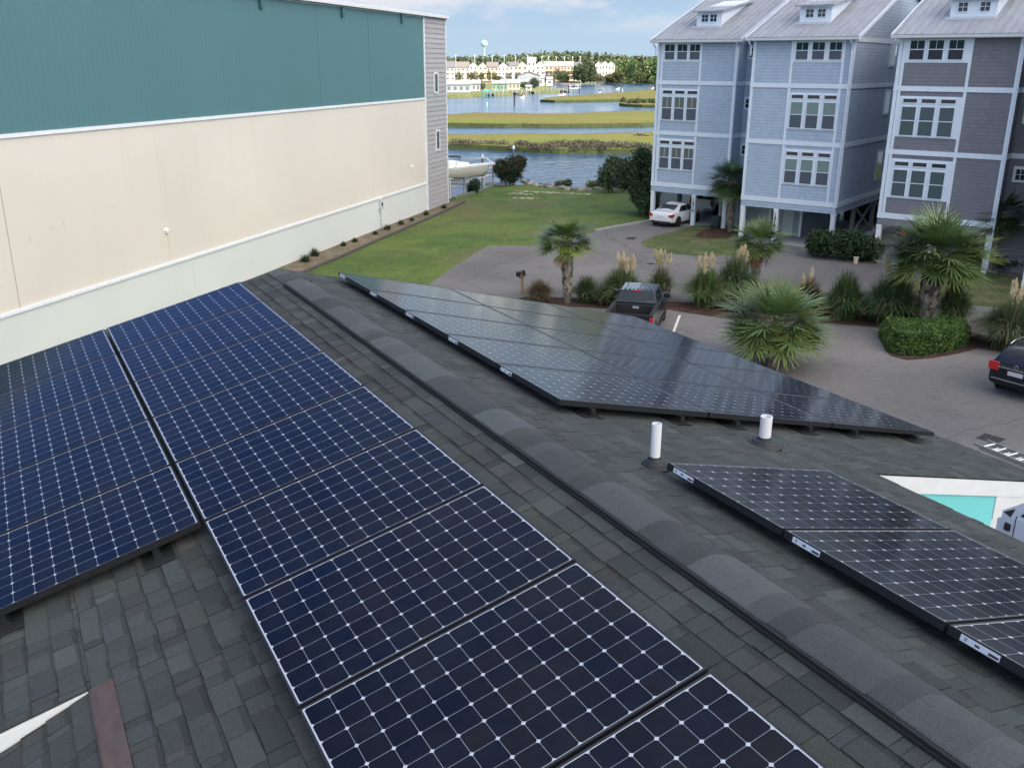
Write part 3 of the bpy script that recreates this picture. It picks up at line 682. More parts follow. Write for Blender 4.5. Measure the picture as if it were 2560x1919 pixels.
# ================================================================== big warehouse wall on the left
WA = 0.7867
wdir = Vector((math.sin(WA), math.cos(WA), 0)); wn_ = Vector((wdir.y, -wdir.x, 0))
wh = empty('warehouse', (29.2, 58.7, GZ), math.atan2(-wdir.y, -wdir.x), 'huge metal-clad warehouse, green over cream over white, filling the upper left', 'warehouse')
# local x: along the wall toward the camera; local y = cross -> for rotation of (-wdir): y = (wdir.y, -wdir.x)?  (toward the camera side)
def stained(name, base, streak, amt, rib, lo=0.58, hi=0.8, groove=0.02, bst=0.25):
    mt = bpy.data.materials.new(name); mt.use_nodes = True; n = mt.node_tree; lk = n.links.new; b = n.nodes['Principled BSDF']
    tcn = n.nodes.new('ShaderNodeTexCoord'); mpn = n.nodes.new('ShaderNodeMapping'); mpn.inputs['Scale'].default_value = (1.6, 1, 0.10); lk(tcn.outputs['Object'], mpn.inputs[0])
    t = n.nodes.new('ShaderNodeTexNoise'); t.inputs['Scale'].default_value = 1.0; t.inputs['Detail'].default_value = 6; t.inputs['Roughness'].default_value = 0.65; lk(mpn.outputs[0], t.inputs['Vector'])
    r_ = n.nodes.new('ShaderNodeMapRange'); r_.inputs[1].default_value = lo; r_.inputs[2].default_value = hi; r_.inputs[4].default_value = amt; lk(t.outputs[0], r_.inputs[0])
    x = n.nodes.new('ShaderNodeMix'); x.data_type = 'RGBA'; lk(r_.outputs[0], x.inputs[0]); x.inputs[6].default_value = (*base, 1); x.inputs[7].default_value = (*streak, 1)
    t3 = n.nodes.new('ShaderNodeTexNoise'); t3.inputs['Scale'].default_value = 0.11; t3.inputs['Detail'].default_value = 3; lk(tcn.outputs['Object'], t3.inputs['Vector'])
    m3 = n.nodes.new('ShaderNodeMapRange'); m3.inputs[1].default_value = 0.3; m3.inputs[2].default_value = 0.7; m3.inputs[3].default_value = 0.94; m3.inputs[4].default_value = 1.05; lk(t3.outputs[0], m3.inputs[0])
    x2 = n.nodes.new('ShaderNodeMix'); x2.data_type = 'RGBA'; x2.blend_type = 'MULTIPLY'; x2.inputs[0].default_value = 1; lk(x.outputs[2], x2.inputs[6]); lk(m3.outputs[0], x2.inputs[7])
    b.inputs['Roughness'].default_value = 0.55
    s = n.nodes.new('ShaderNodeSeparateXYZ'); lk(tcn.outputs['Object'], s.inputs[0])
    f = math_node(n, 'FRACT', math_node(n, 'MULTIPLY', s.outputs[0], 1/rib)); tri = math_node(n, 'ABSOLUTE', math_node(n, 'SUBTRACT', f, 0.5))
    hgt_ = math_node(n, 'GREATER_THAN', tri, 0.42)
    bp = n.nodes.new('ShaderNodeBump'); bp.inputs['Strength'].default_value = bst; bp.inputs['Distance'].default_value = 0.02;
    gl = math_node(n, 'SUBTRACT', 1.0, math_node(n, 'MULTIPLY', math_node(n, 'GREATER_THAN', tri, 0.47), groove))
    x3 = n.nodes.new('ShaderNodeMix'); x3.data_type = 'RGBA'; x3.blend_type = 'MULTIPLY'; x3.inputs[0].default_value = 1; lk(x2.outputs[2], x3.inputs[6]); lk(gl, x3.inputs[7]); lk(x3.outputs[2], b.inputs['Base Color'])
    lk(hgt_, bp.inputs['Height']); lk(bp.outputs[0], b.inputs['Normal'])
    return mt
teal_m = stained('teal_cladding', (0.078, 0.188, 0.205), (0.055, 0.145, 0.160), 0.30, 0.30, groove=0.14, bst=0.6)
cream_m = stained('cream_cladding', (0.68, 0.645, 0.575), (0.62, 0.50, 0.38), 0.5, 0.30, 0.56, 0.85)
pale_m = stained('pale_cladding', (0.64, 0.675, 0.655), (0.55, 0.56, 0.44), 0.5, 0.30)
XL = 75.0; DP = 24.0
# which local y points to the camera?
ysgn = 1 if (Matrix.Rotation(math.atan2(-wdir.y, -wdir.x), 3, 'Z') @ Vector((0, 1, 0))).dot(wn_) > 0 else -1
def wbox(mb, x0, x1, z0, z1, out=0.0, inn=0.4, c=None):
    y = sorted((ysgn*out, -ysgn*inn)); mb.box((x0, y[0], z0), (x1, y[1], z1), c=c)
mb = MB(); wbox(mb, 4.6, XL, 8.27, 13.84); mb.build('upper_wall', teal_m, wh)
mb = MB(); wbox(mb, 4.6, XL, 2.12, 8.13); mb.build('middle_wall', cream_m, wh)
mb = MB(); wbox(mb, 4.6, XL, 0.0, 2.0); mb.build('lower_wall', pale_m, wh)
mb = MB(); wbox(mb, 0.2, XL, 0, 13.6, -0.41, DP); mb.build('core_wall', pale_m, wh)
mb = MB(); wbox(mb, 4.62, XL, 8.13, 8.27, 0.07, 0.3); wbox(mb, 4.62, XL, 2.00, 2.12, 0.07, 0.3); mb.build('trim', white_trim, wh)
mb = MB(); wbox(mb, 4.42, 4.60, 0, 13.84, 0.06, 0.3); wbox(mb, -0.02, 0.12, 0, 13.86, 0.06, 0.3); mb.build('corner_trim', white_trim, wh)
gut = MB(); wbox(gut, -0.25, XL, 13.86, 14.06, 0.30, 0.0); mb2 = gut.build('gutter', white_paint, wh, bevel=0.02)
mb = MB(); wbox(mb, 4.7, XL, 13.78, 13.83, 0.03, -0.02); mb.build('gutter_reflection', white_trim, wh)  # white strip painted as the reflection line below the gutter
# low pitched metal roof with a taller dark blue roof farther back
mb = MB(); y0, y1 = ysgn*0.05, -ysgn*DP
ym = (y0+y1)/2
mb.add([(-0.2, y0, 14.04), (XL, y0, 14.04), (XL, ym, 15.0), (-0.2, ym, 15.0), (XL, y1, 14.04), (-0.2, y1, 14.04), (-0.2, y0, 13.7), (-0.2, y1, 13.7)], [(0, 1, 2, 3), (3, 2, 4, 5), (0, 3, 5, 7, 6)])
mb.build('roof', mat('metal_roof_pale', (0.55, 0.58, 0.6), 0.5), wh)
mb = MB()
ya = -ysgn*3.0; yb = -ysgn*11.0; yc = (ya+yb)/2
mb.add([(19.5, ya, 14.1), (50, ya, 14.1), (50, yb, 14.1), (19.5, yb, 14.1), (23.5, yc, 16.4), (46, yc, 16.4)], [(0, 1, 5, 4), (1, 2, 5), (2, 3, 4, 5), (3, 0, 4), (0, 3, 2, 1)])
mb.build('upper_roof', mat('blue_roof', (0.055, 0.09, 0.15), 0.6), wh)
# grey lap siding at the far end
lap = mat('grey_lap_siding', (0.365, 0.362, 0.370), 0.65, vary=0.05, vscale=1.0, attr=True)
mb = MB(); k = 0; z = 0.0; rr_ = random.Random(3)
while z < 13.84:
    z2_ = min(z+0.345, 13.85); y = (ysgn*0.055, ysgn*0.012); c = rr_.uniform(0.95, 1.05)
    mb.add([(0.12, y[0], z), (4.42, y[0], z), (4.42, y[1], z2_), (0.12, y[1], z2_), (0.12, y[1], z), (4.42, y[1], z)], [(0, 1, 2, 3), (4, 5, 1, 0)], 0, (c, c, c)); z += 0.345
wbox(mb, 0.12, 4.42, 0, 13.85, 0.0, 0.35, (1, 1, 1))
mb.build('end_wall', lap, wh)
for (x0, x1, z0, z1) in ((1.92, 2.78, 8.50, 10.02), (1.80, 2.66, 4.28, 5.84)):
    mb = MB(); t = 0.13
    for q in ((x0, x1, z1-t, z1), (x0, x1, z0, z0+t), (x0, x0+t, z0+t, z1-t), (x1-t, x1, z0+t, z1-t)): wbox(mb, *q, out=0.11, inn=0.0)
    f = mb.build('window', white_paint, wh)
    mb = MB(); wbox(mb, x0+t, x1-t, z0+t, z1-t, 0.075, 0.0); mb.build('pane', dark_glass, f)
teal_d = mat('teal_bracket', (0.045, 0.13, 0.15), 0.5)
for x in (26.8, 17.6, 8.6, 37.0, 48.0):
    mb = MB(); wbox(mb, x-0.14, x+0.14, 13.30, 13.80, 0.16, 0.0); wbox(mb, x-0.10, x+0.10, 13.22, 13.30, 0.12, 0.0); mb.build('wall_bracket', teal_d, wh)
for x in (36.28, 7.41):
    mb = MB(); mb.lathe([(0.12, 0), (0.115, 0.05), (0.08, 0.10), (0.001, 0.16)], n=14)
    v = mb.build('wall_vent', white_paint, wh, (x, 0, 3.56)); v.rotation_euler = (-ysgn*math.pi/2, 0, 0)
    mb = MB(); wbox(mb, x-.08, x+.08, 3.45, 3.50, 0.12, 0); mb.build('vent_flap', white_paint, wh)
mb = MB(); wbox(mb, 13.05, 13.52, 1.30, 1.98, 0.18, 0); bx_ = mb.build('meter_box', mat('meter_grey', (0.50, 0.56, 0.56), 0.5), wh)
mb = MB(); mb.tube((13.3, ysgn*0.07, 0), (13.3, ysgn*0.07, 1.3), 0.04, n=8); mb.tube((13.12, ysgn*0.07, 0), (13.12, ysgn*0.07, 0.35), 0.05, n=8); mb.build('conduit', mat('meter_grey'), bx_)
mb = MB(); wbox(mb, 13.2, 13.36, 1.55, 1.75, 0.20, 0.17); mb.build('meter_glass', dark_glass, bx_)
# vertical seams in the metal skins
seam = mat('seam_dark', (0.42, 0.36, 0.30), 0.8); seam2 = mat('seam_teal', (0.06, 0.15, 0.17), 0.8)
mb = MB(); wbox(mb, 45.15, 45.19, 2.13, 8.12, 0.006, 0.0); mb.build('wall_seam', seam, wh)
for x in (13.93, 20.8): mb = MB(); wbox(mb, x, x+0.035, 8.28, 13.78, 0.006, 0.0); mb.build('wall_seam', seam2, wh)
rs = mat('rust_stain', (0.58, 0.46, 0.34), 0.9, c2=(0.66, 0.60, 0.50), vscale=3.5, vary=0.1)
for (x, z1_, ln, w_) in ((36.2, 3.38, 1.0, 0.05), (42.4, 4.9, 0.45, 0.035), (44.2, 4.6, 0.22, .04), (43.0, 4.75, .12, .06), (39.6, 5.1, 0.12, 0.05)):
    mb = MB(); mb.add([(x-w_, ysgn*.0035, z1_), (x+w_, ysgn*.0035, z1_), (x+w_*.4, ysgn*.0035, z1_-ln), (x-w_*.4, ysgn*.0035, z1_-ln)], [(0, 1, 2, 3)]); mb.build('rust_streak', rs, wh)

# ================================================================== stilt houses
HD = Vector((0.42262, -0.90631, 0)); HRZ = math.atan2(-0.90631, 0.42262)
def siding(name, base, rowh=0.19):
    mt = bpy.data.materials.new(name); mt.use_nodes = True; n = mt.node_tree; lk = n.links.new; b = n.nodes['Principled BSDF']
    mn = lambda *a: math_node(n, *a)
    tcn = n.nodes.new('ShaderNodeTexCoord'); s = n.nodes.new('ShaderNodeSeparateXYZ'); lk(tcn.outputs['Object'], s.inputs[0])
    zr = mn('MULTIPLY', s.outputs[2], 1/rowh); fz = mn('FRACT', zr); row = mn('FLOOR', zr)
    hx = mn('ADD', mn('ADD', s.outputs[0], s.outputs[1]), mn('MULTIPLY', row, 0.37))
    br = mn('FLOOR', mn('MULTIPLY', hx, 1/0.24))
    cmb = n.nodes.new('ShaderNodeCombineXYZ'); lk(br, cmb.inputs[0]); lk(row, cmb.inputs[1])
    wnz = n.nodes.new('ShaderNodeTexWhiteNoise'); lk(cmb.outputs[0], wnz.inputs['Vector'])
    t = n.nodes.new('ShaderNodeTexNoise'); t.inputs['Scale'].default_value = 0.8; t.inputs['Detail'].default_value = 4; lk(tcn.outputs['Object'], t.inputs['Vector'])
    v = mn('ADD', mn('MULTIPLY', wnz.outputs[0], 0.10), mn('MULTIPLY', t.outputs[0], 0.22))
    v = mn('ADD', v, 0.84)
    edge = mn('LESS_THAN', fz, 0.10); v = mn('MULTIPLY', v, mn('SUBTRACT', 1.0, mn('MULTIPLY', edge, 0.30)))
    x = n.nodes.new('ShaderNodeMix'); x.data_type = 'RGBA'; x.blend_type = 'MULTIPLY'; x.inputs[0].default_value = 1; x.inputs[6].default_value = (*base, 1); lk(v, x.inputs[7])
    lk(x.outputs[2], b.inputs['Base Color']); b.inputs['Roughness'].default_value = 0.8
    bp = n.nodes.new('ShaderNodeBump'); bp.inputs['Strength'].default_value = 0.6; bp.inputs['Distance'].default_value = 0.02; lk(mn('SUBTRACT', 1.0, fz), bp.inputs['Height']); lk(bp.outputs[0], b.inputs['Normal'])
    return mt
blue_s = siding('blue_shingle_siding', (0.345, 0.43, 0.55)); grey_s = siding('mauve_shingle_siding', (0.165, 0.170, 0.205))
roof_m = mat('standing_seam_metal', (0.305, 0.335, 0.38), 0.6, metal=0.15, vary=0.09, vscale=0.9, c2=(0.255, 0.27, 0.30), stretch=(1, 0.35, 0.35))
trim_h = mat('house_trim', (0.62, 0.70, 0.80), 0.5, vary=0.04, vscale=1.2)
glass_h = mat('house_glass', (0.010, 0.020, 0.036), 0.05, coat=0.3)
screen_h = mat('insect_screen', (0.065, 0.085, 0.115), 0.6); screen_k = mat('dark_screen', (0.012, 0.016, 0.030), 0.5)
blind_g = mat('green_blind', (0.155, 0.235, 0.225), 0.6); curtain = mat('curtain', (0.11, 0.125, 0.12), 0.7, vary=0.3, vscale=1.0, stretch=(9, 1, 0.3)); blind_d = mat('dark_blind', (0.055, 0.085, 0.10), 0.5)
wood_d = mat('grey_wood', (0.15, 0.155, 0.165), 0.85, vary=0.2, vscale=3)
pil_m = mat('pillar_white', (0.66, 0.73, 0.78), 0.55, vary=0.06, vscale=2)
und_m = mat('under_wall', (0.27, 0.33, 0.39), 0.8, vary=0.08, vscale=1, stretch=(3, 3, 0.3)); dark_in = mat('carport_shade', (0.03, 0.035, 0.045), 0.9)  # dark_in paints the shade deep in the open carports
num_k = mat('number_black', (0.01, 0.01, 0.015), 0.5)
def add_window(parent, xc, z0, z1, w, y, kind, upper=None, lower=None, muntin=True, frame=0.045):
    """front-facing sash window in a facade whose plane is y; sticks out to -y"""
    mb = MB(); x0, x1 = xc-w/2, xc+w/2; zm = (z0+z1)/2+0.03
    for q in ((x0-frame, x1+frame, z0-frame, z0), (x0-frame, x1+frame, z1, z1+frame), (x0-frame, x0, z0, z1), (x1, x1+frame, z0, z1)): mb.box((q[0], y-0.055, q[2]), (q[1], y, q[3]))
    if kind == 'sash': mb.box((x0, y-0.05, zm-0.022), (x1, y-0.005, zm+0.022))
    if kind == 'sash' and muntin:
        mb.box((xc-0.010, y-0.042, zm+0.022), (xc+0.010, y-0.010, z1)); 
    if kind == 'grid':
        mb.box((xc-0.012, y-0.045, z0), (xc+0.012, y-0.01, z1)); mb.box((x0, y-0.044, (z0+z1)/2-0.012), (x1, y-0.01, (z0+z1)/2+0.012))
    f = mb.build('window', trim_h, parent)
    if kind == 'sash':
        m1 = MB(); m1.box((x0, y-0.028, zm+0.022), (x1, y-0.008, z1)); m1.build('pane', upper or glass_h, f)
        m1 = MB(); m1.box((x0, y-0.022, z0), (x1, y-0.006, zm-0.022)); m1.build('pane', lower or screen_h, f)
    else:
        m1 = MB(); m1.box((x0, y-0.026, z0), (x1, y-0.008, z1)); m1.build('pane', upper or glass_h, f)
    return f
def text_mesh(txt, size):
    cu = bpy.data.curves.new('t', 'FONT'); cu.body = txt; cu.size = size; cu.extrude = 0.008; cu.align_x = 'CENTER'; cu.offset = 0.008
    o = bpy.data.objects.new('t', cu); col.objects.link(o); dg = bpy.context.evaluated_depsgraph_get(); dg.update()
    me = bpy.data.meshes.new_from_object(o.evaluated_get(dg)); col.objects.unlink(o); bpy.data.objects.remove(o); return me
def seam_roof(mb, x0, x1, ya, za, yb, zb, t=0.10, pitch=0.42, rib=0.035):
    """roof slope between (ya,za) and (yb,zb); ribs run up the slope"""
    d = Vector((0, yb-ya, zb-za)); Ln = d.length; d.normalize(); nrm = Vector((0, -d.z, d.y)) if d.y > 0 else Vector((0, d.z, -d.y))
    def P(x, s, h): return Vector((x, ya, za))+d*s+nrm*h
    vs = [P(x, s, h) for h in (0, -t) for (x, s) in ((x0, 0), (x1, 0), (x1, Ln), (x0, Ln))]
    mb.add(vs, [(0, 1, 2, 3), (7, 6, 5, 4), (0, 4, 5, 1), (1, 5, 6, 2), (2, 6, 7, 3), (3, 7, 4, 0)])
    k = x0+pitch/2
    while k < x1:
        vs = [P(x, s, h) for h in (0, rib) for (x, s) in ((k-.014, 0.01), (k+.014, 0.01), (k+.014, Ln-.01), (k-.014, Ln-.01))]
        mb.add(vs, [(4, 5, 6, 7), (0, 1, 5, 4), (1, 2, 6, 5), (2, 3, 7, 6), (3, 0, 4, 7)]); k += pitch
def house(o3, w, sid, gx0, gx1, wins, number, label, lowers, conn=None, dorm=(1.85, 3.75), side_win=False):
    h = empty('stilt_house', (o3[0], o3[1], GZ), HRZ, label, 'house', 'tall houses on stilts')
    D_ = 17.5; sl = 0.37; YR = 9.5
    zr = lambda y: 12.24+sl*(y+0.45) if y <= YR else 12.24+sl*(YR+.45)-sl*(y-YR)
    mb = MB(); mb.box((0, 0, 2.20), (w, D_, 12.06))
    mb.prism([(0, 12.06), (D_, 12.06), (D_, zr(D_)-.12), (YR, zr(YR)-.13), (0, zr(0)-.13)], 0, w, 'x')
    mb.build('wall', sid, h)
    tb = MB(); p = -0.035
    for (x0, x1) in ((0, 0.17), (w-0.17, w), (gx0-0.02, gx0+0.13), (gx1-0.13, gx1+0.02)): tb.box((x0, p, 2.5), (x1, 0.0, 12.02))
    for zc, hh in ((9.5, 0.13), (6.17, 0.13), (2.67, 0.15)): tb.box((-0.03, p-0.012, zc-hh), (w+0.03, -0.001, zc+hh)); tb.box((w, 0.0, zc-hh), (w+0.04, D_, zc+hh)); tb.box((-0.04, 0.0, zc-hh), (0, D_, zc+hh))
    tb.box((w, 0.0, 11.95), (w+0.04, D_, 12.20)); tb.box((w, 0.0, 2.5), (w+0.03, 0.16, 12.0)); tb.box((w, D_-.16, 2.5), (w+0.03, D_, 12.0)); tb.box((-0.03, 0.0, 2.5), (0, 0.16, 12.0))
    # boxes round the window groups
    for (z0, z1, a, b, extra) in ((10.82, 12.02, 10.98, 11.93, None), (6.98, 9.12, 7.08, 8.56, (8.78, 8.98)), (3.68, 5.82, 3.8, 5.22, (5.45, 5.66))):
        tb.box((gx0+0.13, p-0.004, z0), (gx1-0.13, 0, a-0.045)); tb.box((gx0+0.13, p-0.004, (extra[1] if extra else b)+0.045), (gx1-0.13, 0, z1))
        if extra: tb.box((gx0+0.13, p-0.004, b+0.045), (gx1-0.13, 0, extra[0]-0.045))
        xs = [gx0+0.13]+[v for c in wins for v in (c-0.36-0.045, c+0.36+0.045)]+[gx1-0.13]
        for i in range(0, len(xs), 2):
            if xs[i+1] > xs[i]: tb.box((xs[i], p-0.002, a-0.045), (xs[i+1], 0, (extra[1] if extra else b)+0.045))
    tb.build('trim', trim_h, h)
    ups, los = lowers
    for c in wins:
        add_window(h, c, 10.98, 11.93, 0.72, p, 'sash', glass_h, los[0])
        add_window(h, c, 7.08, 8.56, 0.72, p, 'sash', ups[1], los[1], muntin=ups[2]); add_window(h, c, 8.78, 8.98, 0.72, p, 'transom', glass_h)
        add_window(h, c, 3.80, 5.22, 0.72, p, 'sash', ups[1], los[1], muntin=ups[2]); add_window(h, c, 5.45, 5.66, 0.72, p, 'transom', glass_h)
    # skirt under the lowest band
    mb = MB(); mb.box((0.0, -0.02, 2.14), (w, 0.10, 2.515)); mb.box((w-0.1, 0.1, 2.1), (w+.005, D_, 2.515)); mb.build('skirt', sid, h)
    # pillars
    for i, x in enumerate((0.14, w*0.5 if number != '101B' else 2.36, w-0.14)):
        if number == '101A' and i == 1: x = 3.35
        y = 0.12 if not (number == '101B' and i == 1) else 0.12
        mb = MB(); mb.box((x-0.13, y-0.13, 0), (x+0.13, y+0.13, 2.14)); mb.box((x-0.15, y-0.15, 2.02), (x+0.15, y+0.15, 2.135))
        pl = mb.build('pillar', pil_m, h)
        if i == 1 and number.startswith('101'):
            for k, ch in enumerate(number):
                me = text_mesh(ch, 0.30); n_o = link('number', me, num_k, pl, (x, y-0.155, 1.68-0.235*k)); n_o.rotation_euler = (math.pi/2, 0, 0); n_o.scale = (0.85, 1, 1)
    for y in (4.2, 8.4, 12.6, 17.0):
        for x in (0.2, w-0.2):
            mb = MB(); mb.box((x-0.12, y-0.12, 0), (x+0.12, y+0.12, 2.2)); mb.build('pillar', wood_d, h)
    for (ya, yb, za, zb) in ((4.2, 8.4, 0.2, 2.15), (8.4, 4.2, 0.2, 2.15), (12.6, 8.4, .2, 2.15)):
        mb = MB()
        for x in (w-0.2,): 
            a = Vector((x, ya, za)); b = Vector((x, yb, zb)); mb.tube(a, b, 0.075, n=4)
        mb.build('cross_brace', mat('brace_grey', (0.24, 0.25, 0.265), 0.85, vary=0.15, vscale=3), h)
    mb = MB(); mb.box((-0.3, -0.35, 0.0), (w+0.4, D_, 0.028)); mb.build('floor_slab', conc_m, h)
    # roof
    mb = MB(); seam_roof(mb, -0.34, w+0.30, -0.45, 12.24, YR, zr(YR)); seam_roof(mb, -0.34, w+0.30, D_+0.45, zr(D_+.45), YR, zr(YR)); mb.build('roof', roof_m, h)
    mb = MB()
    for x in (-0.40, w+0.30):
        for (ya, yb) in ((-0.47, YR), (YR, D_+.47)):
            za, zb = zr(ya), zr(yb); mb.prism([(ya, za+.03), (yb, zb+.03), (yb, zb-0.20), (ya, za-0.20)], x, x+0.06, 'x')
    mb.build('rake_board', trim_h, h)
    mb = MB(); mb.box((-0.36, -0.58, 12.06), (w+0.34, -0.46, 12.20)); mb.build('gutter', mat('gutter_grey', (0.50, 0.54, 0.57), 0.4), h)
    mb = MB(); mb.box((-0.3, -0.44, 12.03), (w+0.28, -0.04, 12.06)); mb.build('soffit', trim_h, h)
    for x in ((0.0-0.12, w-0.30) if not number == '101A' else (-0.12, w-0.05)):
        mb = MB(); xx = x if x < 1 else w+0.04
        if number == '101B' and x > 1: xx = w-0.10
        mb.path([(xx, -0.50, 12.08), (xx, -0.50, 11.95), (xx, -0.12, 11.72), (xx, -0.12, 0.35 if x > 1 else 11.2)], 0.045, 8)
        mb.build('downspout', trim_h, h)
    # dormer
    dx0, dx1 = dorm; yf = 1.9; zb = zr(yf)-0.05; zt = 14.10
    yb_ = 5.6
    mb = MB(); mb.prism([(yf, zb), (yf, zt-.02), (yb_+.6, zr(yb_)+0.45), (yb_+.6, zr(yb_)-.2)], dx0, dx1, 'x'); d_ = mb.build('dormer', trim_h, h)
    mb = MB(); seam_roof(mb, dx0-0.25, dx1+0.25, yf-0.35, zt-0.02, yb_+1.2, zr(yb_+1.2)+0.03, t=0.09, pitch=0.4); mb.build('dormer_roof', roof_m, d_)
    for xc in (dx0+0.62, dx1-0.58): add_window(d_, xc, 13.40, 13.84, 0.46, yf, 'grid', glass_h, frame=0.03)
    mb = MB(); mb.box((dx0-0.15, yf-0.30, zb-0.10), (dx1+0.05, yf-0.02, zb+0.06)); mb.build('dormer_sill', mat('gutter_grey'), d_)
    if side_win:
        for (z0, z1) in ((10.7, 12.0), (7.75, 9.05), (3.6, 5.3)):
            mb = MB(); mb.box((w, 7.1, z0-.12), (w+0.05, 8.4, z1+.12)); f = mb.build('window', trim_h, h)
            mb = MB(); mb.box((w+.05, 7.25, z0), (w+0.056, 8.25, z1)); mb.build('pane', glass_h, f)
    # recessed link to the next house
    if conn:
        cw = conn; mb = MB(); mb.box((w+0.002, 1.5, 2.2), (w+cw, 12.0, 12.1)); lk_ = mb.build('link_wall', sid, h)
        for zc in (9.5, 6.17, 2.67): mb = MB(); mb.box((w+.045, 1.46, zc-.13), (w+cw, 1.5, zc+.13)); mb.build('link_trim', trim_h, lk_)
        for z0 in (11.15, 7.95, 4.95):
            xc = w+0.42 if number != 'C' else w+0.62
            mb = MB(); mb.box((xc-0.36, 1.45, z0-.13), (xc+0.36, 1.5, z0+.70)); f = mb.build('window', trim_h, h)
            mb = MB(); mb.box((xc-.22, 1.435, z0), (xc+.22, 1.45, z0+.55)); mb.box((xc-.012, 1.425, z0), (xc+.012, 1.435, z0+.55), 1); mb.box((xc-.22, 1.427, z0+.265), (xc+.22, 1.434, z0+.285), 1); mb.build('pane', [glass_h, trim_h], f)
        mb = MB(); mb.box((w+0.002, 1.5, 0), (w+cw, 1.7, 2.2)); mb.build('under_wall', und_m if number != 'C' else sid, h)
        mb = MB(); seam_roof(mb, w+0.2, w+cw+0.2, 0.7, 12.30, 9.0, 12.24+0.37*9.0); mb.build('link_roof', roof_m, h)
    return h
HA = house((38.16, 43.64), 5.80, blue_s, 0.28, 3.26, (0.92, 1.85, 2.78), '101A', 'pale blue stilt house with the white sedan under it, leftmost of the tall houses', ((None, curtain, True), (screen_h, screen_h)), conn=2.6, dorm=(1.80, 3.62))
HB = house((38.98, 35.15), 6.09, blue_s, 2.40, 5.56, (3.05, 4.03, 5.04), '101B', 'pale blue stilt house with green blinds, middle of the three tall houses', ((None, blind_g, False), (screen_h, screen_h)), side_win=True, dorm=(1.97, 3.90))
HC = house((40.87, 25.92), 6.02, grey_s, 0.22, 3.66, (0.93, 1.88, 2.87), 'C', 'dark mauve-grey stilt house at the right edge behind the tall palm', ((None, blind_d, False), (screen_k, blind_d)), conn=2.6, dorm=(1.86, 4.15))
# enclosed rooms and doors under the houses, near-black sheets painting the carport shade
def under(h, boxes):
    for (a, b, mt, nm) in boxes:
        mb = MB(); mb.box(a, b); mb.build(nm, mt, h)
door_m = mat('panel_door', (0.42, 0.48, 0.52), 0.6)
under(HA, [((3.9, 3.1, 0.03), (5.75, 9.0, 2.2), und_m, 'storage_wall'), ((3.92, 3.02, 0.03), (4.05, 3.1, 2.2), pil_m, 'door_trim'), ((4.55, 3.02, 0.03), (4.68, 3.1, 2.2), pil_m, 'door_trim'), ((0.0, 14, 0.03), (5.7, 14.15, 2.2), dark_in, 'carport_shade_sheet')])
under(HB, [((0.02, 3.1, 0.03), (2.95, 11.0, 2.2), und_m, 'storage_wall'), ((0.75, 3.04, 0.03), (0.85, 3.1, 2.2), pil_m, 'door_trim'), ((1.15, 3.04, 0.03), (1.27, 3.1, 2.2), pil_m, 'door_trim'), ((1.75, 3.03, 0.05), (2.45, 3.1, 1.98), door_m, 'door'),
           ((2.86, 3.0, 0.03), (3.0, 3.1, 2.2), pil_m, 'door_trim'), ((2.9, 12, 0.03), (6.0, 12.1, 2.2), dark_in, 'carport_shade_sheet'), ((2.0, 0.30, 1.0), (2.18, 0.36, 1.75), num_k, 'meter_board')])
under(HC, [((3.2, 3.4, 0.03), (6.0, 12.0, 2.2), grey_s, 'storage_wall'), ((0.2, 12.0, 0.03), (6.0, 12.1, 2.2), dark_in, 'carport_shade_sheet')])

# the row goes on to the right, outside the frame: seen only mirrored in the solar panels
for k, lb in enumerate(('next mauve stilt house of the row, outside the photo to the right', 'second stilt house outside the photo to the right', 'third stilt house outside the photo to the right')):
    h_ = copy_tree(HC); h_.location = (41.75+0.6*k, 17.30-8.9*k, GZ); h_['label'] = lb

# ================================================================== plants
leaf_m = mat('leaf', (1, 1, 1), 0.6, attr=True, spec=0.3, trans=0.15)
palm_leaf = mat('palm_leaf', (1, 1, 1), 0.45, attr=True, spec=0.45, trans=0.10)
bark_m = mat('bark', (0.10, 0.085, 0.07), 0.9, vary=0.3, vscale=5, bump=0.5, bscale=12)
boot_m = mat('palm_boot', (1, 1, 1), 0.9, attr=True, vary=0.25, vscale=14, bump=0.4, bscale=40)
def quads_cloud(C, size, nrm_jit=1.0, rg=rng, aspect=0.55):
    """one random little leaf (rhombus) for every centre"""
    n = len(C); d = rg.normal(size=(n, 3)); d /= np.linalg.norm(d, axis=1)[:, None]
    e = rg.normal(size=(n, 3)); e -= d*np.sum(e*d, axis=1)[:, None]; e /= np.linalg.norm(e, axis=1)[:, None]
    s = (size*rg.uniform(0.6, 1.3, n))[:, None]
    V = np.stack([C-d*s, C+e*s*aspect, C+d*s, C-e*s*aspect], axis=1).reshape(-1, 3)
    F = np.arange(4*n).reshape(n, 4)
    return V, F
def blob_points(lobes, n, rg=rng, shell=0.55):
    """points in a union of ellipsoids, denser toward their outside"""
    w = np.array([l[3]*l[4]*l[5] for l in lobes])**0.67; w /= w.sum(); out = []
    idx = rg.choice(len(lobes), n, p=w)
    for i, l in enumerate(lobes):
        k = int((idx == i).sum())
        if not k: continue
        d = rg.normal(size=(k, 3)); d /= np.linalg.norm(d, axis=1)[:, None]
        r_ = (shell+(1-shell)*rg.random(k))*(1+0.16*np.sin(d[:, 0]*5+i)*np.cos(d[:, 1]*6+i*2))
        r_ = np.where(rg.random(k) < 0.25, r_*rg.random(k)**0.5, r_)
        out.append(np.array(l[:3])+d*r_[:, None]*np.array(l[3:6]))
    return np.concatenate(out)
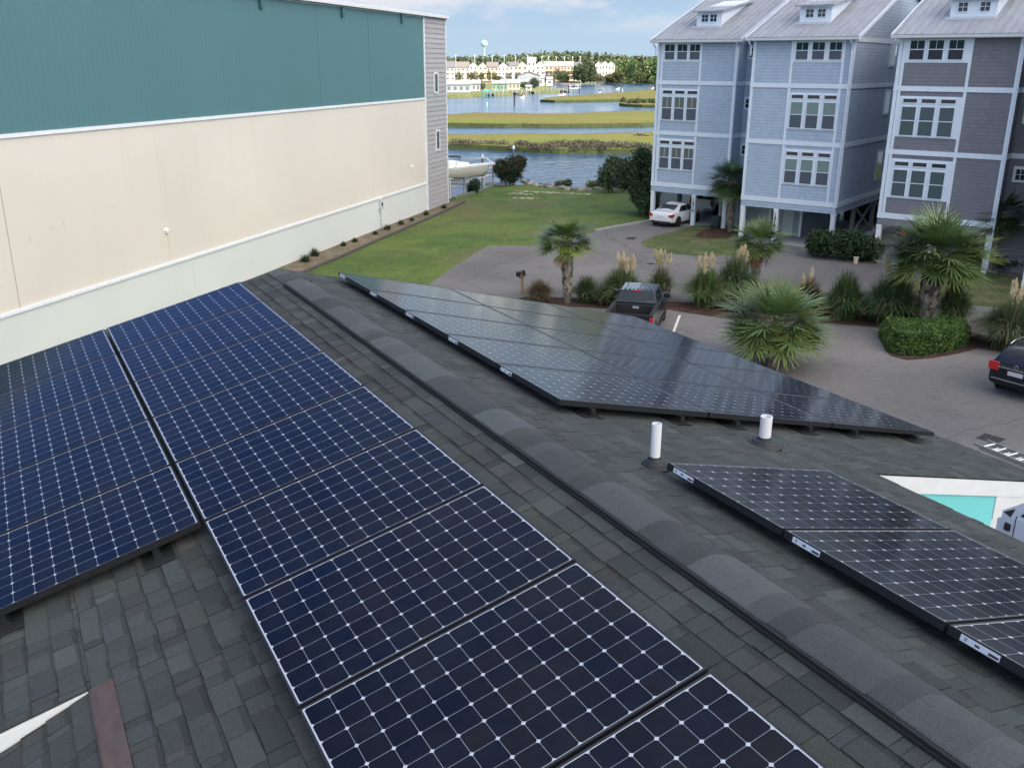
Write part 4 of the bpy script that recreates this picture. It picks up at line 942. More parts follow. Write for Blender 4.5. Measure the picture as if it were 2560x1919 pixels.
def leaf_cols(n, base, var=0.3, P=None, rg=rng, yellow=0.1, clump=0.8):
    b = np.array(base)[None, :]*np.ones((n, 3)); k = rg.uniform(1-var, 1+var, n)
    if P is not None:
        k *= 1+0.28*np.sin(P[:, 0]*clump*2.1+1.3)*np.sin(P[:, 1]*clump*2.3)*np.sin(P[:, 2]*clump*2.9+.5)
    b *= k[:, None]; y = rg.random(n) < yellow; b[y] *= np.array([1.5, 1.25, 0.9]); return b
def tree(loc, lobes, n, leaf, base, trunk_h, trunk_r, label, cat='tree', group=None, name='tree', limbs=4, seed=1, clump=0.8, flowers=None, yellow=0.1):
    rg = np.random.default_rng(seed)
    t = empty(name, loc, 0, label, cat, group)
    P = blob_points(lobes, n, rg); V, F = quads_cloud(P, leaf, rg=rg)
    np_mesh('foliage', V, F, leaf_cols(n, base, 0.3, P, rg, yellow, clump), leaf_m, t)
    mb = MB(); r_ = random.Random(seed); top = Vector((lobes[0][0]*0.5, lobes[0][1]*0.5, trunk_h))
    mb.tube((0, 0, -0.1), top, trunk_r, trunk_r*0.6, 8)
    for k in range(limbs):
        l = lobes[k % len(lobes)]; e = Vector(l[:3])+Vector((r_.uniform(-.3, .3)*l[3], r_.uniform(-.3, .3)*l[4], r_.uniform(0, .4)*l[5])); mb.tube(top*r_.uniform(.5, 1), e, trunk_r*0.5, trunk_r*0.12, 6)
    mb.build('trunk', bark_m, t)
    if flowers:
        m_ = flowers[0]; Pf = P[rg.choice(n, m_)]; Pf = Pf[(Pf[:, 2] > flowers[2])]; Pf = np.repeat(Pf, 5, axis=0)+rg.normal(size=(len(Pf)*5, 3))*0.07
        V, F = quads_cloud(Pf, 0.06, rg=rg, aspect=0.8); np_mesh('flowers', V, F, leaf_cols(len(Pf), flowers[1], 0.25, None, rg, 0), leaf_m, t)
    return t
def frond(rg, d, Lp, Ll, dead=False, nl=24):
    """fan leaf: d = start direction (unit), petiole Lp, blade Ll. returns V, F"""
    d = np.array(d, float); side = np.cross(d, [0, 0, 1.0]); ns = np.linalg.norm(side)
    side = side/ns if ns > 1e-3 else np.array([1.0, 0, 0]); upv = np.cross(side, d)
    V = []; F = []
    def strip(pts, ws, sv):
        b = len(V)
        for p, w_ in zip(pts, ws): V.append(p-sv*w_/2); V.append(p+sv*w_/2)
        for i in range(len(pts)-1): F.append((b+2*i, b+2*i+1, b+2*i+3, b+2*i+2))
    pts = []; p = np.zeros(3); dd_ = d.copy(); nS = 4
    drop = 0.055 if not dead else 0.45
    for i in range(nS+1):
        pts.append(p.copy()); p = p+dd_*Lp/nS; dd_ = dd_+np.array([0, 0, -drop]); dd_ /= np.linalg.norm(dd_)
    strip(pts, [0.035, 0.03, 0.025, 0.022, 0.02], side)
    hub = pts[-1]; f = dd_; sd = np.cross(f, [0, 0, 1.0]); sd = sd/(np.linalg.norm(sd)+1e-6); u_ = np.cross(sd, f)
    for k in range(nl):
        a = (k/(nl-1)-0.5)*2*R(150 if not dead else 60); a += rg.normal()*0.03
        L_ = Ll*(1.0-0.34*abs(a)/R(150))*rg.uniform(0.9, 1.06)
        dr = f*math.cos(a)+sd*math.sin(a)+u_*(0.22*abs(math.sin(a))+rg.normal()*0.05); dr /= np.linalg.norm(dr)
        sv = np.cross(dr, u_); sv /= np.linalg.norm(sv)+1e-6
        q = hub.copy(); pp = [q.copy()]; ddr = dr.copy(); n_ = 4
        g_ = (0.035 if k % 3 else 0.11) if not dead else 0.5
        for i in range(n_):
            q = q+ddr*L_/n_; pp.append(q.copy()); ddr = ddr+np.array([0, 0, -g_*(0.3+i*0.55)]); ddr /= np.linalg.norm(ddr)
        w_ = 0.043*Ll/0.8
        strip(pp, [w_*0.6, w_*1.1, w_*1.0, w_*0.65, 0.004], sv)
    return V, F
def palm(loc, trunk_h, trunk_r, crown_r, nf, label, seed, lean=(0, 0), boots=True, low=-0.45, dead=3, base=(0.090, 0.150, 0.050), fat=1.0):
    rg = np.random.default_rng(seed); t = empty('palm_tree', loc, rg.uniform(0, 6.28), label, 'palm tree', 'fan palms round the car park')
    t.rotation_euler = (0, 0, 0)
    top = np.array([lean[0], lean[1], trunk_h])
    live_V, live_F, live_C = [], [], []; dV, dF, dC = [], [], []
    Lp, Ll = crown_r*0.56, crown_r*0.50
    for i in range(nf):
        q = (i+0.5)/nf; z = 1.0-(q**0.85)*(1.0-low)  # from straight up to drooping
        z = max(min(z, 0.98), low); az_ = i*2.39996+rg.uniform(-.25, .25); rxy = math.sqrt(max(0, 1-z*z))
        d = np.array([rxy*math.cos(az_), rxy*math.sin(az_), z])
        s = rg.uniform(0.86, 1.08)*(0.88 if z > 0.7 else 1)
        V, F = frond(rg, d, Lp*s*rg.uniform(.75, 1.05), Ll*s, False, 28); V = np.array(V)+top+d*0.08
        b = sum(len(x) for x in live_V); live_V.append(V); live_F.append(np.array(F)+b)
        c = np.array(base)*rg.uniform(0.75, 1.3)
        if z < -0.15: c = c*np.array([1.15, 1.05, 0.9])
        if rg.random() < 0.06: c = c*np.array([1.7, 1.4, 0.7])
        cc_ = np.tile(c, (len(F), 1))*rg.uniform(0.85, 1.15, len(F))[:, None]; 
        tips = (np.arange(len(F)) % 4 == 3); cc_[tips] *= np.array([1.25, 1.1, 1.0]); live_C.append(cc_)
    for i in range(dead):
        az_ = rg.uniform(0, 6.28); d = np.array([math.cos(az_)*.8, math.sin(az_)*.8, -0.35]); d /= np.linalg.norm(d)
        V, F = frond(rg, d, Lp*.7, Ll*.9, True, 18); V = np.array(V)+top
        b = sum(len(x) for x in dV); dV.append(V); dF.append(np.array(F)+b); dC.append(np.tile(np.array([0.26, 0.14, 0.07])*rg.uniform(.7, 1.3), (len(F), 1)))
    np_mesh('fronds', np.concatenate(live_V), np.concatenate(live_F), np.concatenate(live_C), palm_leaf, t)
    if dead: np_mesh('dead_fronds', np.concatenate(dV), np.concatenate(dF), np.concatenate(dC), palm_leaf, t)
    mb = MB(); n_ = 10; prev = Vector((0, 0, -0.05))
    for i in range(n_):
        f = (i+1)/n_; cur = Vector((lean[0]*f*f, lean[1]*f*f, trunk_h*f+0.1)); 
        ra = trunk_r*(0.85+0.3*math.sin(f*2.6)); mb.tube(prev, cur, ra*0.9, ra*0.9, 10, c=(0.13, 0.115, 0.10)); prev = cur
    if boots:
        rows = int(trunk_h/0.105)
        for i in range(rows):
            f = (i+0.5)/rows; 
            if f < 0.16: continue
            ra = trunk_r*(0.85+0.3*math.sin(f*2.6))*(0.85+0.25*f*fat); c0 = Vector((lean[0]*f*f, lean[1]*f*f, trunk_h*f))
            nb = 7
            for k in range(nb):
                a = 2*math.pi*(k+0.5*(i % 2))/nb+rg.uniform(-.12, .12); o_ = Vector((math.cos(a), math.sin(a), 0)); s_ = Vector((-math.sin(a), math.cos(a), 0))
                w_ = ra*0.42; L_ = rg.uniform(0.16, 0.25)*fat; tilt = rg.uniform(0.16, 0.42)*fat
                p0 = c0+o_*ra*0.92; p1 = p0+Vector((0, 0, L_))+o_*L_*tilt
                sk = s_*rg.uniform(-.05, .05)
                g = rg.uniform(0.7, 1.35); cc_ = (0.27*g, 0.235*g, 0.20*g) if rg.random() < 0.75 else (0.10*g, 0.085*g, 0.07*g)
                mb.add([p0-s_*w_, p0+s_*w_, p1+s_*w_*0.35+sk, p1-s_*w_*0.35+sk, p0-s_*w_*.8-o_*.02, p0+s_*w_*.8-o_*.02, p1-o_*.03+sk, p1-o_*.03+sk], [(0, 1, 2, 3), (4, 7, 6, 5), (0, 3, 7, 4), (1, 5, 6, 2), (2, 6, 7, 3)], 0, cc_)
    mb.build('trunk', boot_m, t)
    return t
z0 = GZ+0.03
palm((19.98, 25.5, z0), 2.80, 0.21, 1.62, 56, 'slender fan palm left of the pickup, with a round crown and grey woven trunk', 21, lean=(-0.12, 0.05), low=-0.22, dead=2)
palm((29.45, 23.2, z0), 2.35, 0.19, 1.70, 50, 'fan palm behind the big one, with a hanging orange-brown dead frond', 22, lean=(0.1, 0), low=-0.25, dead=6)
palm((21.6, 13.6, z0), 1.55, 0.23, 2.35, 70, 'large nearest fan palm rising behind the solar panels', 23, low=-0.40, dead=1, base=(0.100, 0.165, 0.055))
palm((31.09, 14.5, z0), 3.05, 0.30, 2.55, 80, 'tallest fan palm with a thick shaggy trunk standing in the clipped hedge', 24, lean=(0.35, 0.1), low=-0.32, dead=1, fat=1.5)
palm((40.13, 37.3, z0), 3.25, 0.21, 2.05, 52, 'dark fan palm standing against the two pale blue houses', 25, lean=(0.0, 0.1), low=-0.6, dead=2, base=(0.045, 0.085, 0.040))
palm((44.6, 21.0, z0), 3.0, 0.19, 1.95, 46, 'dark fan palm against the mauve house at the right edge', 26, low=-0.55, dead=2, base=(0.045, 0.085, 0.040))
# pampas grass
grass_m = mat('grass_blade', (1, 1, 1), 0.7, attr=True, spec=0.25, trans=0.15)
def pampas(loc, h, spread, nb, plumes, label, seed, tone=(0.085, 0.13, 0.05), ph=1.0, pcol=(0.62, 0.54, 0.36)):
    rg = np.random.default_rng(seed); t = empty('pampas_grass', loc, 0, label, 'pampas grass', 'pampas grass clumps in the planting bed')
    a = rg.uniform(0, 2*np.pi, nb); L_ = h*rg.uniform(0.75, 1.3, nb); out_ = spread*rg.uniform(0.15, 1.0, nb); w_ = 0.020
    seg = 5; V = np.zeros((nb, seg+1, 2, 3)); sd = np.stack([-np.sin(a), np.cos(a), np.zeros(nb)], 1)
    b0 = rg.normal(size=(nb, 2))*0.12*spread
    for i in range(seg+1):
        f = i/seg; rad = out_*f**1.5; z = L_*(f-0.52*f**2.6*(out_/spread)*1.35)
        p = np.stack([b0[:, 0]+np.cos(a)*rad, b0[:, 1]+np.sin(a)*rad, z], 1); ww = w_*(1.0-0.8*f)
        V[:, i, 0] = p-sd*ww; V[:, i, 1] = p+sd*ww
    F = []; idx = np.arange(nb)*(seg+1)*2
    for i in range(seg): F.append(np.stack([idx+2*i, idx+2*i+1, idx+2*i+3, idx+2*i+2], 1))
    F = np.stack(F, 1).reshape(-1, 4)
    c = np.array(tone)*np.ones((nb, 3))*rg.uniform(0.6, 1.5, nb)[:, None]; dry = rg.random(nb) < 0.16; c[dry] = np.array([0.24, 0.20, 0.11])*rg.uniform(.6, 1.1, (dry.sum(), 1))
    np_mesh('blades', V.reshape(-1, 3), F, np.repeat(c, seg, axis=0), grass_m, t)
    if plumes:
        for k in range(plumes):
            az_ = rg.uniform(0, 6.28); rr = rg.uniform(0.02, 0.34)*spread; zt = h*ph*rg.uniform(0.72, 0.98); ln = rg.uniform(0.45, 0.70)
            base = np.array([math.cos(az_)*rr, math.sin(az_)*rr, zt]); lean = np.array([math.cos(az_)*0.18, math.sin(az_)*0.18, 1.0]); lean /= np.linalg.norm(lean)
            n_ = 330; s = rg.random(n_); prof = 0.125*np.sin(np.pi*np.clip(s, 0.03, 1)**0.75)**0.8
            d = rg.normal(size=(n_, 3)); d /= np.linalg.norm(d, axis=1)[:, None]
            C = base+lean*(s*ln)[:, None]+d*(prof*rg.uniform(.3, 1, n_))[:, None]
            ax = lean*0.9+rg.normal(size=(n_, 3))*0.35; ax /= np.linalg.norm(ax, axis=1)[:, None]; sv = np.cross(ax, rg.normal(size=(n_, 3))); sv /= np.linalg.norm(sv, axis=1)[:, None]
            Vp = np.stack([C-ax*.05, C+sv*.014, C+ax*.06, C-sv*.014], 1).reshape(-1, 3)
            b = len(Vp); st_ = np.array([[math.cos(az_)*rr*.3-.008, math.sin(az_)*rr*.3, 0.3], [math.cos(az_)*rr*.3+.008, math.sin(az_)*rr*.3, 0.3], [base[0]+.006, base[1], base[2]+.1], [base[0]-.006, base[1], base[2]+.1]])
            Vp = np.concatenate([Vp, st_]); Fp = np.arange(len(Vp)).reshape(-1, 4)
            cp = np.array(pcol)*np.ones((len(Fp), 3))*rg.uniform(0.7, 1.2, len(Fp))[:, None]; cp[-1] = (0.25, 0.22, 0.12)
            np_mesh('plume', Vp, Fp, cp, grass_m, t)
    return t
PB = [((18.9, 26.3), 0.85, 0.8, 500, 0, 'low reddish-brown ornamental grass tuft beside the mailbox', (0.12, 0.09, 0.05), 1),
      ((20.9, 25.3), 1.0, 0.8, 550, 0, 'short dark green grass clump just right of the slender palm trunk', (0.045, 0.085, 0.035), 1),
      ((22.3, 24.4), 1.35, 1.25, 1100, 9, 'grass clump with pale yellow plumes between slender palm and pickup', (0.085, 0.13, 0.05), 1.15),
      ((24.6, 24.4), 1.2, 0.8, 450, 8, 'tall cream plumes standing up directly behind the pickup roof', (0.10, 0.12, 0.06), 1.45),
      ((25.4, 22.1), 1.4, 1.1, 1200, 6, 'bright green clump with cream plumes immediately right of the pickup', (0.080, 0.15, 0.045), 1.2),
      ((27.1, 22.0), 1.8, 1.15, 1200, 6, 'tall bluish clump with thin plumes, second right of the pickup', (0.070, 0.12, 0.055), 1.05),
      ((29.0, 19.2), 1.2, 0.9, 700, 2, 'brownish thin grass clump just right of the nearest palm crown', (0.14, 0.11, 0.06), 1.1),
      ((29.3, 17.3), 1.65, 0.95, 1300, 0, 'narrow upright deep green grass clump without plumes', (0.050, 0.105, 0.035), 1),
      ((30.6, 15.9), 1.75, 1.35, 1600, 6, 'wide green clump with cream plumes left of the thick palm trunk', (0.055, 0.105, 0.040), 1.2),
      ((32.2, 14.0), 1.65, 0.85, 1000, 8, 'grass clump with dense cream plumes right of the thick palm trunk', (0.045, 0.090, 0.035), 1.2),
      ((31.8, 11.1), 1.55, 1.35, 1600, 6, 'rounded grey-green clump with cream plumes at the right edge above the dark SUV', (0.085, 0.115, 0.060), 1.2)]
for i, (p, h_, s_, nb, npl, lb, tone, ph) in enumerate(PB): pampas((p[0], p[1], z0), h_*1.22, s_*1.32, int(nb*2.2), npl, lb, 40+i, tone, ph)
FL = [((23.2, 23.6), 'low filler grass just left of the pickup hood'), ((26.2, 21.0), 'low filler grass between the two plumed clumps right of the pickup'), ((28.0, 20.4), 'low filler grass behind the nearest palm crown'), ((29.8, 18.2), 'low filler grass left of the narrow upright clump'), ((30.3, 17.0), 'low filler grass right of the narrow upright clump'), ((31.6, 15.6), 'low filler grass behind the wide plumed clump'), ((21.4, 24.6), 'low filler grass right of the slender palm')]
for i, (p, lb) in enumerate(FL): pampas((p[0], p[1], z0), 0.85, 0.95, 900, 0, lb, 90+i, (0.075, 0.10, 0.045), 1)
# clipped hedge round the tall palm
rg = np.random.default_rng(77)
hp = [(26.95, 12.9), (27.0, 12.2), (27.8, 11.75), (29.2, 11.7), (30.4, 11.9), (31.3, 12.4), (31.5, 13.4), (31.2, 14.2), (30.2, 13.6), (29.6, 14.0), (29.0, 14.9), (28.4, 14.6)]
def in_poly(x, y, P):
    c = np.zeros(len(x), bool); j = len(P)-1
    for i in range(len(P)):
        xi, yi = P[i]; xj, yj = P[j]
        m_ = ((yi > y) != (yj > y)) & (x < (xj-xi)*(y-yi)/(yj-yi+1e-9)+xi); c ^= m_; j = i
    return c
def poly_pts(P, n, rg):
    P_ = np.array(P); lo, hi = P_.min(0), P_.max(0); out_ = np.zeros((0, 2))
    while len(out_) < n:
        q = rg.uniform(lo, hi, (n*2, 2)); q = q[in_poly(q[:, 0], q[:, 1], P)]; out_ = np.concatenate([out_, q])
    return out_[:n]
def edge_dist(q, P):
    d = np.full(len(q), 1e9)
    for i in range(len(P)):
        a = np.array(P[i]); b = np.array(P[(i+1) % len(P)]); ab = b-a; t = np.clip(((q-a)@ab)/(ab@ab), 0, 1); d = np.minimum(d, np.linalg.norm(q-(a+t[:, None]*ab), axis=1))
    return d
n_ = 26000; q = poly_pts(hp, n_, rg); ed = edge_dist(q, hp); hh = 0.80*np.minimum(1, (ed/0.28+0.30))**0.5+0.05*np.sin(q[:, 0]*3)*np.cos(q[:, 1]*2.7)
zz_ = hh*np.where(rg.random(n_) < 0.75, rg.uniform(0.86, 1.06, n_), rg.random(n_)); edgep = (ed < 0.22); zz_ = np.where(edgep, hh*rg.random(n_), zz_)
P3 = np.stack([q[:, 0]-29.2, q[:, 1]-12.9, zz_], 1); V, F = quads_cloud(P3, 0.045, rg=rg, aspect=0.6)
hd = empty('hedge', (29.2, 12.9, z0), 0, 'low clipped bright green hedge at the foot of the tallest palm', 'hedge')
np_mesh('foliage', V, F, leaf_cols(n_, (0.058, 0.120, 0.030), 0.45, P3, rg, 0.25, 2.0), leaf_m, hd)
mb = MB(); r_ = random.Random(4)
for k in range(60):
    p = q[k]; mb.tube((p[0]-29.2, p[1]-12.9, -.02), (p[0]-29.2+r_.uniform(-.15, .15), p[1]-12.9+r_.uniform(-.15, .15), 0.6), 0.012, 0.006, 5)
mb.build('stems', bark_m, hd)
# bushes and trees near the houses and on the shore
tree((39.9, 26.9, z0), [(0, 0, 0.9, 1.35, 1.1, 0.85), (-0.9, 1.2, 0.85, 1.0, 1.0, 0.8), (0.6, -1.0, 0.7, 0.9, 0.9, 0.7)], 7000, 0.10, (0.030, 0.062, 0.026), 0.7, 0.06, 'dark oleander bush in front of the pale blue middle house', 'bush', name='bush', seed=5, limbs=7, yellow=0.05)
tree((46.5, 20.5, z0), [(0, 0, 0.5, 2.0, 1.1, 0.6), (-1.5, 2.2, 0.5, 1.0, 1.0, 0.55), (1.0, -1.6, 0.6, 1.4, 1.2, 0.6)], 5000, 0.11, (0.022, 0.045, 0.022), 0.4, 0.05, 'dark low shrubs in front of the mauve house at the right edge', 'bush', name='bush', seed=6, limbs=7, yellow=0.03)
tree((39.3, 45.9, z0), [(0, 0, 2.1, 1.2, 1.3, 1.5), (-0.5, 1.3, 2.9, 1.1, 1.3, 1.3), (0.1, 0.6, 4.0, 0.85, 0.9, 0.9), (-0.3, -0.9, 1.0, 0.9, 0.9, 0.9), (0.8, 1.2, 1.5, 1.0, 1.2, 1.3)], 12000, 0.11, (0.046, 0.080, 0.038), 2.0, 0.14, 'tall dark green tree hugging the left side of the leftmost blue house', seed=7, limbs=6, yellow=0.08)
tree((44.5, 58.2, z0), [(0, 0, 1.3, 1.2, 1.1, 1.2), (0.7, 0.5, 2.2, 0.9, 0.9, 0.9), (1.4, -0.6, 1.6, 1.1, 1.1, 1.1)], 5500, 0.11, (0.068, 0.110, 0.050), 1.2, 0.08, 'lighter green waterside tree behind the dark one beside the blue house', seed=8, limbs=5, yellow=0.2)
tree((39.3, 66.8, z0), [(0, 0, 1.0, 1.25, 1.25, 1.0), (0.3, -0.2, 1.75, 1.15, 1.15, 0.9), (-0.7, 0.4, 1.5, 0.9, 0.9, 0.9), (0.8, -.6, 2.1, 0.6, .6, .6)], 9000, 0.085, (0.026, 0.058, 0.026), 0.8, 0.06, 'dark oleander bush with red flowers by the dock fence', 'bush', name='bush', seed=9, limbs=8, flowers=(200, (0.55, 0.06, 0.11), 1.25), yellow=0.04)
tree((33.6, 63.0, z0-0.3), [(0, 0, 0.7, 0.55, 0.55, 0.7), (0.5, 0.6, 0.9, 0.5, .5, .6)], 1800, 0.08, (0.032, 0.07, 0.035), 0.5, 0.03, 'small green shrub behind the dock fence beside the grey wall', 'bush', name='bush', seed=10, yellow=0.05)
for i, (x, y, s, lb) in enumerate(((42.8, 63.4, 0.55, 'low grey-green shrub on the rocky shore, the left one'), (44.9, 61.4, 0.6, 'yellow-green shrub on the rocky shore, the middle one'), (47.8, 60.2, 0.8, 'bushy shrub on the shore just left of the waterside tree'), (41.9, 47.3, 0.0, ''))):
    if s: tree((x, y, z0-0.2), [(0, 0, 0.35*s/.5, s*1.2, s*1.1, s*.7), (0.5, -.4, .5, s*.7, s*.7, s*.8)], 1100, 0.09, (0.10, 0.13, 0.07) if i != 1 else (0.13, 0.17, 0.07), 0.3, 0.02, lb, 'bush', 'shrubs along the shore', 'bush', seed=30+i)
# small tufts in the soil strip
SP = [(11.9, 40.6, 0.34, 'tuft nearest the solar roof, in the soil strip under the white wall'), (12.9, 42.0, 0.36, 'second tuft from the roof in the soil strip under the white wall'), (15.4, 44.2, .22, 'small third tuft in the soil strip under the white wall'), (16.5, 45.2, .22, 'small fourth tuft in the soil strip under the white wall'), (18.6, 47.2, .2, 'fifth tuft in the soil strip, left of the meter box'), (20.0, 48.6, .3, 'tuft directly below the grey meter box'), (21.6, 50.1, .26, 'tuft just right of the grey meter box'), (22.9, 51.3, .2, 'second tuft right of the grey meter box'), (24.9, 53.3, .28, 'second tuft from the grey corner in the soil strip'), (27.5, 55.8, .26, 'tuft in front of the grey siding at the wall corner')]
for i, (x, y, s, lb) in enumerate(SP):
    rg = np.random.default_rng(60+i); nb = 240; t = empty('grass_tuft', (x, y, GZ+.02), 0, 'dark green grass '+lb, 'grass tuft', 'tufts in the soil strip along the wall')
    a = rg.uniform(0, 6.28, nb); o_ = s*1.3*rg.uniform(.1, 1, nb); h_ = s*1.5*rg.uniform(.5, 1.2, nb)*(1-.5*(o_/(s*1.3))); p = rg.normal(size=(nb, 2))*s*.25
    tip = np.stack([p[:, 0]+np.cos(a)*o_, p[:, 1]+np.sin(a)*o_, h_], 1); s1 = np.stack([p[:, 0]-np.sin(a)*.02, p[:, 1]+np.cos(a)*.02, 0*a], 1); s2 = np.stack([p[:, 0]+np.sin(a)*.02, p[:, 1]-np.cos(a)*.02, 0*a], 1)
    V = np.stack([s1, s2, tip], 1).reshape(-1, 3); np_mesh('blades', V, np.arange(3*nb).reshape(nb, 3), leaf_cols(nb, (0.055, 0.095, 0.040), .4, None, rg), grass_m, t)
# rocks along the shore (riprap) and spilled wood chips on the lawn
rock_m = mat('riprap_rock', (0.30, 0.28, 0.24), 0.9, attr=True, vary=0.2, vscale=6)
def rocks(name, pts, s, cols, kind='stuff', seed=1, flat=0.6):
    rg = np.random.default_rng(seed); V = []; F = []; C = []
    for (x, y, z) in pts:
        b = len(V); k = s*rg.uniform(0.5, 1.4); q = rg.normal(size=(8, 3)); corners = np.array([[i, j, l] for i in (-1, 1) for j in (-1, 1) for l in (-1, 1)])*0.5+q*0.12
        ro = rg.uniform(0, 6.28); c_, s_ = math.cos(ro), math.sin(ro); corners = corners*k*np.array([1.2, 0.8, flat]); corners[:, :2] = corners[:, :2]@np.array([[c_, s_], [-s_, c_]])
        V += [tuple(v) for v in corners+np.array([x, y, z])]; F += [(b, b+1, b+3, b+2), (b+4, b+6, b+7, b+5), (b, b+4, b+5, b+1), (b+2, b+3, b+7, b+6), (b, b+2, b+6, b+4), (b+1, b+5, b+7, b+3)]
        cc_ = rg.choice(cols)*np.ones(3)*rg.uniform(.8, 1.2) ; C += [tuple(cc_)]*6
    o = np_mesh(name, np.array(V), np.array(F), np.array(C), rock_m); o['kind'] = kind; return o
rg = np.random.default_rng(5); pts = []
sp = BK['shore'][3:]
for i in range(len(sp)-1):
    a, b = np.array(sp[i]), np.array(sp[i+1]); L_ = np.linalg.norm(b-a); nrm_ = np.array([0.75, 0.66])
    for k in range(int(L_*14)):
        p = a+(b-a)*rg.random()+nrm_*rg.normal()*0.45; pts.append((p[0], p[1], GZ-0.02+rg.normal()*.05))
rocks('shore_rocks', pts, 0.36, np.array([1.0, 0.75, 1.3, 0.55]))
# wood chip / bare patches on the lawn as thin litter
rg = np.random.default_rng(8); pts = []
for (x0, y0, x1, y1, n_) in ((37.4, 62.6, 42.3, 57.6, 160), (35.2, 58.9, 36.6, 57.6, 60), (36.6, 61.3, 37.6, 60.2, 30)):
    for k in range(n_):
        f = rg.random(); pts.append((x0+(x1-x0)*f+rg.normal()*.22, y0+(y1-y0)*f+rg.normal()*.22, GZ+0.015))
rock_m = mat('wood_chips', (0.42, 0.37, 0.25), 0.9, attr=True, vary=0.2, vscale=9)
rocks('lawn_litter', pts, 0.16, np.array([1.0, 1.25]), flat=0.12)

# ================================================================== vehicles
def lerp(a, b, t): return a+(b-a)*t
def loft(mb, stations, mi=0, c=None):
    """stations: list of (x, [(y,z)...]) half sections from the centre bottom to the centre top, mirrored"""
    rings = []
    for x, sec in stations:
        ring = [(x, y, z) for y, z in sec]+[(x, -y, z) for y, z in sec[::-1] if abs(y) > 1e-4]; rings.append(ring)
    n = len(rings[0]); vs = [p for r_ in rings for p in r_]; fs = []
    for i in range(len(rings)-1):
        for k in range(n): fs.append((i*n+k, i*n+(k+1) % n, (i+1)*n+(k+1) % n, (i+1)*n+k))
    fs.append(tuple(range(n))[::-1]); fs.append(tuple((len(rings)-1)*n+k for k in range(n)))
    mb.add(vs, fs, mi, c)
def sec(wb, w, wt, zb, zs, zbelt, ztop, crown):
    return [(0, zb), (wb, zb), (w, zb+0.10), (w*1.0, zs), (w*0.985, zbelt), (wt+(w-wt)*0.05 if ztop > zbelt+.05 else wt, lerp(zbelt, ztop, 0.9)), (wt*0.93, ztop), (0, ztop+crown)]
def wheel(parent, x, y, r, w, tyre=rubber, rim=None):
    s = 1 if y > 0 else -1
    mb = MB(); prof = [(r*.6, -w/2), (r*.96, -w/2), (r, -w*.3), (r, w*.3), (r*.96, w/2), (r*.6, w/2)]
    mb.lathe(prof, n=24); wv = mb.build('wheel', tyre, parent, (x, y, r)); wv.rotation_euler = (math.pi/2, 0, 0)
    for p in wv.data.polygons: p.use_smooth = False
    mb = MB(); zz_ = -s*w*0.42
    mb.lathe([(r*.64, zz_*.9), (r*.60, zz_), (r*.52, zz_*.75)], n=20)
    for k in range(5):
        a = 2*math.pi*k/5; M = Matrix.Rotation(a, 4, 'Z'); z_a, z_b = sorted((zz_*.72, zz_*.92)); mb.box((-r*.07, 0, z_a), (r*.07, r*.60, z_b), M=M)
    mb.lathe([(r*.14, zz_*.6), (r*.12, zz_*1.0), (.001, zz_*1.0)], n=12)
    mb.build('rim', rim or alu, wv)
def quad_panel(mb, pts, th=0.004, nrm=None, mi=0):
    pts = [Vector(p) for p in pts]
    if nrm is None: nrm = (pts[1]-pts[0]).cross(pts[2]-pts[0]).normalized()
    nrm = Vector(nrm).normalized(); n_ = len(pts)
    vs = [p+nrm*th for p in pts]+[p-nrm*th*2 for p in pts]
    mb.add(vs, [tuple(range(n_)), tuple(range(n_, 2*n_))[::-1]]+[(i, n_+i, n_+(i+1) % n_, (i+1) % n_) for i in range(n_)], mi)
red_l = mat('tail_lamp', (0.42, 0.010, 0.012), 0.2, coat=0.6); plate_m = mat('number_plate', (0.45, 0.48, 0.52), 0.5, vary=0.25, vscale=22); chrome = mat('chrome', (0.7, 0.72, 0.75), 0.15, metal=0.95)
def az_rot(az_deg): return R(90-az_deg)    # local +x is forward
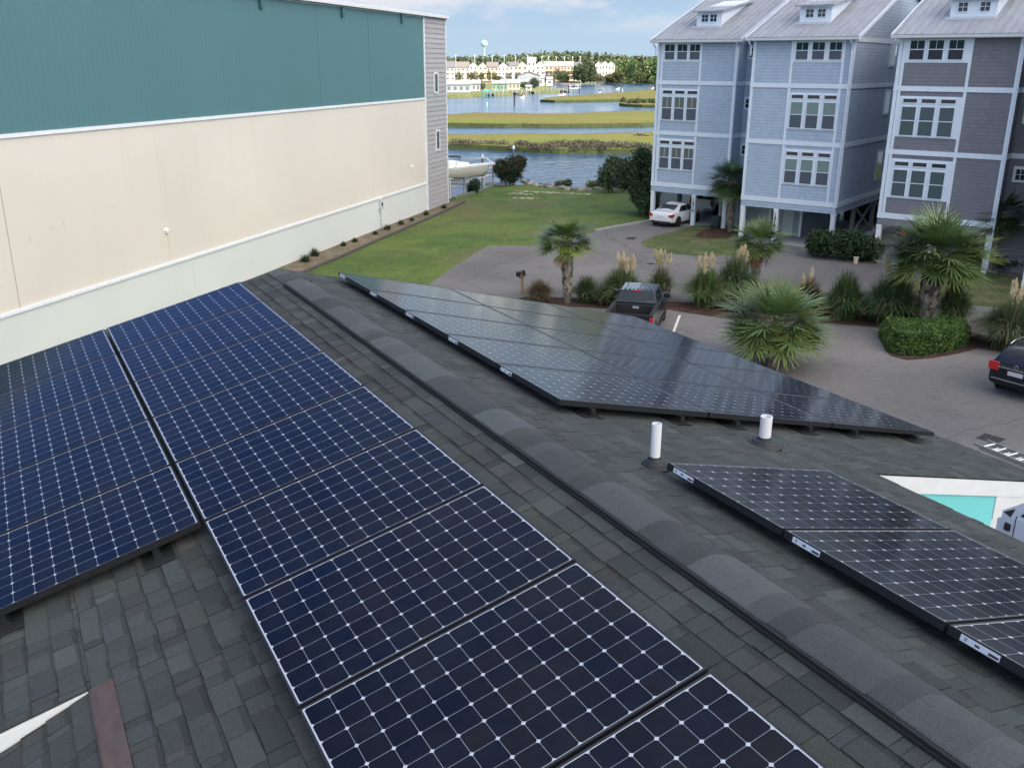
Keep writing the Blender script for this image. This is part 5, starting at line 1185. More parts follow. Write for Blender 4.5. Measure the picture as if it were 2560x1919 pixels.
# --- white sedan: local x forward, rear at x=-2.3
car_w = mat('white_car_paint', (0.72, 0.76, 0.80), 0.28, coat=0.8); 
def sedan(loc, az, label, paint_, name='parked_car', cat='car'):
    o = empty(name, loc, az_rot(az), label, cat)
    W = 0.93
    S = [(-2.30, sec(.70, .80, .62, .42, .60, .86, .90, .02)), (-2.22, sec(.78, .88, .70, .30, .60, .93, 1.00, .02)), (-1.85, sec(.80, .92, .72, .22, .62, .98, 1.04, .02)), (-1.45, sec(.82, W, .70, .20, .60, .98, 1.10, .03)),
         (-0.75, sec(.82, W, .62, .20, .60, .97, 1.40, .04)), (-0.1, sec(.82, W, .62, .20, .60, .95, 1.46, .03)), (0.45, sec(.82, W, .62, .20, .60, .94, 1.40, .04)), (1.05, sec(.82, W, .70, .20, .60, .93, 1.03, .04)), (1.6, sec(.82, .92, .68, .22, .58, .85, .93, .03)), (2.10, sec(.78, .88, .60, .26, .55, .72, .80, .02)), (2.32, sec(.66, .74, .5, .36, .5, .6, .66, .01))]
    mb = MB(); loft(mb, S); b = mb.build('body', paint_, o, smooth=True)
    sb = b.modifiers.new('s', 'SUBSURF'); sb.levels = 1; sb.render_levels = 2
    g = MB(); quad_panel(g, [(-1.50, -.60, 1.105), (-1.50, .60, 1.105), (-0.84, .53, 1.385), (-0.84, -.53, 1.385)], .012, (-.4, 0, 1)); g.build('rear_window', dark_glass, o)
    g = MB(); quad_panel(g, [(1.10, -.62, 1.04), (0.50, -.55, 1.385), (0.50, .55, 1.385), (1.10, .62, 1.04)], .012, (.5, 0, 1)); g.build('windscreen', dark_glass, o)
    for s in (-1, 1):
        g = MB(); quad_panel(g, [(-1.25, s*.865, 1.0), (-0.15, s*.875, 1.0), (-0.15, s*.70, 1.345), (-0.72, s*.70, 1.33)], .014, (0, s, .45)); g.build('side_window', dark_glass, o)
        g = MB(); quad_panel(g, [(-0.08, s*.875, 1.0), (0.88, s*.87, 1.0), (0.42, s*.70, 1.33), (-0.08, s*.70, 1.345)], .014, (0, s, .45)); g.build('side_window', dark_glass, o)
        mb = MB(); mb.prism([(-2.29, .68), (-2.29, .88), (-1.92, .93), (-2.05, .74)], s*.62, s*.925, 'y'); mb.build('tail_lamp', red_l, o, bevel=.015)
        mb = MB(); mb.box((0.55, min(s*.93, s*1.08), .93), (0.75, max(s*.93, s*1.08), 1.05)); mb.build('mirror', paint_, o, bevel=.03)
        wheel(o, -1.38, s*.80, .33, .22); wheel(o, 1.39, s*.80, .33, .22)
        mb = MB(); mb.lathe([(.385, -.06), (.40, .0), (.385, .06), (.30, .0)], n=20)
        for xx in (-1.38, 1.39):
            a_ = MB(); a_.lathe([(.39, -.02), (.39, .02)], n=24); a_.add([(0, 0, 0)], []); w_ = MB(); w_.tube((xx, s*.86, .34), (xx, s*.934, .34), .385, n=22); w_.build('wheel_arch', mat('arch_black', (.008, .008, .01), .8), o)
    mb = MB(); mb.box((-2.33, -.70, .24), (-2.16, .70, .40)); mb.build('lower_bumper', black_metal, o, bevel=.02)
    mb = MB(); mb.box((-2.335, -.26, .68), (-2.31, .26, .79)); mb.build('number_plate', mat('plate_white', (.6, .63, .66), .5, vary=.1, vscale=14), o)
    return o
sedan((38.55+math.sin(R(67))*0.75, 41.65+math.cos(R(67))*0.75, GZ+.03), 67, 'white sedan parked nose-in under the leftmost blue house', car_w)
# --- black pickup
tr_p = mat('black_truck_paint', (0.010, 0.016, 0.023), 0.25, coat=0.25, spec=0.35); bed_k = mat('bed_black', (0.010, 0.011, 0.012), 0.8)
def pickup(loc, az, label, paint_, sc=0.96, detail=True):
    o = empty('pickup_truck', loc, az_rot(az), label, 'pickup truck'); o.scale = (sc, sc, sc)
    # x = 0 at the tailgate, forward positive
    mb = MB()
    loft(mb, [(1.95, sec(.90, 1.0, .98, .42, .8, 1.20, 1.30, .0)), (2.05, sec(.90, 1.0, .98, .42, .8, 1.22, 1.33, .0)), (3.9, sec(.90, 1.0, .97, .42, .8, 1.22, 1.30, .0)), (4.2, sec(.90, 1.0, .92, .42, .8, 1.16, 1.24, .03)), (5.55, sec(.88, .98, .86, .45, .8, 1.05, 1.15, .03)), (5.75, sec(.80, .92, .80, .5, .8, .95, 1.02, .01))])
    mb.build('body', paint_, o, smooth=False, bevel=.03)
    mb = MB()
    loft(mb, [(2.02, [(0, 1.28), (.93, 1.28), (.92, 1.36), (.905, 1.37), (.90, 1.38), (.0, 1.385)]), (2.30, [(0, 1.28), (.93, 1.28), (.92, 1.36), (.76, 1.80), (.70, 1.86), (.0, 1.885)]), (3.55, [(0, 1.28), (.93, 1.28), (.92, 1.36), (.77, 1.84), (.71, 1.90), (.0, 1.93)]), (3.75, [(0, 1.28), (.93, 1.28), (.92, 1.36), (.76, 1.80), (.70, 1.86), (.0, 1.89)]), (4.45, [(0, 1.20), (.93, 1.20), (.92, 1.24), (.90, 1.25), (.88, 1.26), (.0, 1.27)])])
    mb.build('cab', paint_, o, bevel=.02)
    mb = MB()
    for y in (-.55, -.36, -.18, 0, .18, .36, .55): mb.box((2.42, y-.03, 1.86), (3.5, y+.03, 1.905))
    mb.build('roof_ribs', paint_, o)
    mb = MB()   # bed box: floor, sides, tailgate
    mb.box((0.0, -.99, .45), (.06, .99, 1.36)); mb.box((.06, -1.0, .45), (2.0, -.84, 1.36)); mb.box((.06, .84, .45), (2.0, 1.0, 1.36)); mb.box((.06, -.84, .45), (1.95, .84, .82))
    mb.build('cargo_bed', paint_, o, bevel=.025)
    mb = MB(); mb.box((.07, -.835, .825), (1.94, .835, .84)); mb.box((1.93, -.835, .84), (1.95, .835, 1.30))
    for s in (-1, 1): mb.box((.07, s*.838-.006, .84), (1.94, s*.838+.006, 1.345))
    mb.build('bed_liner', bed_k, o)
    mb = MB(); mb.box((-0.005, -.99, 1.335), (.075, .99, 1.375))
    for s in (-1, 1): mb.box((.075, s*.92-.085, 1.355), (2.0, s*.92+.085, 1.378))
    mb.build('bed_rail', bed_k, o)
    g = MB(); quad_panel(g, [(2.055, -.80, 1.425), (2.055, .80, 1.425), (2.275, .70, 1.78), (2.275, -.70, 1.78)][::-1], .010, (-1, 0, .55)); g.build('rear_window', dark_glass, o)
    g = MB(); quad_panel(g, [(4.35, -.80, 1.31), (3.80, -.68, 1.80), (3.80, .68, 1.80), (4.35, .80, 1.31)], .012, (.6, 0, .8)); g.build('windscreen', dark_glass, o)
    for s in (-1, 1):
        for (a, b) in ((2.35, 2.98), (3.06, 3.72)):
            g = MB(); quad_panel(g, [(a, s*.895, 1.42), (b, s*.897, 1.42), (b, s*.785, 1.80), (a+.06, s*.782, 1.78)], .012, (0, s, .35)); g.build('side_window', dark_glass, o)
        mb = MB(); y0, y1 = sorted((s*.86, s*1.012)); mb.box((-.012, y0, .86), (.12, y1, 1.28)); mb.build('tail_lamp', red_l, o, bevel=.02)
        mb = MB(); y0, y1 = sorted((s*.99, s*1.27)); mb.box((3.72, y0, 1.28), (3.84, y1, 1.50)); mb.build('mirror', mat('mirror_black', (.012, .014, .016), .3), o, bevel=.03)
        wheel(o, 1.15, s*.88, .40, .26); wheel(o, 4.75, s*.88, .40, .26)
        for xx in (1.15, 4.75):
            w_ = MB(); w_.tube((xx, s*.93, .42), (xx, s*1.003, .42), .47, n=22); w_.build('wheel_arch', mat('arch_black', (.008, .008, .01), .8), o)
        mb = MB(); mb.tube((2.9, s*1.004, .52), (2.9, s*1.004, .60), .01, n=4)
        mb = MB(); mb.box((2.0, min(s*.98, s*1.06), .38), (4.2, max(s*.98, s*1.06), .44)); mb.build('side_step', black_metal, o)
    mb = MB(); mb.box((2.26, -.20, 1.835), (2.32, .20, 1.875)); mb.build('brake_lamp', red_l, o)
    mb = MB(); mb.box((-.16, -.95, .48), (0.02, .95, .66)); mb.build('bumper', chrome if not detail else mat('dark_chrome', (.2, .2, .22), .25, metal=.8), o, bevel=.03)
    if detail:
        mb = MB(); mb.box((1.918, -.14, 1.15), (1.929, .12, 1.24)); lb = mb.build('sticker', mat('sticker_white', (.42, .48, .55), .5), o)
        mb = MB(); 
        for k in range(6): mb.box((1.9165, -.11+k*.035, 1.17), (1.918, -.088+k*.035, 1.22))
        mb.build('print', lab_k, lb)
        mb = MB(); mb.box((0.9, -.20, .842), (1.5, .35, .96)); mb.build('white_box', mat('box_pale', (.5, .54, .58), .6), o, bevel=.01)
        mb = MB(); mb.tube((3.3, .55, 1.9), (3.28, .55, 2.02), .012, n=6); mb.build('antenna', black_metal, o)
    return o
pickup((18.35, 18.30, GZ+.012), 44, 'black crew-cab pickup parked nose-out beyond the solar panels', tr_p)
wt = pickup((42.98, 43.9, GZ+.03), 65, 'white pickup seen from behind in the shade under the leftmost blue house', car_w, 0.9, False)
# --- dark SUV at the right edge
def suv(loc, az, label):
    o = empty('parked_car', loc, az_rot(az), label, 'SUV'); p = mat('black_suv_paint', (0.006, 0.008, 0.015), 0.18, coat=0.35, spec=0.35)
    S = [(0.0, sec(.78, .88, .80, .42, .70, 1.0, 1.05, .0)), (0.05, sec(.86, .95, .82, .34, .70, 1.10, 1.20, .0)), (0.35, sec(.88, .965, .70, .30, .70, 1.10, 1.58, .03)), (0.6, sec(.88, .965, .70, .30, .70, 1.10, 1.68, .03)), (2.2, sec(.88, .965, .70, .30, .70, 1.08, 1.73, .03)), (3.0, sec(.88, .965, .70, .30, .70, 1.06, 1.62, .03)), (3.7, sec(.88, .96, .78, .30, .70, 1.04, 1.15, .03)), (4.6, sec(.84, .92, .7, .34, .65, .92, 1.0, .03)), (4.85, sec(.7, .8, .6, .42, .6, .75, .8, .0))]
    mb = MB(); loft(mb, S); b = mb.build('body', p, o, smooth=True); sb = b.modifiers.new('s', 'SUBSURF'); sb.levels = 1; sb.render_levels = 2
    g = MB(); quad_panel(g, [(.10, -.72, 1.18), (.10, .72, 1.18), (.38, .62, 1.55), (.38, -.62, 1.55)][::-1], .012, (-1, 0, .6)); g.build('rear_window', dark_glass, o)
    for s in (-1, 1):
        g = MB(); quad_panel(g, [(.55, s*.915, 1.14), (1.3, s*.92, 1.14), (1.3, s*.76, 1.60), (.75, s*.76, 1.58)], .014, (0, s, .35)); g.build('side_window', dark_glass, o)
        g = MB(); quad_panel(g, [(1.38, s*.92, 1.14), (3.2, s*.92, 1.12), (2.75, s*.76, 1.58), (1.38, s*.76, 1.61)], .014, (0, s, .35)); g.build('side_window', dark_glass, o)
        mb = MB(); mb.prism([(-.01, .86), (-.01, 1.16), (.38, 1.12), (.22, .88)], *sorted((s*.60, s*.965)), 'y'); mb.build('tail_lamp', red_l, o, bevel=.02)
        mb = MB(); mb.path([(0.62, s*.66, 1.70), (0.9, s*.68, 1.77), (1.8, s*.69, 1.80), (2.6, s*.68, 1.77), (2.9, s*.66, 1.69)], .022, 6); mb.build('roof_rail', chrome, o)
        wheel(o, .98, s*.84, .37, .25); wheel(o, 3.9, s*.84, .37, .25)
        for xx in (.98, 3.9):
            w_ = MB(); w_.tube((xx, s*.90, .38), (xx, s*.972, .38), .43, n=22); w_.build('wheel_arch', mat('arch_black'), o)
    mb = MB(); mb.box((-.035, -.62, 1.00), (.02, .62, 1.03)); mb.build('chrome_strip', chrome, o)
    mb = MB(); mb.box((-.05, -.80, .58), (.05, .80, .61)); mb.build('bumper_strip', chrome, o)
    mb = MB(); mb.box((-.04, -.26, .80), (-.02, .26, .94)); mb.build('number_plate', plate_m, o)
    mb = MB(); mb.lathe([(.07, 0), (.07, .012), (.05, .014)], n=16); e_ = mb.build('round_badge', chrome, o, (-.028, 0, 1.12)); e_.rotation_euler = (0, -math.pi/2, 0)
    return o
suv((26.12+0.10, 7.05, GZ+.012), 84, 'black SUV with silver roof rails at the right photo edge')
# --- white van with ladder on its rack
vn = empty('work_van', (17.25, 0.9, GZ+.012), az_rot(180), 'white work van half hidden by the turquoise gable at the right edge', 'van')
vp = mat('van_white', (0.45, 0.52, 0.64), 0.35, coat=0.4)
# x = 0 is the far (front) end, body runs to +x (towards the building side)
mb = MB()
loft(mb, [(-.35, [(0, .35), (.75, .35), (.85, .5), (.85, .8), (.8, .95), (.0, 1.0)]), (.10, [(0, .3), (.9, .3), (.98, .5), (.98, .90), (.95, 1.0), (.0, 1.05)]), (.32, [(0, .3), (.9, .3), (.98, .5), (.98, .92), (.95, 1.04), (.0, 1.10)]), (1.25, [(0, .3), (.9, .3), (.98, .5), (.98, 1.0), (.84, 1.85), (.0, 1.93)]), (5.0, [(0, .3), (.9, .3), (.98, .5), (.98, 1.0), (.86, 1.88), (.0, 1.96)]), (5.05, [(0, .4), (.85, .4), (.92, .5), (.92, 1.0), (.8, 1.8), (.0, 1.88)])])
mb.build('body', vp, vn, bevel=.03)
for s in (-1, 1):
    g = MB(); quad_panel(g, [(.36, s*.972, 1.0), (.55, s*.972, .94), (.60, s*.955, 1.17)], .016, (0, s, .1)); g.build('quarter_window', dark_glass, vn)
    g = MB(); quad_panel(g, [(.76, s*.962, 1.06), (1.75, s*.962, 1.06), (1.75, s*.875, 1.62), (1.16, s*.875, 1.62)], .016, (0, s, .2)); g.build('side_window', dark_glass, vn)
    wheel(vn, .75, s*.86, .34, .23); wheel(vn, 4.1, s*.86, .34, .23)
    mb = MB(); y0, y1 = sorted((s*.975, s*1.03)); mb.box((.45, y0, .60), (.60, y1, .79)); mb.build('mirror', black_metal, vn, bevel=.025)
    for xx in (.67, 1.84): mb = MB(); mb.box((xx, min(s*.975, s*.988), .45), (xx+.02, max(s*.975, s*.988), 1.02)); mb.build('door_gap', black_metal, vn)
g = MB(); quad_panel(g, [(.36, -.82, 1.14), (.36, .82, 1.14), (1.15, .72, 1.82), (1.15, -.72, 1.82)][::-1], .015, (-.7, 0, .7)); g.build('windscreen', dark_glass, vn)
mb = MB()
for x in (1.6, 3.0, 4.6):
    mb.box((x-.02, -.80, 1.93), (x+.02, .80, 1.97)); mb.box((x-.02, -.80, 1.84), (x+.02, -.76, 1.93)); mb.box((x-.02, .76, 1.84), (x+.02, .80, 1.93))
mb.build('roof_rack', black_metal, vn)
lad = empty('ladder', (16.90, 1.96, GZ+1.99), R(-93), 'aluminium ladder lying lengthwise on the roof rack of the work van', 'ladder')
for k, (dx, yo, zo, nr) in enumerate(((0, 0.0, 0.03, 16), (-0.28, -0.03, -0.05+.03, 15))):
    for y in (0, 0.46 if k == 0 else 0.40):
        mb = MB(); mb.box((0+(.0 if k == 0 else .15), y-.012+yo*0, zo), (5.2, y+.012, zo+.07)); mb.build('side_rail', mat('alu_rail', (.28, .29, .30), .45, metal=.6), lad)
    for j in range(nr):
        x = 0.22+j*0.31+(0.155 if k else 0)
        mb = MB(); mb.tube((x, 0, zo+.035), (x, 0.46 if k == 0 else .40, zo+.035), .02, n=8); mb.build('rung', mat('alu_rung', (.72, .74, .72), .4, metal=.2), lad)
# --- bins, bucket, mailbox, buoy
bin_m = mat('dark_green_plastic', (0.015, 0.04, 0.042), 0.5); bin_k = mat('dark_grey_plastic', (0.022, 0.024, 0.032), 0.5)
def wheelie(loc, m_, label, s=1.0, rz=0):
    o = empty('wheelie_bin', loc, rz, label, 'bin'); mb = MB()
    mb.add([(-.24*s, -.28*s, .06), (.24*s, -.28*s, .06), (.24*s, .28*s, .06), (-.24*s, .28*s, .06), (-.30*s, -.36*s, .95*s), (.30*s, -.36*s, .95*s), (.30*s, .36*s, .95*s), (-.30*s, .36*s, .95*s)], [(0, 3, 2, 1), (4, 5, 6, 7), (0, 1, 5, 4), (1, 2, 6, 5), (2, 3, 7, 6), (3, 0, 4, 7)]); mb.build('bin_body', m_, o, bevel=.02)
    mb = MB(); mb.box((-.32*s, -.38*s, .955*s), (.32*s, .38*s, 1.03*s)); mb.build('lid', m_, o, bevel=.025)
    for x in (-.26*s, .26*s): mb = MB(); mb.tube((x-.03, .32*s, .1), (x+.03, .32*s, .1), .1, n=12); mb.build('wheel', rubber, o)
    return o
wheelie((40.3, 38.9, GZ+.03), bin_m, 'dark green bin beside the dark palm near the leftmost blue house', 0.8, R(20))
wheelie((41.35, 26.55, GZ+.03), bin_k, 'dark grey wheeled bin beside the corner pillar of the mauve house', 1.0, R(25))
mb = MB(); mb.lathe([(.11, 0), (.14, .36), (.15, .36), (.15, .38), (.12, .38), (.10, .02), (.001, .02)], n=18); tag(mb.build('bucket', mat('cream_plastic', (.50, .47, .36), .5), None, (39.35, 25.75, GZ+.03)), 'small cream bucket standing by the drive in front of the dark bush', 'bucket')
mbx = empty('mailbox', (19.0, 28.1, GZ+.0), R(35), 'black mailbox on a yellowish wooden post above the far solar array', 'mailbox')
pm = mat('new_timber', (0.30, 0.20, 0.08), 0.8, vary=0.15, vscale=8)
mb = MB(); mb.box((-.05, -.05, 0), (.05, .05, 1.05)); mb.build('post', pm, mbx)
mb = MB(); mb.box((-.32, -.045, .86), (.38, .045, .94)); mb.build('arm', pm, mbx)
mb = MB(); mb.prism([(-.12, .95), (.12, .95), (.12, 1.10), (.09, 1.18), (.0, 1.21), (-.09, 1.18), (-.12, 1.10)], -.46, .10, 'x'); mbb = mb.build('box', mat('mailbox_black', (.012, .012, .014), .4), mbx)
mb = MB(); mb.box((-.42, -.1235, 1.04), (-.26, -.1205, 1.09)); mb.build('red_sticker', mat('red_sticker', (.30, .03, .03), .5), mbb); mb = MB(); mb.box((-.42, -.1235, .97), (-.28, -.1205, 1.03)); mb.build('white_sticker', mat('sticker_white2', (.5, .5, .5), .5), mbb)
# terracotta pot hanging under the mauve house
ho = empty('hanging_basket', (42.34, 25.21, GZ+1.42), 0, 'orange hanging flower basket under the front edge of the mauve house', 'hanging basket')
mb = MB(); mb.lathe([(.001, .0), (.14, .03), (.24, .30), (.26, .32)], n=14); mb.build('pot', mat('orange_pot', (.45, .13, .05), .7), ho); mb = MB(); 
for a in (0, 2.1, 4.2): mb.tube((.25*math.cos(a), .25*math.sin(a), .32), (0, 0, .68), .006, n=4)
mb.build('hanger', black_metal, ho)
# white panel fence beyond the first house
def wfence(p, q, h_, label, n=6, z=GZ):
    a = Vector((*p, 0)); b = Vector((*q, 0)); d = b-a; o = empty('panel_fence', (a.x, a.y, z), math.atan2(d.y, d.x), label, 'fence'); Ln = d.length
    for k in range(n+1): mb = MB(); x = Ln*k/n; mb.box((x-.06, -.06, 0), (x+.06, .06, h_+.08)); mb.build('post', pil_m, o)
    for k in range(n): mb = MB(); mb.box((Ln*k/n+.06, -.015, .06), (Ln*(k+1)/n-.06, .015, h_)); mb.build('panel', pil_m, o)
wfence((41.89, 49.13), (47.7, 45.66), 1.45, 'white panel fence behind the leftmost blue house')

# ================================================================== waterfront: fence, boat, piles
P0 = Vector((-2.9855, -11.1245, 2.4395))
galv = mat('galvanised', (0.42, 0.44, 0.46), 0.5, metal=0.5); 
fc = empty('dock_fence', (30.2, 60.6, GZ), 0, 'grey rail fence between the grey wall corner and the red-flowering bush', 'fence')
fp = [(30.3, 60.7), (32.6, 62.7), (34.4, 64.5), (36.1, 65.9), (37.9, 67.5)]
for k, (x, y) in enumerate(fp):
    mb = MB(); mb.box((x-30.2-.055, y-60.6-.07, -.05), (x-30.2+.055, y-60.6+.07, 1.72)); mb.build('post', mat('fence_grey', (.50, .51, .50), .7, vary=.1, vscale=5), fc)
for k in range(len(fp)-1):
    for z in (0.95, 1.58): mb = MB(); mb.tube((fp[k][0]-30.2, fp[k][1]-60.6, z), (fp[k+1][0]-30.2, fp[k+1][1]-60.6, z), .055, n=6); mb.build('rail', mat('fence_grey'), fc)
    mb = MB(); a = Vector((fp[k][0]-30.2, fp[k][1]-60.6, 0)); b = Vector((fp[k+1][0]-30.2, fp[k+1][1]-60.6, 0)); nn = 16
    for j in range(nn):
        p = a.lerp(b, (j+.5)/nn); mb.tube(p+Vector((0, 0, .05)), p+Vector((0, 0, 1.55)), .008, n=4)
    mb.build('wires', galv, fc)
mb = MB(); strip_along([(30.4, 60.1), (33.0, 62.2), (35.5, 64.4), (37.7, 66.9)], -.14, .14, GZ, GZ+.22, mb); tag(mb.build('seawall_cap', mat('green_timber', (.14, .17, .12), .9, vary=.3, vscale=4, bump=.4)), 'greenish weathered timber beam at the foot of the dock fence', 'timber beam')
# boat on a lift
bt = empty('motor_boat', (30.0, 63.4, WZ), 0, 'white cabin cruiser with black bow seats, its bow past the grey wall corner', 'boat')
bdir = Vector((0.80, -0.60, 0)).normalized(); bt.rotation_euler = (0, 0, math.atan2(bdir.y, bdir.x))
zk = 1.55; gel = mat('gelcoat', (0.80, 0.80, 0.76), 0.25, coat=0.5); hullm = mat('hull_cream', (0.50, 0.49, 0.44), 0.3, coat=0.4)
def bsec(w, zkeel, zch, zgun):
    zkeel = zkeel+.45 if zkeel < 1 else zkeel; zch = max(zch, zkeel+.12)
    return [(0, zkeel), (w*.55, zch*.55+zkeel*.45), (w*.86, zch), (w*.97, lerp(zch, zgun, .6)), (w, zgun), (w*.98, zgun+.02), (0, zgun+.04)]
S = [(-3.5, bsec(1.35, .35, .75, 1.75)), (-1.5, bsec(1.38, .33, .75, 1.80)), (0.5, bsec(1.36, .36, .82, 1.92)), (2.2, bsec(1.15, .50, .98, 2.08)), (3.6, bsec(.72, .85, 1.30, 2.24)), (4.4, bsec(.34, 1.35, 1.65, 2.33)), (4.8, bsec(.06, 2.0, 2.1, 2.38))]
S = [(x, [(y, z+zk) for y, z in s]) for x, s in S]
mb = MB(); loft(mb, S); mb.build('hull', hullm, bt, smooth=True)
mb = MB(); S2 = [(x, [(0, s[5][1]-.10), (s[4][0]+.035, s[5][1]-.10), (s[4][0]+.04, s[5][1]+.06), (0, s[5][1]+.12)]) for x, s in S]; S2.append((5.35, [(0, 3.90), (.16, 3.90), (.16, 4.02), (0, 4.03)])); loft(mb, S2); mb.build('deck', gel, bt)
mb = MB(); loft(mb, [(-1.0, [(0, 3.4), (1.05, 3.4), (.95, 4.05), (0, 4.12)]), (1.6, [(0, 3.5), (.9, 3.5), (.75, 4.12), (0, 4.18)]), (3.1, [(0, 3.7), (.45, 3.7), (.35, 3.98), (0, 4.0)])]); mb.build('cabin', gel, bt, bevel=.05)
mb = MB()
for s in (-1, 1): mb.path([(0.9, s*.42, 4.12), (0.85, s*.42, 4.50), (2.3, s*.35, 4.48), (2.4, s*.35, 4.10)], .035, 6)
mb.path([(0.86, -.42, 4.50), (0.86, .42, 4.50)], .04, 6); mb.path([(2.3, -.35, 4.48), (2.3, .35, 4.48)], .04, 6)
mb.build('black_rail', black_metal, bt)
mb = MB()
for s in (-1, 1): mb.path([(2.2, s*1.08, 3.72), (2.3, s*1.0, 4.25), (4.6, s*.25, 4.42), (5.1, s*.05, 4.05)], .018, 6)
mb.build('bow_rail', chrome, bt)
g = MB(); quad_panel(g, [(-.3, -1.0, 4.1), (-1.0, -.85, 4.85), (-1.0, .85, 4.85), (-.3, 1.0, 4.1)], .01, (.7, 0, .7)); g.build('windscreen', mat('boat_glass', (.05, .11, .13), .1), bt)
mb = MB(); mb.box((-3.2, -1.1, 5.35), (-0.55, 1.1, 5.45)); mb.build('hardtop', gel, bt, bevel=.04)
for x in (-3.0, -1.3):
    for s in (-1, 1): mb = MB(); mb.tube((x, s*1.0, 3.6), (x+.1, s*1.0, 5.36), .03, n=6); mb.build('top_post', chrome, bt)
mb = MB(); mb.box((-3.5, -1.405, 2.86), (3.0, -1.37, 2.93)); mb.box((.6, -1.41, 3.25), (.95, -1.33, 3.35)); mb.build('stripe', mat('stripe_dark', (.03, .04, .05), .5), bt)
# mooring piles with white caps
def pile(x, y, ztop, r_, label, cap=True, m_=None, z0_=WZ-1, grp='mooring piles by the dock'):
    o = empty('mooring_pile', (x, y, WZ), 0, label, 'pile', grp); mb = MB(); mb.tube((0, 0, -1), (0, 0, ztop-WZ), r_*1.05, r_, 10); mb.build('post', m_ or wood_d, o)
    if cap: mb = MB(); mb.lathe([(r_*1.25, 0), (r_*1.25, .12), (.01, .42)], n=12); mb.build('cap', white_paint, o, (0, 0, ztop-WZ))
pile(42.6, 72.2, -5.55, .12, 'tall mooring pile with a white cap behind the red-flowering bush')
pile(37.0, 67.9, -5.85, .11, 'white-capped pile standing behind the bow of the white cruiser')
pile(141.6, 252.7, -6.5, .25, 'bare dark channel pile standing alone in the water left of the marsh tip', False, mat('dark_pile', (.03, .035, .04), .8))
pile(288.8, 412.5, -7.0, .25, 'far dark channel pile in front of the wooded right shore', False, mat('dark_pile'))
pile(128.8, 246.1, -8.5, .12, 'short white marker stake in the water at the left', False, white_paint)
pile(246.6, 345.4, -7.9, .12, 'white marker stake just beyond the upper marsh island', False, white_paint)
# dock by the boat
dk = empty('dock', (33.5, 67.0, WZ), math.atan2(-0.6, 0.8), 'grey timber dock beside the white cruiser behind the fence', 'dock')
mb = MB(); mb.box((-6, 1.8, 1.3), (4.5, 3.2, 1.42)); mb.build('deck', wood_d, dk)
for x in (-5, -2, 1, 4):
    for y in (2.0, 3.0): mb = MB(); mb.tube((x, y, -1), (x, y, 1.3), .12, n=8); mb.build('pile', wood_d, dk)
    mb = MB(); mb.box((x-.04, 3.1, 1.42), (x+.04, 3.18, 2.3)); mb.build('rail_post', wood_d, dk)
mb = MB(); mb.box((-6, 3.1, 2.3), (4.5, 3.2, 2.36)); mb.build('hand_rail', wood_d, dk)
# kayak-blue tarp on the bank
mb = MB(); loft(mb, [(-1.6, [(0, 0), (.05, .02), (.05, .1), (0, .14)]), (-.8, [(0, 0), (.3, .02), (.34, .22), (0, .34)]), (.8, [(0, 0), (.3, .02), (.34, .22), (0, .34)]), (1.6, [(0, 0), (.05, .02), (.05, .1), (0, .14)])]); tag(mb.build('kayak', mat('kayak_blue', (.015, .03, .12), .4), None, (46.6, 60.6, GZ+.0), R(-20)), 'dark blue upturned kayak among the shore bushes', 'kayak')
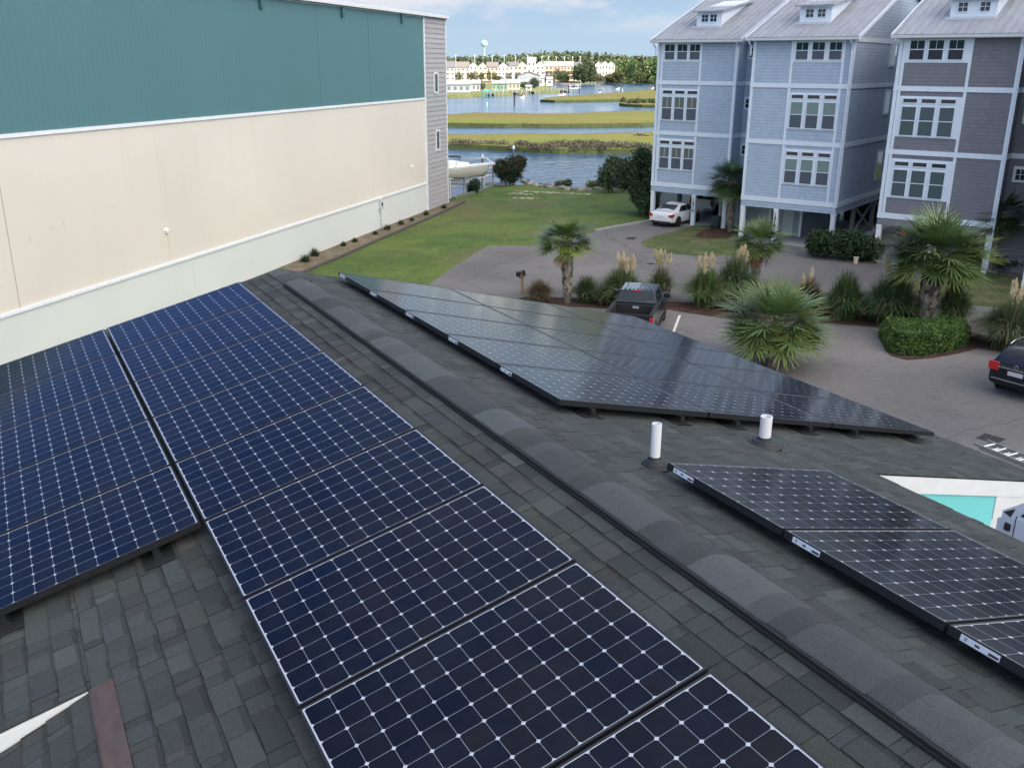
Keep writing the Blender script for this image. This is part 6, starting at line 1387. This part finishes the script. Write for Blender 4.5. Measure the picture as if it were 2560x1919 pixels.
# ================================================================== marsh islands
mud_top = ground_mat('marsh_turf', (0.098, 0.118, 0.022), (0.128, 0.124, 0.025), (0.125, 0.092, 0.032), 0.035, 0.5, 0.8, 0.40, 0.66, fine=0.10)
mud = mat('marsh_mud', (0.050, 0.064, 0.020), 0.95, vary=0.3, vscale=0.6, world_co=True)
blade_m = mat('marsh_blade', (1, 1, 1), 0.85, attr=True, spec=0.15, trans=0.25)
def marsh(pts, n, h_, bw, seed, brown=0.0, gmul=1.0, topz=0.75):
    rg = np.random.default_rng(seed)
    # wavy outline
    P = []
    for i in range(len(pts)):
        a = np.array(pts[i]); b = np.array(pts[(i+1) % len(pts)]); L_ = np.linalg.norm(b-a); k = max(1, int(L_/3))
        nr = np.array([-(b-a)[1], (b-a)[0]])/max(L_, 1e-6)
        for j in range(k): P.append(tuple(a+(b-a)*j/k+nr*(rg.normal()*0.35 if j else 0)))
    mb = MB(); N = len(P); mb.add([(x, y, WZ-.3) for x, y in P]+[(x, y, WZ+topz) for x, y in P], [tuple(range(N, 2*N))]+[(i, (i+1) % N, N+(i+1) % N, N+i) for i in range(N)]); mb.m[0] = 1; o = mb.build('marsh_island', [mud, mud_top]); o['kind'] = 'structure'
    bm = bmesh.new(); bm.from_mesh(o.data); bmesh.ops.triangulate(bm, faces=bm.faces)
    bm.to_mesh(o.data); bm.free()
    q = poly_pts(P, n, rg)
    # extra blades along the edge that faces the camera
    a = rg.uniform(0, np.pi, n); hh = h_*rg.uniform(.7, 1.25, n); ed = edge_dist(q[:, :2], P); q = q[(ed > .3) & (ed < 2.0)]; n = len(q); a = a[:n]; hh = hh[:n]
    s = np.stack([np.cos(a), np.sin(a)], 1)*bw; ln = rg.normal(size=(n, 2))*.18*h_
    V = np.zeros((n, 3, 3)); V[:, 0, :2] = q-s; V[:, 1, :2] = q+s; V[:, 2, :2] = q+ln; V[:, :2, 2] = WZ+topz-.1; V[:, 2, 2] = WZ+topz+hh*.20
    c = np.array([0.120, 0.142, 0.027])*np.ones((n, 3))*gmul
    f = 0.5+0.5*np.sin(q[:, 0]*.05+q[:, 1]*.11+seed)*np.cos(q[:, 0]*.09-q[:, 1]*.04); f = np.clip(f*1.6-.4, 0, 1)[:, None]
    c = c*(1-f)+np.array([0.140, 0.135, 0.030])*f*gmul
    if brown: 
        g_ = np.clip(1.7*np.sin(q[:, 0]*.06+.9)*np.sin((q[:, 0]*.5+q[:, 1])*.05+2.2)-.6, 0, 1)[:, None]*brown; c = c*(1-g_)+np.array([.20, .145, .050])*g_
    c *= rg.uniform(.95, 1.07, n)[:, None]
    o2 = np_mesh('marsh_grass', V.reshape(-1, 3), np.arange(3*n).reshape(n, 3), c, blade_m); o2['kind'] = 'stuff'
    return P
M1 = marsh(BK['marsh1'], 9000, .75, .10, 3, 0.2)
M2 = marsh(BK['marsh2'], 8000, .8, .18, 4, 0.9)
M3 = marsh(BK['marsh3'], 9000, .8, .40, 5, 0.3)
M4 = marsh(BK['marsh4'], 2500, .7, .3, 6, 0.0, .8)
def brush(cnt, area, hgt_, base, seed, leaf=.22):
    rg = np.random.default_rng(seed); q = poly_pts(area, cnt, rg); pts = []
    for (x, y) in q:
        s = rg.uniform(.6, 1.2); n_ = 110; d = rg.normal(size=(n_, 3)); d /= np.linalg.norm(d, axis=1)[:, None]; d *= (rg.random(n_)**.4)[:, None]
        pts.append(np.array([x, y, WZ+.35+hgt_*.5*s])+d*np.array([1.0, 1.0, hgt_*.55])*s)
    P = np.concatenate(pts); V, F = quads_cloud(P, leaf, rg=rg, aspect=.35); o = np_mesh('marsh_brush', V, F, leaf_cols(len(P), base, .35, P, rg, .1), leaf_m); o['kind'] = 'stuff'
brush(170, [(56.5, 118.0), (60.7, 112.8), (63.3, 108.3), (67.1, 103.4), (72.1, 100.5), (79.0, 96.4), (80.5, 98.5), (78, 103), (76, 109), (72, 109.5), (68.0, 109.5), (64.5, 113.5), (59, 118.5)], 1.0, (.075, .070, .052), 5, .16)
brush(14, [(90.5, 118.5), (100.5, 113), (108, 108), (109, 110.5), (101, 115.5), (91, 121)], .8, (.12, .10, .075), 6)
brush(16, [(167, 228), (177, 226), (180, 233), (171, 238)], 1.8, (.07, .085, .045), 7, .35)
brush(5, [(262, 342), (270, 340), (271, 343), (262, 346)], 2.0, (.035, .06, .03), 8, .4)
# ================================================================== far shore
far_g = ground_mat('far_ground', (0.13, 0.15, 0.05), (0.18, 0.17, 0.08), (0.10, 0.12, 0.05), 0.08, 1.0, 0.3)
def slab(name, pts, z, m_):
    mb = MB(); N = len(pts); mb.add([(x, y, WZ-.3) for x, y in pts]+[(x, y, z) for x, y in pts], [tuple(range(N, 2*N))]+[(i, (i+1) % N, N+(i+1) % N, N+i) for i in range(N)]); o = mb.build(name, m_); o['kind'] = 'structure'
    bm = bmesh.new(); bm.from_mesh(o.data); bmesh.ops.triangulate(bm, faces=bm.faces); bm.to_mesh(o.data); bm.free()
slab('peninsula', BK['pen']+[(60, 560), (-60, 520), (0, 380)], WZ+.9, far_g)
fs = BK['farshore']
slab('far_shore', fs+[(2200, 300), (2600, 2000), (300, 2300), (-700, 1500), (-300, 720)], WZ+.8, far_g)
VR_ = Vector
def polar(x, y): d = Vector((x-P0.x, y-P0.y)); return d.length, math.atan2(d.x, d.y)
cream = [mat('condo_cream', (.72, .66, .48), .8), mat('condo_white', (.78, .76, .68), .8), mat('condo_pale_yellow', (.74, .66, .42), .8), mat('condo_peach', (.70, .52, .36), .8)]
roof_c = [mat('condo_roof_grey', (.15, .145, .155), .8), mat('condo_roof_mauve', (.19, .165, .16), .8), mat('condo_roof_white', (.72, .72, .68), .6)]
far_glass = mat('far_glass', (.16, .14, .12), .5); orange = mat('condo_orange', (.62, .45, .30), .8); rose = mat('condo_rose', (.62, .46, .39), .8)
def far_house(c, w, dp, zb, zt, wall, roof, label, grp, gable='front', storeys=3, nwin=2, rh=None, name='far_house', cat='house', balcony=None, turn=0.0):
    """faces the camera; gable front or side"""
    r_, az_ = polar(*c); o = empty(name, (c[0], c[1], zb), -az_+turn, label, cat, grp)   # local +y away from the camera
    H = zt-zb; rh = rh if rh is not None else min(w*.38, H*.35); hb = H-rh
    mb = MB()
    if gable == 'front': mb.prism([(-w/2, 0), (w/2, 0), (w/2, hb), (0, H-.05), (-w/2, hb)], 0, dp, 'y')
    else: mb.prism([(0, 0), (dp, 0), (dp, hb), (dp/2, H-.05), (0, hb)], -w/2, w/2, 'x')
    mb.build('wall', wall, o); mb = MB(); ov = .35
    if gable == 'front':
        for s in (-1, 1): mb.prism([(s*(w/2+ov), hb-ov*(H-hb)/(w/2)), (0, H), (0, H+.25), (s*(w/2+ov), hb-ov*(H-hb)/(w/2)+.25)], -.3, dp+.3, 'y')
    else:
        for (ya, yb) in ((-ov, dp/2), (dp+ov, dp/2)): mb.prism([(ya, hb-.1), (yb, H), (yb, H+.25), (ya, hb+.15)], -w/2-.2, w/2+.2, 'x')
    mb.build('roof', roof, o)
    sh = hb/storeys
    for k in range(storeys):
        for j in range(nwin):
            x = -w/2+w*(j+.5)/nwin; ww = w/nwin*.24
            mb = MB(); mb.box((x-ww, -.06, sh*k+sh*.32), (x+ww, -.003, sh*k+sh*.74)); mb.build('window', far_glass, o)
    if balcony:
        for k in range(1, storeys): mb = MB(); mb.box((-w*.42, -1.2, sh*k-.12), (w*.42, -.003, sh*k+.05)); mb.box((-w*.42, -1.2, sh*k+.05), (w*.42, -1.1, sh*k+.9)); mb.build('balcony', balcony, o)
    return o
CON = [((272.5, 583.5), 9.5, -8.3, 3.2, 0, 0, 'side', 'cream waterfront house at the far left, half cut by the grey wall'),
       ((281.5, 578.9), 8.5, -8.3, 3.0, 0, 1, 'side', 'long-roofed cream waterfront house, second from the left'),
       ((287.6, 575.8), 5.4, -8.2, 2.9, 1, 0, 'front', 'narrow white gabled waterfront house, third from the left'),
       ((293.2, 573.0), 6.0, -8.2, 2.8, 2, 1, 'front', 'yellowish gabled waterfront house, fourth from the left'),
       ((298.9, 570.1), 7.8, -8.2, 2.9, 3, 1, 'side', 'peach waterfront house, fifth from the left'),
       ((305.3, 566.8), 7.6, -8.2, 3.0, 1, 0, 'front', 'white gabled waterfront house, below the water tower side, sixth from the left'),
       ((311.3, 563.6), 6.4, -8.1, 3.1, 1, 0, 'side', 'white waterfront house with long grey roof, seventh from the left'),
       ((316.3, 560.8), 7.0, -8.1, 3.6, 2, 0, 'front', 'pale yellow waterfront house just left of the tall white one'),
       ((321.5, 557.8), 5.6, -8.1, 6.0, 1, 2, 'side', 'tallest white waterfront house with a lookout top'),
       ((326.6, 555.0), 6.2, -8.0, 3.5, 1, 2, 'front', 'white waterfront house just right of the tall white one')]
for i, (c, w_, zb, zt, a, b, gb, lb) in enumerate(CON):
    far_house(c, w_, 12, zb-.6, zt, cream[a], roof_c[b], lb, 'row of waterfront houses', gb, 3, 3 if w_ > 7 else 2)
for i, (c, w_, wl_, lb, bal) in enumerate((((331.6, 552.0), 5.4, rose, 'rose-coloured house with white roof, leftmost of the colourful row', orange), ((336.2, 549.3), 4.8, orange, 'orange house with white roof in the colourful row', orange), ((340.0, 547.0), 3.6, rose, 'house with a green roof in the colourful row', rose), ((343.6, 545.0), 4.6, orange, 'orange house at the right of the colourful row', orange), ((348.2, 542.2), 4.4, cream[1], 'grey-roofed white house beside the big dark tree', None))):
    far_house(c, w_, 10, -8.6, 3.4 if i != 4 else 3.2, wl_, roof_c[2] if i not in (2, 4) else (mat('roof_green', (.30, .42, .38), .6) if i == 2 else roof_c[0]), lb, 'colourful waterfront row', 'side', 3, 2, rh=2.6, balcony=bal)
for i, (dx, lb) in enumerate(((-3.9, 'left third of the white gabled house standing among trees on the right shore'), (0, 'middle third of the white gabled house standing among trees on the right shore'), (3.9, 'right third of the white gabled house standing among trees on the right shore'))):
    c = Vector((337.6, 495.0)); rr_, az_ = polar(*c); t_ = Vector((math.cos(az_), -math.sin(az_))); c2 = c+t_*dx
    far_house((c2.x, c2.y), 4.0, 10, -8.7, 3.9-.3*abs(i-1), cream[1], roof_c[2], lb, 'white gabled houses among trees', 'front', 3, 2, rh=1.9)
# mobile homes and sheds on the peninsula
def mob(c, w_, dp, h_, wall, lb, roofc=None, nw=4, gb='side', zb=WZ+.9, turn=0.0): far_house(c, w_, dp, zb, zb+h_, wall, roofc or mat('tin_roof', (.30, .32, .35), .6), lb, 'low homes on the peninsula', gb, 1, nw, rh=h_*.25, name='mobile_home', cat='mobile home', turn=turn)
mob((163.5, 341.5), 12, 6, 4.0, mat('mh_bluegrey', (.30, .36, .45), .7), 'long blue-grey mobile home at the left end of the peninsula', None, 5)
mob((176.0, 352.0), 7, 6, 4.0, mat('mh_grey', (.38, .40, .42), .7), 'grey mobile home behind the grey-green tree on the peninsula')
mob((188.3, 350.5), 6.4, 7, 4.0, mat('mh_green', (.22, .36, .26), .7), 'green mobile home on the peninsula')
mob((203.3, 367.3), 6.5, 7, 3.6, mat('mh_tan', (.48, .46, .36), .7), 'tan mobile home right of the green one')
mob((218.0, 392.0), 13, 7, 3.8, mat('mh_sage', (.40, .44, .40), .7), 'long sage building behind the tan mobile home', None, 6)
mob((236.5, 411.3), 11, 12, 7.0, mat('mh_slate', (.32, .34, .38), .7), 'large slate-grey gabled house on the peninsula', roof_c[0], 2, 'front')
mob((254.0, 430.5), 4.5, 5, 5.0, mat('mh_white', (.66, .68, .70), .7), 'white shed at the tip of the peninsula, left of the whitest one', None, 1)
mob((261.0, 432.5), 3.2, 4, 4.2, mat('mh_white'), 'whitest small shed at the very tip of the peninsula', None, 1)
mob((208.0, 361.0), 2.6, 3, 1.9, mat('mh_white'), 'small white shed near the water right of the green mobile home', None, 1)
# utility poles
pole_m = mat('utility_pole', (.55, .54, .50), .8)
for i, (x, y) in enumerate(((305.0, 639.7), (317.3, 633.7), (328.6, 628.0), (336.3, 623.9), (343.6, 620.0), (351.2, 615.7), (360.1, 610.6), (364.4, 608.1), (369.1, 605.3), (374.2, 602.2), (379.2, 599.0), (383.8, 596.2))):
    o = empty('utility_pole', (x, y, WZ+.8), 0, 'pale utility pole behind the waterfront houses, number %d from the left of twelve' % (i+1), 'utility pole', 'line of utility poles')
    o['label'] = 'tall pale utility pole above the waterfront roofs, %s of the line counted from the left' % ['first', 'second', 'third', 'fourth', 'fifth', 'sixth', 'seventh', 'eighth', 'ninth', 'tenth', 'eleventh', 'twelfth'][i]
    top = 8.3 if i < 6 else 7.5
    mb = MB(); mb.tube((0, 0, 0), (0, 0, top-WZ-.8), .30, .24, 8); mb.build('shaft', pole_m, o); mb = MB(); mb.tube((-.9, .4, top-WZ-1.6), (.9, -.4, top-WZ-1.6), .09, n=6); mb.build('crossarm', pole_m, o)
# water tower
wt_ = empty('water_tower', (495.8, 969.3, WZ), 0, 'pale aqua ball-shaped water tower rising over the woods', 'water tower')
aq = mat('tower_aqua', (.36, .66, .72), .5)
mb = MB(); pr = [(.9, 20.4), (1.5, 21.2)]+[(3.75*math.sin(R(180-a)), 26.7-4.0*math.cos(R(a))*(.93)+.0) for a in range(158, -1, -14)][::1]
pr = [(1.0, 27.6)]+[(3.7*math.sin(R(a)), 32.1-3.75*math.cos(R(a))*1.0) for a in range(18, 178, 10)]+[(.05, 35.85)]
mb.lathe(pr, n=24); mb.build('tank', aq, wt_, smooth=True)
mb = MB(); mb.lathe([(2.2, 0), (1.2, 3), (.95, 8), (.95, 26.5), (1.5, 28.9)], n=18); mb.build('stem', aq, wt_, smooth=True)
# wooded skyline: distant mass plus separate trees on the shore
def far_wood(name, line_, n, hmin, hmax, leaf, base, seed, depth, kind='stuff', zb=WZ+.8):
    rg = np.random.default_rng(seed); L_ = np.array(line_); seg = np.linalg.norm(np.diff(L_, axis=0), axis=1); cum = np.concatenate([[0], np.cumsum(seg)]); tot = cum[-1]
    nt_ = int(tot/4.0*depth/18); pts = []; cols = []
    for k in range(nt_):
        s = rg.random()*tot; i = min(np.searchsorted(cum, s, 'right')-1, len(seg)-1); f = (s-cum[i])/seg[i]; p = L_[i]*(1-f)+L_[i+1]*f
        d = np.array([p[0]-P0.x, p[1]-P0.y]); d /= np.linalg.norm(d); p = p+d*rg.random()*depth
        h_ = rg.uniform(hmin, hmax)*(1+.12*math.sin(s*.035+seed)); r_ = rg.uniform(2.6, 4.6); m_ = int(n/nt_)
        e = rg.normal(size=(m_, 3)); e /= np.linalg.norm(e, axis=1)[:, None]; e *= (rg.uniform(.5, 1.05, m_))[:, None]; e[:, 2] = e[:, 2]*.9
        q = np.array([p[0], p[1], zb+h_*.62])+e*np.array([r_, r_, h_*.38]); low = rg.random(m_) < .22; q[low, 2] = zb+rg.random(low.sum())*h_*.5
        pts.append(q); cols.append(np.array(base)*rg.uniform(.65, 1.4)*np.ones((m_, 3))*rg.uniform(.7, 1.3, m_)[:, None]*np.array([rg.uniform(.85, 1.2), 1, rg.uniform(.8, 1.1)]))
    P = np.concatenate(pts); C = np.concatenate(cols); V, F = quads_cloud(P, leaf, rg=rg, aspect=.7); o = np_mesh(name, V, F, C, leaf_m); o['kind'] = kind; return o
def ln(r0, r1, x0, x1, n=12):
    """line across the view at distance r0..r1, azimuth offsets in degrees"""
    return [(P0.x+math.sin(R(a))*lerp(r0, r1, k/(n-1)), P0.y+math.cos(R(a))*lerp(r0, r1, k/(n-1))) for k, a in enumerate(np.linspace(x0, x1, n))]
far_wood('distant_wood', ln(860, 800, 14, 45), 52000, 17.5, 20.0, 1.3, (.098, .132, .075), 5, 90)
far_wood('distant_wood', ln(640, 600, 34.2, 48), 26000, 11, 15.5, .8, (.095, .140, .052), 6, 60)
far_wood('shore_scrub', ln(600, 575, 32.6, 48), 16000, 4, 6.5, .6, (.085, .10, .045), 7, 14)
def far_tree(c, r_, h_, base, lb, seed, zb=WZ+.9, n=700, leaf=None, grp=None, shape=1.0):
    lobes = [(0, 0, h_*.60, r_*.75, r_*.75, h_*.38), (-r_*.55, 0, h_*.45, r_*.5, r_*.5, h_*.33), (r_*.55, .2, h_*.48, r_*.5, r_*.5, h_*.32), (.1*r_, 0, h_*.28, r_*.8, r_*.8, h_*.25)]
    tree((c[0], c[1], zb), lobes, n, leaf or r_*.12, base, h_*.5, r_*.06, lb, 'tree', grp, seed=seed, limbs=3, clump=.6/r_*4)
far_tree((316.2, 485.1), 8.6, 12.2, (.052, .078, .040), 'big rounded dark tree on the far shore between the colourful row and the white house', 301, n=5000, leaf=.5)
far_tree((306.0, 492.0), 4.5, 7.5, (.062, .09, .035), 'mid green tree at the left foot of the big dark far-shore tree', 302, n=1500, leaf=.4)
far_tree((300.2, 500.0), 3.6, 5.6, (.13, .14, .085), 'pale silvery shrubby tree left of the big dark far-shore tree', 303, n=1000, leaf=.35)
far_tree((322.5, 480.0), 4.8, 5.6, (.10, .11, .055), 'olive tree in front of the white gabled house on the right shore', 304, n=1500, leaf=.4)
far_tree((343.5, 489.0), 3.6, 9.0, (.12, .17, .045), 'yellow-green tree just right of the white gabled house', 305, n=1200, leaf=.45)
far_tree((349.5, 476.0), 5.2, 7.6, (.080, .115, .040), 'second bright green tree right of the white gabled house', 306, n=1600, leaf=.45)
far_tree((181.8, 357.7), 3.6, 4.3, (.085, .11, .065), 'grey-green spreading tree between the mobile homes on the peninsula', 307, n=1000, leaf=.3)
far_tree((226.0, 387.7), 2.9, 5.2, (.030, .055, .025), 'darkest tree on the peninsula in front of the slate-grey house', 308, n=1000, leaf=.3)
far_tree((219.5, 385.5), 2.6, 3.0, (.040, .070, .028), 'low dark bush left of the darkest peninsula tree', 309, n=700, leaf=.3)
far_tree((331.0, 540.0), 3.4, 8.2, (.075, .095, .050), 'leafy tree left of the colourful row', 310, n=900, leaf=.45)
for i, (x, r_, h_, rr_) in enumerate(((205, 3.0, 6.2, 640), (318, 3.4, 6.4, 640), (360, 3.4, 6.6, 640), (428, 2.2, 6.0, 640), (498, 1.8, 7.4, 620), (553, 2.2, 6.2, 640), (600, 2.6, 3.6, 640), (690, 2.8, 6.4, 640), (775, 2.2, 6.2, 640), (860, 2.8, 6.4, 640), (1130, 2.4, 6.6, 620))):
    # x in the working grid of the survey: azimuth of each tree
    az_ = YAW+math.atan(((1090+x*.2577)-1280)/2480.0); far_tree((P0.x+math.sin(az_)*rr_, P0.y+math.cos(az_)*rr_), r_, h_, (.14, .14, .07) if i % 3 else (.11, .13, .06), 'palm-like yellowish tree in front of the cream houses, %s from the left' % ['first', 'second', 'third', 'fourth', 'fifth', 'sixth', 'seventh', 'eighth', 'ninth', 'tenth', 'eleventh'][i], 320+i, n=450, leaf=.42, grp='street trees before the waterfront houses')
# docks and clutter on the peninsula edge
def far_dock(c, w_, lb, zt=1.5, roofed=False):
    r_, az_ = polar(*c); o = empty('boat_dock', (c[0], c[1], WZ), -az_, lb, 'dock', 'docks along the peninsula'); mb = MB(); mb.box((-w_/2, 0, .9), (w_/2, 3, 1.1)); mb.build('deck', wood_d, o)
    k = int(w_/2)+1
    for j in range(k+1):
        for y in (0, 3): mb = MB(); x = -w_/2+w_*j/k; mb.tube((x, y, -1), (x, y, zt+.3*((j*7) % 3)), .13, n=6); mb.build('pile', mat('pale_pile', (.34, .35, .34), .8), o)
far_dock((171.0, 322.0), 6, 'small dock below the grey-green peninsula tree', 2.2); far_dock((184.0, 330.0), 9, 'long dock in front of the green mobile home', 1.8); far_dock((197.0, 340.0), 7, 'dock right of the green mobile home', 1.6); far_dock((215.5, 349.5), 12, 'dark low dock ending at the boat lift', 1.4)
mb = MB(); mb.tube((0, 0, -.5), (0, 0, 10), .16, .12, 6); tag(mb.build('dock_pole', wood_d, None, (189.2, 347.2, WZ)), 'tall thin dark pole standing by the green mobile home', 'pole')
mb = MB(); mb.tube((0, 0, -.5), (0, 0, 8), .16, .12, 6); tag(mb.build('dock_pole', wood_d, None, (172.0, 338.2, WZ)), 'tall thin dark pole standing left of the grey-green tree', 'pole')
bl = empty('boat_lift', (223.6, 348.7, WZ), -0.5, 'white boat hanging in a lift with white canopy frame at the dock end', 'boat lift')
mb = MB(); loft(mb, [(-2.2, [(0, 1.2), (.6, 1.4), (.8, 2.0), (0, 2.05)]), (1.0, [(0, 1.2), (.6, 1.4), (.8, 2.1), (0, 2.15)]), (2.4, [(0, 1.8), (.1, 1.9), (.12, 2.3), (0, 2.35)])]); mb.build('boat_hull', white_paint, bl)
for x in (-2.4, 2.2):
    for y in (-1.3, 1.3): mb = MB(); mb.tube((x, y, -1), (x, y, 3.1), .14, n=6); mb.build('pile', mat('dark_pile'), bl)
mb = MB(); mb.box((-1.0, -.7, 2.1), (.4, .7, 2.7)); mb.build('console', mat('dark_pile'), bl)
mb = MB(); mb.box((-2.3, -1.3, 2.95), (-1.6, 1.3, 3.1)); mb.box((1.4, -1.3, 2.75), (2.1, 1.3, 2.9)); mb.build('lift_cradle', white_paint, bl)
mb = MB(); mb.box((-1.6, -1, .9), (1.6, 1, 1.0)); 
for x in (-1.4, 1.4):
    for y in (-.9, .9): mb.box((x-.06, y-.06, -.5), (x+.06, y+.06, 2.3))
mb.add([(-1.8, -1.2, 2.0), (1.8, -1.2, 2.0), (1.8, 1.2, 2.0), (-1.8, 1.2, 2.0), (0, 0, 2.9)], [(0, 1, 4), (1, 2, 4), (2, 3, 4), (3, 0, 4), (0, 3, 2, 1)]); tag(mb.build('canopy', mat('teal_canvas', (.06, .28, .28), .7), None, (163.5, 314.5, WZ), -.4), 'small teal canopy on posts at the water left of the docks', 'canopy')
# jet skis with riders
ski_w = mat('ski_white', (.75, .75, .78), .4); vest = mat('red_vest', (.35, .06, .05), .7); skin = mat('skin', (.30, .17, .11), .6)
for i, (x, y, lb) in enumerate(((171.3, 301.1, 'leftmost jet ski rider, just right of the bare channel pile'), (201.1, 322.0, 'jet ski rider second from left, near the marsh tip'), (235.2, 346.2, 'jet ski rider right of the boat lift'), (274.5, 389.7, 'jet ski rider by the far channel pile'), (300.3, 395.7, 'rightmost jet ski rider, close to the blue house edge'))):
    rz = R([20, -30, 60, 10, 25][i]); o = empty('jet_ski', (x, y, WZ), rz, 'white jet ski under the '+lb, 'jet ski', 'jet skis on the water')
    mb = MB(); loft(mb, [(-1.3, [(0, -.1), (.35, 0), (.42, .25), (0, .35)]), (.3, [(0, -.1), (.4, 0), (.45, .35), (0, .5)]), (1.0, [(0, 0), (.25, .1), (.3, .45), (0, .75)]), (1.6, [(0, .3), (.05, .32), (.05, .4), (0, .45)])]); mb.build('hull', ski_w, o)
    mb = MB(); mb.box((-.9, -.16, .35), (.2, .16, .62)); mb.build('seat', black_metal, o)
    mb = MB(); mb.tube((.55, -.35, .95), (.55, .35, .95), .03, n=6); mb.tube((.8, 0, .6), (.55, 0, .95), .04, n=6); mb.build('handlebar', black_metal, o)
    pv = []; 
    me = bpy.data.meshes.new('person')
    sk_v = [(-.3, 0, .68), (-.22, 0, .95), (-.15, 0, 1.20), (-.12, 0, 1.34), (-.08, 0, 1.52), (-.15, .20, 1.24), (.12, .28, 1.05), (.45, .30, .98), (-.15, -.20, 1.24), (.12, -.28, 1.05), (.45, -.30, .98), (-.25, .15, .66), (.12, .24, .60), (.02, .26, .25), (-.25, -.15, .66), (.12, -.24, .60), (.02, -.26, .25)]
    sk_r = [.16, .15, .17, .07, .11, .075, .055, .045, .075, .055, .045, .10, .085, .06, .10, .085, .06]
    sk_e = [(0, 1), (1, 2), (2, 3), (3, 4), (2, 5), (5, 6), (6, 7), (2, 8), (8, 9), (9, 10), (0, 11), (11, 12), (12, 13), (0, 14), (14, 15), (15, 16)]
    me.from_pydata(sk_v, sk_e, []); pr_ = link('person', me, vest if i in (0, 1, 4) else mat('dark_vest', (.04, .05, .10), .7), None, (x, y, WZ), rz)
    md = pr_.modifiers.new('skin', 'SKIN'); 
    for v, r0 in zip(me.skin_vertices[0].data, sk_r): v.radius = (r0, r0)
    me.skin_vertices[0].data[0].use_root = True
    pr_.modifiers.new('sub', 'SUBSURF').levels = 1
    tag(pr_, 'person in %s vest, ' % ('red' if i in (0, 1, 4) else 'dark')+lb.split(',')[0], 'person', 'jet ski riders')
